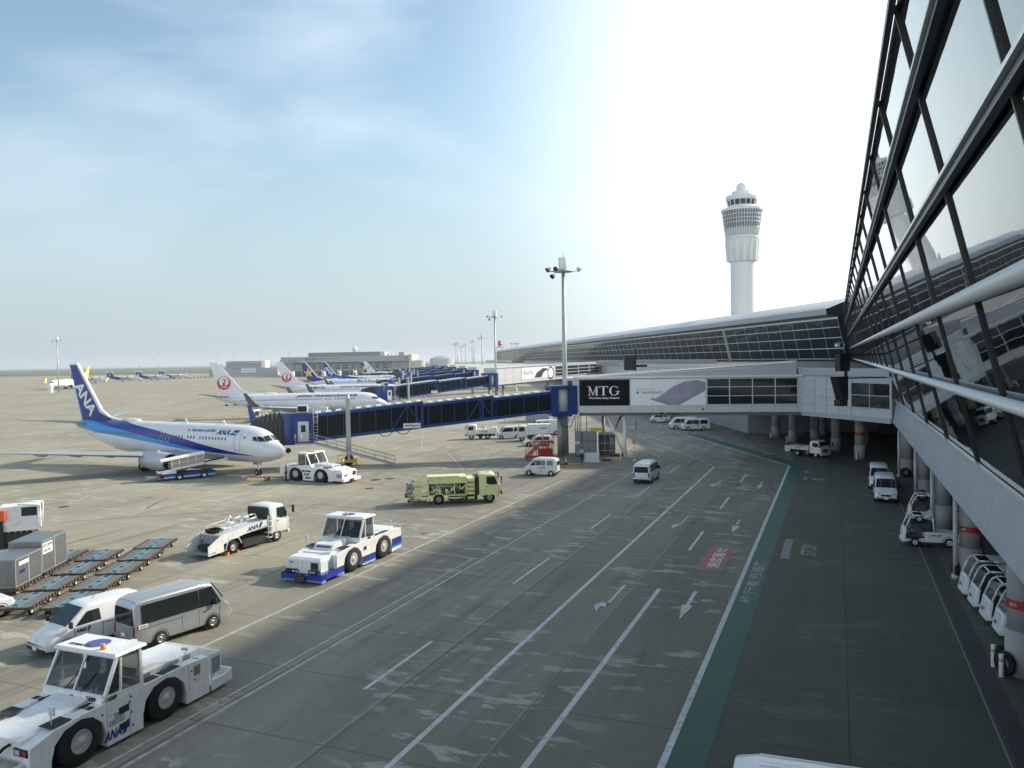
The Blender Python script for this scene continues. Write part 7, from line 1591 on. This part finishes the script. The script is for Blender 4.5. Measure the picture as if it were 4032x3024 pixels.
# ---- cargo loader at the left edge ----
def cargo_loader():
    t = thing('cargo_loader', 'white cargo loader with tall cab and orange lamp box at the left edge', 'cargo loader', (-34.9, 53.9, 0), 24)
    MB().box(-4.5, 2.0, -1.6, 1.5, .4, 1.0).build('chassis', M_dark, t); MB().box(-4.5, 1.2, -1.62, 1.1, 1.55, 1.75).build('deck', M_white, t)
    m = MB()
    for k in range(22): m.cyl((-4.4+k*.25, -1.5, 1.80), (-4.4+k*.25, 1.0, 1.80), .05, .05, 7)
    m.build('deck_rollers', M_slat, t)
    m = MB(); m.tube([(-4.5, -1.6, 1.75), (-4.5, -1.6, 2.3)], .03); 
    for x in (-3.4, -2.2, -1.0): m.tube([(x, -1.6, 1.75), (x, -1.6, 2.25)], .03)
    m.tube([(-4.5, -1.6, 2.25), (-.6, -1.6, 2.25)], .025); m.tube([(-4.5, -1.6, 2.0), (-.6, -1.6, 2.0)], .02); m.build('handrail', M_white, t)
    m = MB(); m.beam((-3.6, -1.66, .95), (-.6, -1.66, 1.9), .12, .14); m.build('red_brace', M_redp, t)
    c = MB().box(.1, 2.4, -1.55, -.1, 1.1, 2.8).build('cab', M_white, t, bevel=.06)
    MB().add([(2.42, -1.45, 2.3), (2.42, -.2, 2.3), (2.42, -.2, 2.7), (2.42, -1.45, 2.7)], [(0, 1, 2, 3)]).build('windscreen', M_tglass, c); MB().box(1.4, 2.3, -1.57, -1.55, 2.1, 2.68).build('door_window', M_tglass, c)
    f = MB(); f.tube([(2.45, -1.55, 1.2), (2.5, -1.55, 2.8), (1.2, -1.55, 2.9)], .05); f.tube([(2.45, -.1, 1.2), (2.5, -.1, 2.8), (1.2, -.1, 2.9)], .05); f.build('cab_frame', M_white, c)
    text('ANA', c, M_anab, (2.425, -1.35, 1.6), (0, 1, 0), (0, 0, 1), width=.7, height=.35, shear=.25, bold=.02)
    m = MB(); m.box(.1, .35, -1.75, -1.5, .2, 1.9); m.build('post', M_dark, t); MB().box(0, .5, -1.85, -1.4, 1.9, 2.6).build('orange_lamp_box', mat('orange_box', (.75, .13, .04), .5), t, bevel=.05)
    m = MB()
    for k in range(5): m.beam((.6+k*.35, -1.4, 1.2), (.9+k*.3, -1.4, .3), .06, .1)
    m.build('scissor_linkage', mat('cream_paint', (.62, .58, .45), .6, var=.3), t)
    for x in (-3.4, 1.2):
        for sg in (-1, 1): wheel(t, x, sg*1.3, .42, .3, sg)
    m = MB(); m.box(-4.6, -1.5, -2.6, -1.7, .5, 1.15); m.build('side_platform', M_white, t); text('ANA', t, M_anab, (-3.4, -2.62, .7), (1, 0, 0), (0, 0, 1), width=.7, height=.25, shear=.25)
cargo_loader()
# ground truck beside jet (between near jet bridge & JAL)
tk = box_truck('white truck with a red cab roof standing below the wing of the nearer red-crane airliner', (-41.5, 152, 0), 180)
MB().box(-.6, .5, -.85, .85, 2.36, 2.5).build('red_roof', M_redp, tk)
# ================= PEOPLE =================
def skinmesh(name, pts, edges, mt, parent, root=0, sub=1):
    me = bpy.data.meshes.new(name); me.from_pydata([p[:3] for p in pts], edges, []); o = bpy.data.objects.new(name, me); C.objects.link(o)
    m = o.modifiers.new('s', 'SKIN'); o.modifiers.new('u', 'SUBSURF').levels = sub; o.modifiers['u'].render_levels = sub
    for i, p in enumerate(pts): v = me.skin_vertices[0].data[i]; r = p[3]; v.radius = (r, r) if not isinstance(r, tuple) else r; v.use_root = (i == root)
    dg = bpy.context.evaluated_depsgraph_get(); dg.update(); nm = bpy.data.meshes.new_from_object(o.evaluated_get(dg)); bpy.data.objects.remove(o)
    nm.materials.clear(); nm.materials.append(mt); nm.name = name
    for p in nm.polygons: p.use_smooth = True
    ob = bpy.data.objects.new(name, nm); C.objects.link(ob); ob.parent = parent; return ob
M_skin = mat('skin', (.45, .27, .18), .6); M_hair = mat('black_hair', (.015, .012, .01), .6)
def person(lab, loc, h, shirt, trous, vest=None, hat=None, pose='hold'):
    t = thing('person', lab, 'person', loc, h)
    hipz, shz = .92, 1.42
    J = {'pelvis': (0, 0, .95, (.15, .11)), 'waist': (0, 0, 1.10, (.13, .10)), 'chest': (0, 0, 1.30, (.16, .11)), 'neck0': (0, 0, 1.46, .06), 'neck': (.01, 0, 1.53, .052), 'head': (.03, 0, 1.62, (.085, .075)), 'crown': (.03, 0, 1.70, (.07, .065))}
    legs = {}
    for s_, n in ((1, 'L'), (-1, 'R')):
        fx = .10 if n == 'L' else -.06
        legs[n] = [(0, s_*.09, .90, .085), (fx*.4, s_*.10, .50, .058), (fx*.5, s_*.105, .10, .04)]
    def arm(s_):
        if pose == 'hold': return [(0, s_*.18, 1.41, .055), (-.02, s_*.25, 1.14, .042), (.24, s_*.12, 1.14, .030), (.30, s_*.09, 1.15, .026)]
        if pose == 'reach': return [(0, s_*.18, 1.41, .055), (.12, s_*.25, 1.2, .042), (.34, s_*.18, 1.1, .030), (.42, s_*.17, 1.09, .026)]
        return [(0, s_*.18, 1.41, .055), (0, s_*.25, 1.14, .042), (.08, s_*.26, .90, .030), (.10, s_*.26, .84, .026)]
    P = []; Ed = []
    def chain(pts, start=None):
        prev = start
        for p in pts:
            P.append(p); i = len(P)-1
            if prev is not None: Ed.append((prev, i))
            prev = i
        return prev
    top = chain([J['pelvis'], J['waist'], J['chest'], J['neck0'], J['neck'], J['head'], J['crown']])
    for n in 'LR': e = chain(legs[n], 0); chain([(P[e][0]+.02, P[e][1], .05, .04), (P[e][0]+.15, P[e][1], .035, .032)], e)
    wr = []
    for s_ in (1, -1): wr.append((chain(arm(s_), 2), s_))
    for e, s_ in wr:
        w = Vector(P[e][:3]); d = (w-Vector(P[e-1][:3])).normalized(); sd = Vector((0, 0, 1)).cross(d)
        if sd.length < .3: sd = Vector((1, 0, 0))
        sd.normalize(); pm = w+d*.05; chain([(*pm, .026)], e); pi = len(P)-1
        for k, ln in enumerate((.062, .072, .068, .052)):
            b = pm+sd*(.022*(k-1.5))+d*.02; m1 = b+d*ln*.5+Vector((0, 0, -.012)); chain([(*b, .010), (*m1, .009), (*(m1+d*ln*.4+Vector((0, 0, -.02))), .008)], pi)
        b = w+d*.02+Vector((0, 0, .02)); chain([(*b, .011), (*(b+d*.035+Vector((0, 0, .022))), .009)], pi)
    skinmesh('body', P, Ed, M_skin, t)
    f = MB(); 
    for s_ in (1, -1): f.cyl((.100, s_*.03, 1.635), (.112, s_*.03, 1.635), .011, .009, 8)
    f.build('eyes', M_ink, t); MB().cyl((.10, 0, 1.60), (.128, 0, 1.595), .016, .010, 6).build('nose', M_skin, t); MB().box(.104, .112, -.025, .025, 1.562, 1.57).build('mouth', M_redp, t)
    P = []; Ed = []
    chain([(0, 0, .93, (.16, .12)), (0, 0, 1.10, (.145, .115)), (0, 0, 1.30, (.175, .125)), (0, 0, 1.43, (.10, .08))])
    for s_ in (1, -1): a = arm(s_); chain([(x, y, z, r+.014) for x, y, z, r in (a if pose != 'x' else a[:2])][:-1], 2)
    skinmesh('shirt', P, Ed, shirt, t)
    P = []; Ed = []; chain([(0, 0, .98, (.155, .12))])
    for n in 'LR': chain([(x, y, z, r+.016) for x, y, z, r in legs[n]], 0)
    skinmesh('trousers', P, Ed, trous, t)
    if vest: 
        v = MB(); v.loft([[(a*math.cos(q), b*math.sin(q), z) for q in [2*math.pi*k/20 for k in range(20)]] for z, a, b in ((.98, .145, .19), (1.15, .135, .175), (1.32, .145, .205), (1.44, .11, .17))], cap=False); v.build('vest', vest, t)
        v = MB()
        for z in (1.08, 1.22): v.loft([[(a*math.cos(q), b*math.sin(q), zz_) for q in [2*math.pi*k/20 for k in range(20)]] for zz_, a, b in ((z, .146, .195), (z+.045, .146, .195))], cap=False)
        v.build('reflective_band', M_wink, t)
    else:
        v = MB(); v.loft([[(a*math.cos(q), b*math.sin(q), z) for q in [2*math.pi*k/20 for k in range(20)]] for z, a, b in ((1.0, .15, .185), (1.055, .15, .185))], cap=False); v.build('reflective_belt', mat('lime_reflective', (.55, .75, .10), .5), t)
    sh = MB()
    for n in 'LR': x, y, z, r = legs[n][-1]; sh.box(x-.06, x+.19, y-.045, y+.045, 0, .09)
    sh.build('shoes', M_black, t, bevel=.02)
    hm = MB(); hm.lathe([(.108, 1.645), (.112, 1.69), (.095, 1.745), (.05, 1.775), (.01, 1.782)], (.02, 0, 0), 'z', 18); hm.prism([(.10, 1.66), (.20, 1.645), (.20, 1.655), (.10, 1.675)], 'y', -.07, .07); hm.build('helmet' if hat is M_white else 'cap', hat, t)
    hr = MB(); hr.lathe([(.09, 1.57), (.103, 1.60), (.106, 1.645)], (.005, 0, 0), 'z', 18); hr.build('hair', M_hair, t)
    if pose == 'hold': MB().box(.33, .36, -.08, .08, 1.12, 1.26).build('clipboard', M_white, t)
    return t
person('person in pale blue shirt and black trousers reading a note beside the grey block', (7.95, 92.0, 0), 215, mat('pale_blue_shirt', (.40, .50, .62), .8), mat('black_trousers', (.02, .02, .025), .8), None, M_ink, 'hold')
person('person in orange vest and white helmet standing by the tow bar at the unstriped tug', (-23.2, 80.9, 0), 20, mat('navy_shirt', (.08, .10, .16), .8), mat('dark_trousers', (.03, .03, .035), .8), mat('orange_vest', (.75, .16, .06), .7), M_white, 'stand')
person('person in lime vest and white helmet working on the belt loader at the open hatch', (-30.1, 87.55, 1.62), 60, mat('grey_green_shirt', (.18, .26, .22), .8), mat('brown_trousers', (.16, .09, .07), .8), mat('lime_vest', (.50, .78, .12), .7), M_white, 'reach')
# ================= SMALL THINGS =================
def cone(lab, loc, s_=1.0):
    t = thing('traffic_cone', lab, 'traffic cone', loc, 12, None); MB().cyl((0, 0, .04), (0, 0, .74*s_), .16*s_, .035*s_, 20).build('cone', M_redp, t); MB().box(-.21*s_, .21*s_, -.21*s_, .21*s_, 0, .045).build('base', M_redp, t, bevel=.01)
    b = MB()
    for z in (.30, .52): r0 = .16-(.125*(z-.04)/.70)+.004; r1 = .16-(.125*(z+.10-.04)/.70)+.004; b.cyl((0, 0, z*s_), (0, 0, (z+.10)*s_), r0*s_, r1*s_, 20, cap=False)
    b.build('reflective_band', M_white, t); return t
cone('red and white traffic cone at the kerb between the small van and the grey block', (5.95, 89.8, 0), 1.25)
cone('red and white traffic cone behind the rear of the canopied belt loader', (-37.3, 86.6, 0), 1.1)
def blob_chain(lab, x, y, mt, n, name, cat):
    mb = MB()
    for i in range(n): a = i*.17; mb.cyl((x+a, y+.05*math.sin(i*2.1), 0), (x+a+.02, y+.05*math.sin(i*2.1), .13+.05*((i*7) % 3)), .10, .07, 8)
    tag(mb.build(name, mt), lab, cat)
blob_chain('coiled yellow hose lying at the foot of the traffic cone', 6.3, 89.5, M_yel, 7, 'coiled_hose', 'hose'); blob_chain('crumpled red strap beside the traffic cone', 5.1, 89.7, M_redp, 4, 'strap', 'strap'); blob_chain('yellow hose end lying right of the grey concrete block', 11.6, 92.1, M_yel, 5, 'coiled_hose', 'hose'); blob_chain('dark hose heap between the grey block and the yellow hose', 10.4, 92.5, M_dark, 6, 'coiled_hose', 'hose')
t = thing('equipment_block', 'low grey square concrete block on the pavement by the standing person', 'utility box', (9.2, 92.6, 0), -10); MB().box(-.85, .85, -.7, .7, 0, .95).build('block', M_lgrey, t, bevel=.05); MB().box(-.92, .92, -.77, .77, .0, .06).build('plinth', M_white, t)
t = thing('equipment_cabin', 'tall grey metal cabin under the advert walkway behind the standing person', 'equipment cabin', (8.8, 97.0, 0), -8)
MB().box(-1.25, 1.3, 0, 4.4, .12, 3.05).build('cabin', mat('cabin_paint', (.20, .225, .245), .5, .1, var=.12, vs=.8), t, bevel=.03); MB().box(-1.2, 1.25, .05, 4.3, 0, .12).build('plinth', M_dark, t)
m = MB(); m.box(-1.26, 1.31, -.008, 0, 1.9, 1.94); m.box(.42, .45, -.008, 0, .15, 3.0); m.build('panel_seam', M_dark, t)
MB().box(-1.2, -.6, -.3, 0, 1.55, 1.9).build('switch_box', M_lgrey, t); m = MB(); m.tube([(-.4, -.1, 3.0), (-.4, -.1, 2.2), (-.55, -.1, 1.8)], .05); m.build('conduit', M_dark, t)
m = MB()
for x in (-1.2, -.95, -.7, -.5, .2): m.tube([(x, .4, 3.05), (x, .4, 5.1)], .05, 8)
m.box(-1.5, .9, .35, .45, 3.35, 3.42); m.build('riser_pipes', M_grey, t); MB().box(.6, 2.2, .3, 1.8, 3.06, 3.4).build('yellow_tray', M_yel, t)
t = thing('pump_cage', 'dark steel cage of pipes right of the grey metal cabin', 'pump cage', (10.8, 96.7, 0), -8)
MB().box(-.4, 1.6, .6, 3.5, 0, 2.7).build('core', M_cave, t); m = MB()
for x in (-.4, .35, 1.0, 1.3, 1.6): m.beam((x, .3, 0), (x, .3, 2.7), .08)
for z in (.7, 1.6, 2.7): m.beam((-.4, .3, z), (1.6, .3, z), .08)
for x in (1.05, 1.15, 1.25, 1.4): m.tube([(x, .4, 1.0), (x, .4, 2.3)], .04)
m.build('frame', M_grey, t); MB().box(-.2, 2.6, .1, .6, 0, .35).build('rusty_tray', mat('rusty_tray', (.12, .05, .03), .8, var=.4, vs=4), t)
# red passenger steps
t = thing('maintenance_steps', 'red wheeled maintenance steps with handrails beside the jet bridge column', 'steps', (2.9, 95.2, 0), 8)
m = MB()
for sg in (-.55, .55):
    m.beam((-1.4, sg, .35), (.7, sg, 2.1), .10, .16); m.beam((.7, sg, 2.1), (1.9, sg, 2.1), .10, .14); m.beam((-1.5, sg, .3), (1.9, sg, .3), .10, .14)
    for x, z in ((-.7, .95), (0, 1.5), (.7, 2.1), (1.3, 2.1), (1.9, 2.1)): m.beam((x, sg, .3), (x, sg, z), .06)
    m.beam((-.7, sg, .3), (.0, sg, 1.5), .05); m.beam((.7, sg, .3), (0, sg, 1.5), .05); m.beam((.7, sg, .3), (1.9, sg, 2.1), .05); m.beam((1.9, sg, .3), (.7, sg, 2.1), .05)
m.build('frame', M_redp, t); m = MB()
for k in range(9): f = k/8; m.box(-1.4+2.1*f-.11, -1.4+2.1*f+.11, -.52, .52, .38+1.75*f, .42+1.75*f)
m.box(.7, 1.9, -.55, .55, 2.16, 2.2); m.box(.2, 1.8, -.5, .5, .4, 1.3); m.build('treads', M_redp, t); m = MB()
for sg in (-.55, .55):
    m.tube([(-1.4, sg, 1.2), (.7, sg, 3.0), (1.9, sg, 3.0)], .03); m.tube([(-1.2, sg, .9), (.7, sg, 2.6), (1.9, sg, 2.6)], .02)
    for x, z in ((-1.4, 1.2), (-.35, 2.1), (.7, 3.0), (1.3, 3.0), (1.9, 3.0)): m.tube([(x, sg, z-.9), (x, sg, z)], .025)
m.build('handrail', M_redp, t)
for x in (-1.2, 1.5):
    for sg in (-1, 1): wheel(t, x, sg*.6, .18, .1, sg)
# tow bar
t = thing('tow_bar', 'orange aircraft tow bar on small wheels joining the nose wheel and the unstriped tug', 'tow bar', (-25.6, 81.6, 0), -20)
m = MB(); m.tube([(-1.9, 0, .32), (2.4, 0, .45)], .07, 8); m.beam((-2.3, 0, .3), (-1.8, 0, .32), .4, .12); m.build('bar', mat('orange_bar', (.50, .13, .05), .5, var=.2), t)
for sg in (-1, 1): wheel(t, .3, sg*.28, .17, .1, sg)
tag(MB().box(-.3, .35, -.12, .12, 0, .14).build('wheel_chock', M_yel, None, loc=(-27.0, 81.2, 0)), 'yellow chock on the ground in front of the nearest airliner nose wheel', 'wheel chock')
# sign post + white post near the V strut
t = thing('marker_post', 'thin marker post with an orange plate and red-white striped foot by the slanted white struts', 'marker post', (14.05, 92.3, 0), 0)
MB().cyl((0, 0, 0), (0, 0, 2.2), .035, .035, 10).build('pole', M_steel, t); MB().box(-.16, .16, -.03, .03, 1.95, 2.5).build('plate', M_orange, t)
m = MB()
for k in range(6): m.cyl((0, 0, .1+k*.16), (0, 0, .1+k*.16+.16), .085, .085, 12, k % 2)
m.build('striped_foot', [M_white, M_redp], t); MB().cyl((0, 0, 0), (0, 0, .08), .22, .18, 14).build('base', M_white, t)
bollard((12.5, 92.5, 0), 'plain white bollard at the foot of the slanted white struts', M_white, 1.2); bollard((14.2, 95.6, 0), 'pale bollard just behind the orange-plated marker post', M_yel, 1.0)
bollard(W(-9.0, 121.0), 'short pale bollard beside the column left of the flatbed truck', M_white); bollard(W(2.0, 98.0), 'short pale bollard beside the red-banded column by the road bend', M_white); bollard(W(-6.4, 114.8), 'short pale bollard at the foot of the second column behind the flatbed truck', M_white)
# hanging guidance board near the facade
t = thing('floodlight_unit', 'black floodlight and camera unit hanging out from the facade above the road', 'floodlight', (32.3, 78, 0), 20)
m = MB(); m.beam((.5, 0, 6.9), (.5, 0, 12.4), .22, .22); m.beam((.5, 0, 11.9), (4.6, -1.2, 11.9), .16, .16); m.beam((.5, 0, 9.6), (4.4, -1.2, 9.6), .12, .12); m.build('bracket', M_mull, t)
m = MB(); m.hexa([(-.6, -.4, 6.9), (.35, -.4, 6.9), (.35, .4, 6.9), (-.6, .4, 6.9)], [(-.6, -.4, 7.5), (.35, -.4, 7.5), (.35, .4, 7.5), (-.6, .4, 7.5)]); m.hexa([(-.3, -.5, 7.5), (.35, -.5, 7.5), (.35, .5, 7.5), (-.3, .5, 7.5)], [(-1.0, -.5, 9.8), (.35, -.5, 9.8), (.35, .5, 9.8), (-1.0, .5, 9.8)]); m.box(-.5, .7, -.35, .35, 10.3, 12.0); m.build('lamp_housing', M_mull, t)
MB().box(-.7, -.35, -.15, .15, 12.7, 13.0).build('camera_head', M_white, t); m = MB(); m.tube([(.3, 0, 12.3), (.3, 0, 13.1), (-.5, 0, 13.1)], .08); m.build('camera_arm', M_grey, t)
t = thing('floodlight_unit', 'smaller black floodlight unit seen over the advert walkway roof', 'floodlight', (20.5, 132, 0), 0)
m = MB(); m.beam((0, 0, 9.9), (0, 0, 13.6), .25, .25); m.build('bracket', M_mull, t); m = MB(); m.box(-1.9, -.1, -.4, .4, 9.9, 12.3); m.box(.1, 1.9, -.1, .1, 10.4, 10.8); m.build('lamp_housing', M_mull, t)
MB().beam((0, 0, 9.9), (0, 0, 5.4), .25, .25).build('pole', M_grey, t); MB().beam((0, 0, 0), (0, 0, 5.4), .3, .3).build('pole', M_grey, t)
# fence + plant behind the jet bridge column
t = thing('plant_enclosure', 'grey fenced plant enclosure seen under the inner end of the nearest jet bridge', 'plant enclosure', (1.5, 150, 0), 0)
m = MB()
for k in range(8): m.beam((-3+k*2.0, 0, 0), (-3+k*2.0, 0, 1.5), .12)
for z in (.5, 1.0, 1.45): m.beam((-3, 0, z), (11, 0, z), .08)
m.build('fence', M_steel, t); MB().box(1, 5.5, 3, 6, 0, 3.4).build('cabinet', M_grey, t); MB().box(6.5, 10, 3, 6, 0, 4.0).build('white_cabinet', M_lgrey, t); MB().box(3.4, 4.6, 2.7, 2.95, 2.5, 4.0).build('red_panel', M_redp, t)
t = thing('equipment_cabinet', 'white equipment cabinet at the foot of the lone left light mast', 'utility box', (-222.6, 384, 0), 0); MB().box(-.9, .9, -.9, .9, 0, 3.6).build('cabinet', M_white, t); MB().box(-1.0, 1.0, -.95, -.9, 1.8, 2.0).build('seam', M_grey, t)
t = thing('equipment_hut', 'dark low hut at the foot of the right-hand far light mast', 'utility box', (-322, 740, 0), 0); MB().box(-8, 10, 0, 5, 0, 4.0).build('hut', M_grey, t); MB().box(-1, 3, -.1, .01, 1, 3.2).build('door', M_white, t)
# service vehicles far off by the freight hangar
v0 = None
for i in range(6):
    x = -190+i*13.5
    if i == 0:
        v0 = thing('service_truck', 'small white high-lift truck in the row parked before the freight hangar doors', 'truck', (x, 690, 0), 270, 'white trucks parked before the freight hangar'); truck_cab(v0, 3.0, 2.3, .6, 3.0, 1.8, M_white); MB().box(-3.5, 1.0, -1.2, 1.2, 1.0, 5.2).build('cargo_box', M_white, v0); MB().box(-3.2, 2.8, -1.0, 1.0, .3, .95).build('chassis', M_dark, v0)
    else: dup(v0, (x, 690, 0), 270)
# ================= HAZE =================
def haze():
    mb = MB().box(-29000, 29000, -300, 29000, -1, 130); m = bpy.data.materials.new('haze_air'); m.use_nodes = True; nt = m.node_tree; nt.nodes.clear()
    o = nt.nodes.new('ShaderNodeOutputMaterial'); v = nt.nodes.new('ShaderNodeVolumePrincipled'); v.inputs['Color'].default_value = (.86, .92, 1, 1); v.inputs['Density'].default_value = HAZE_D; v.inputs['Anisotropy'].default_value = .2
    nt.links.new(v.outputs[0], o.inputs['Volume']); ob = mb.build('haze', m); ob['kind'] = 'stuff'; ob['label'] = 'thin pale haze over the airfield'
HAZE_D = .00011
haze()
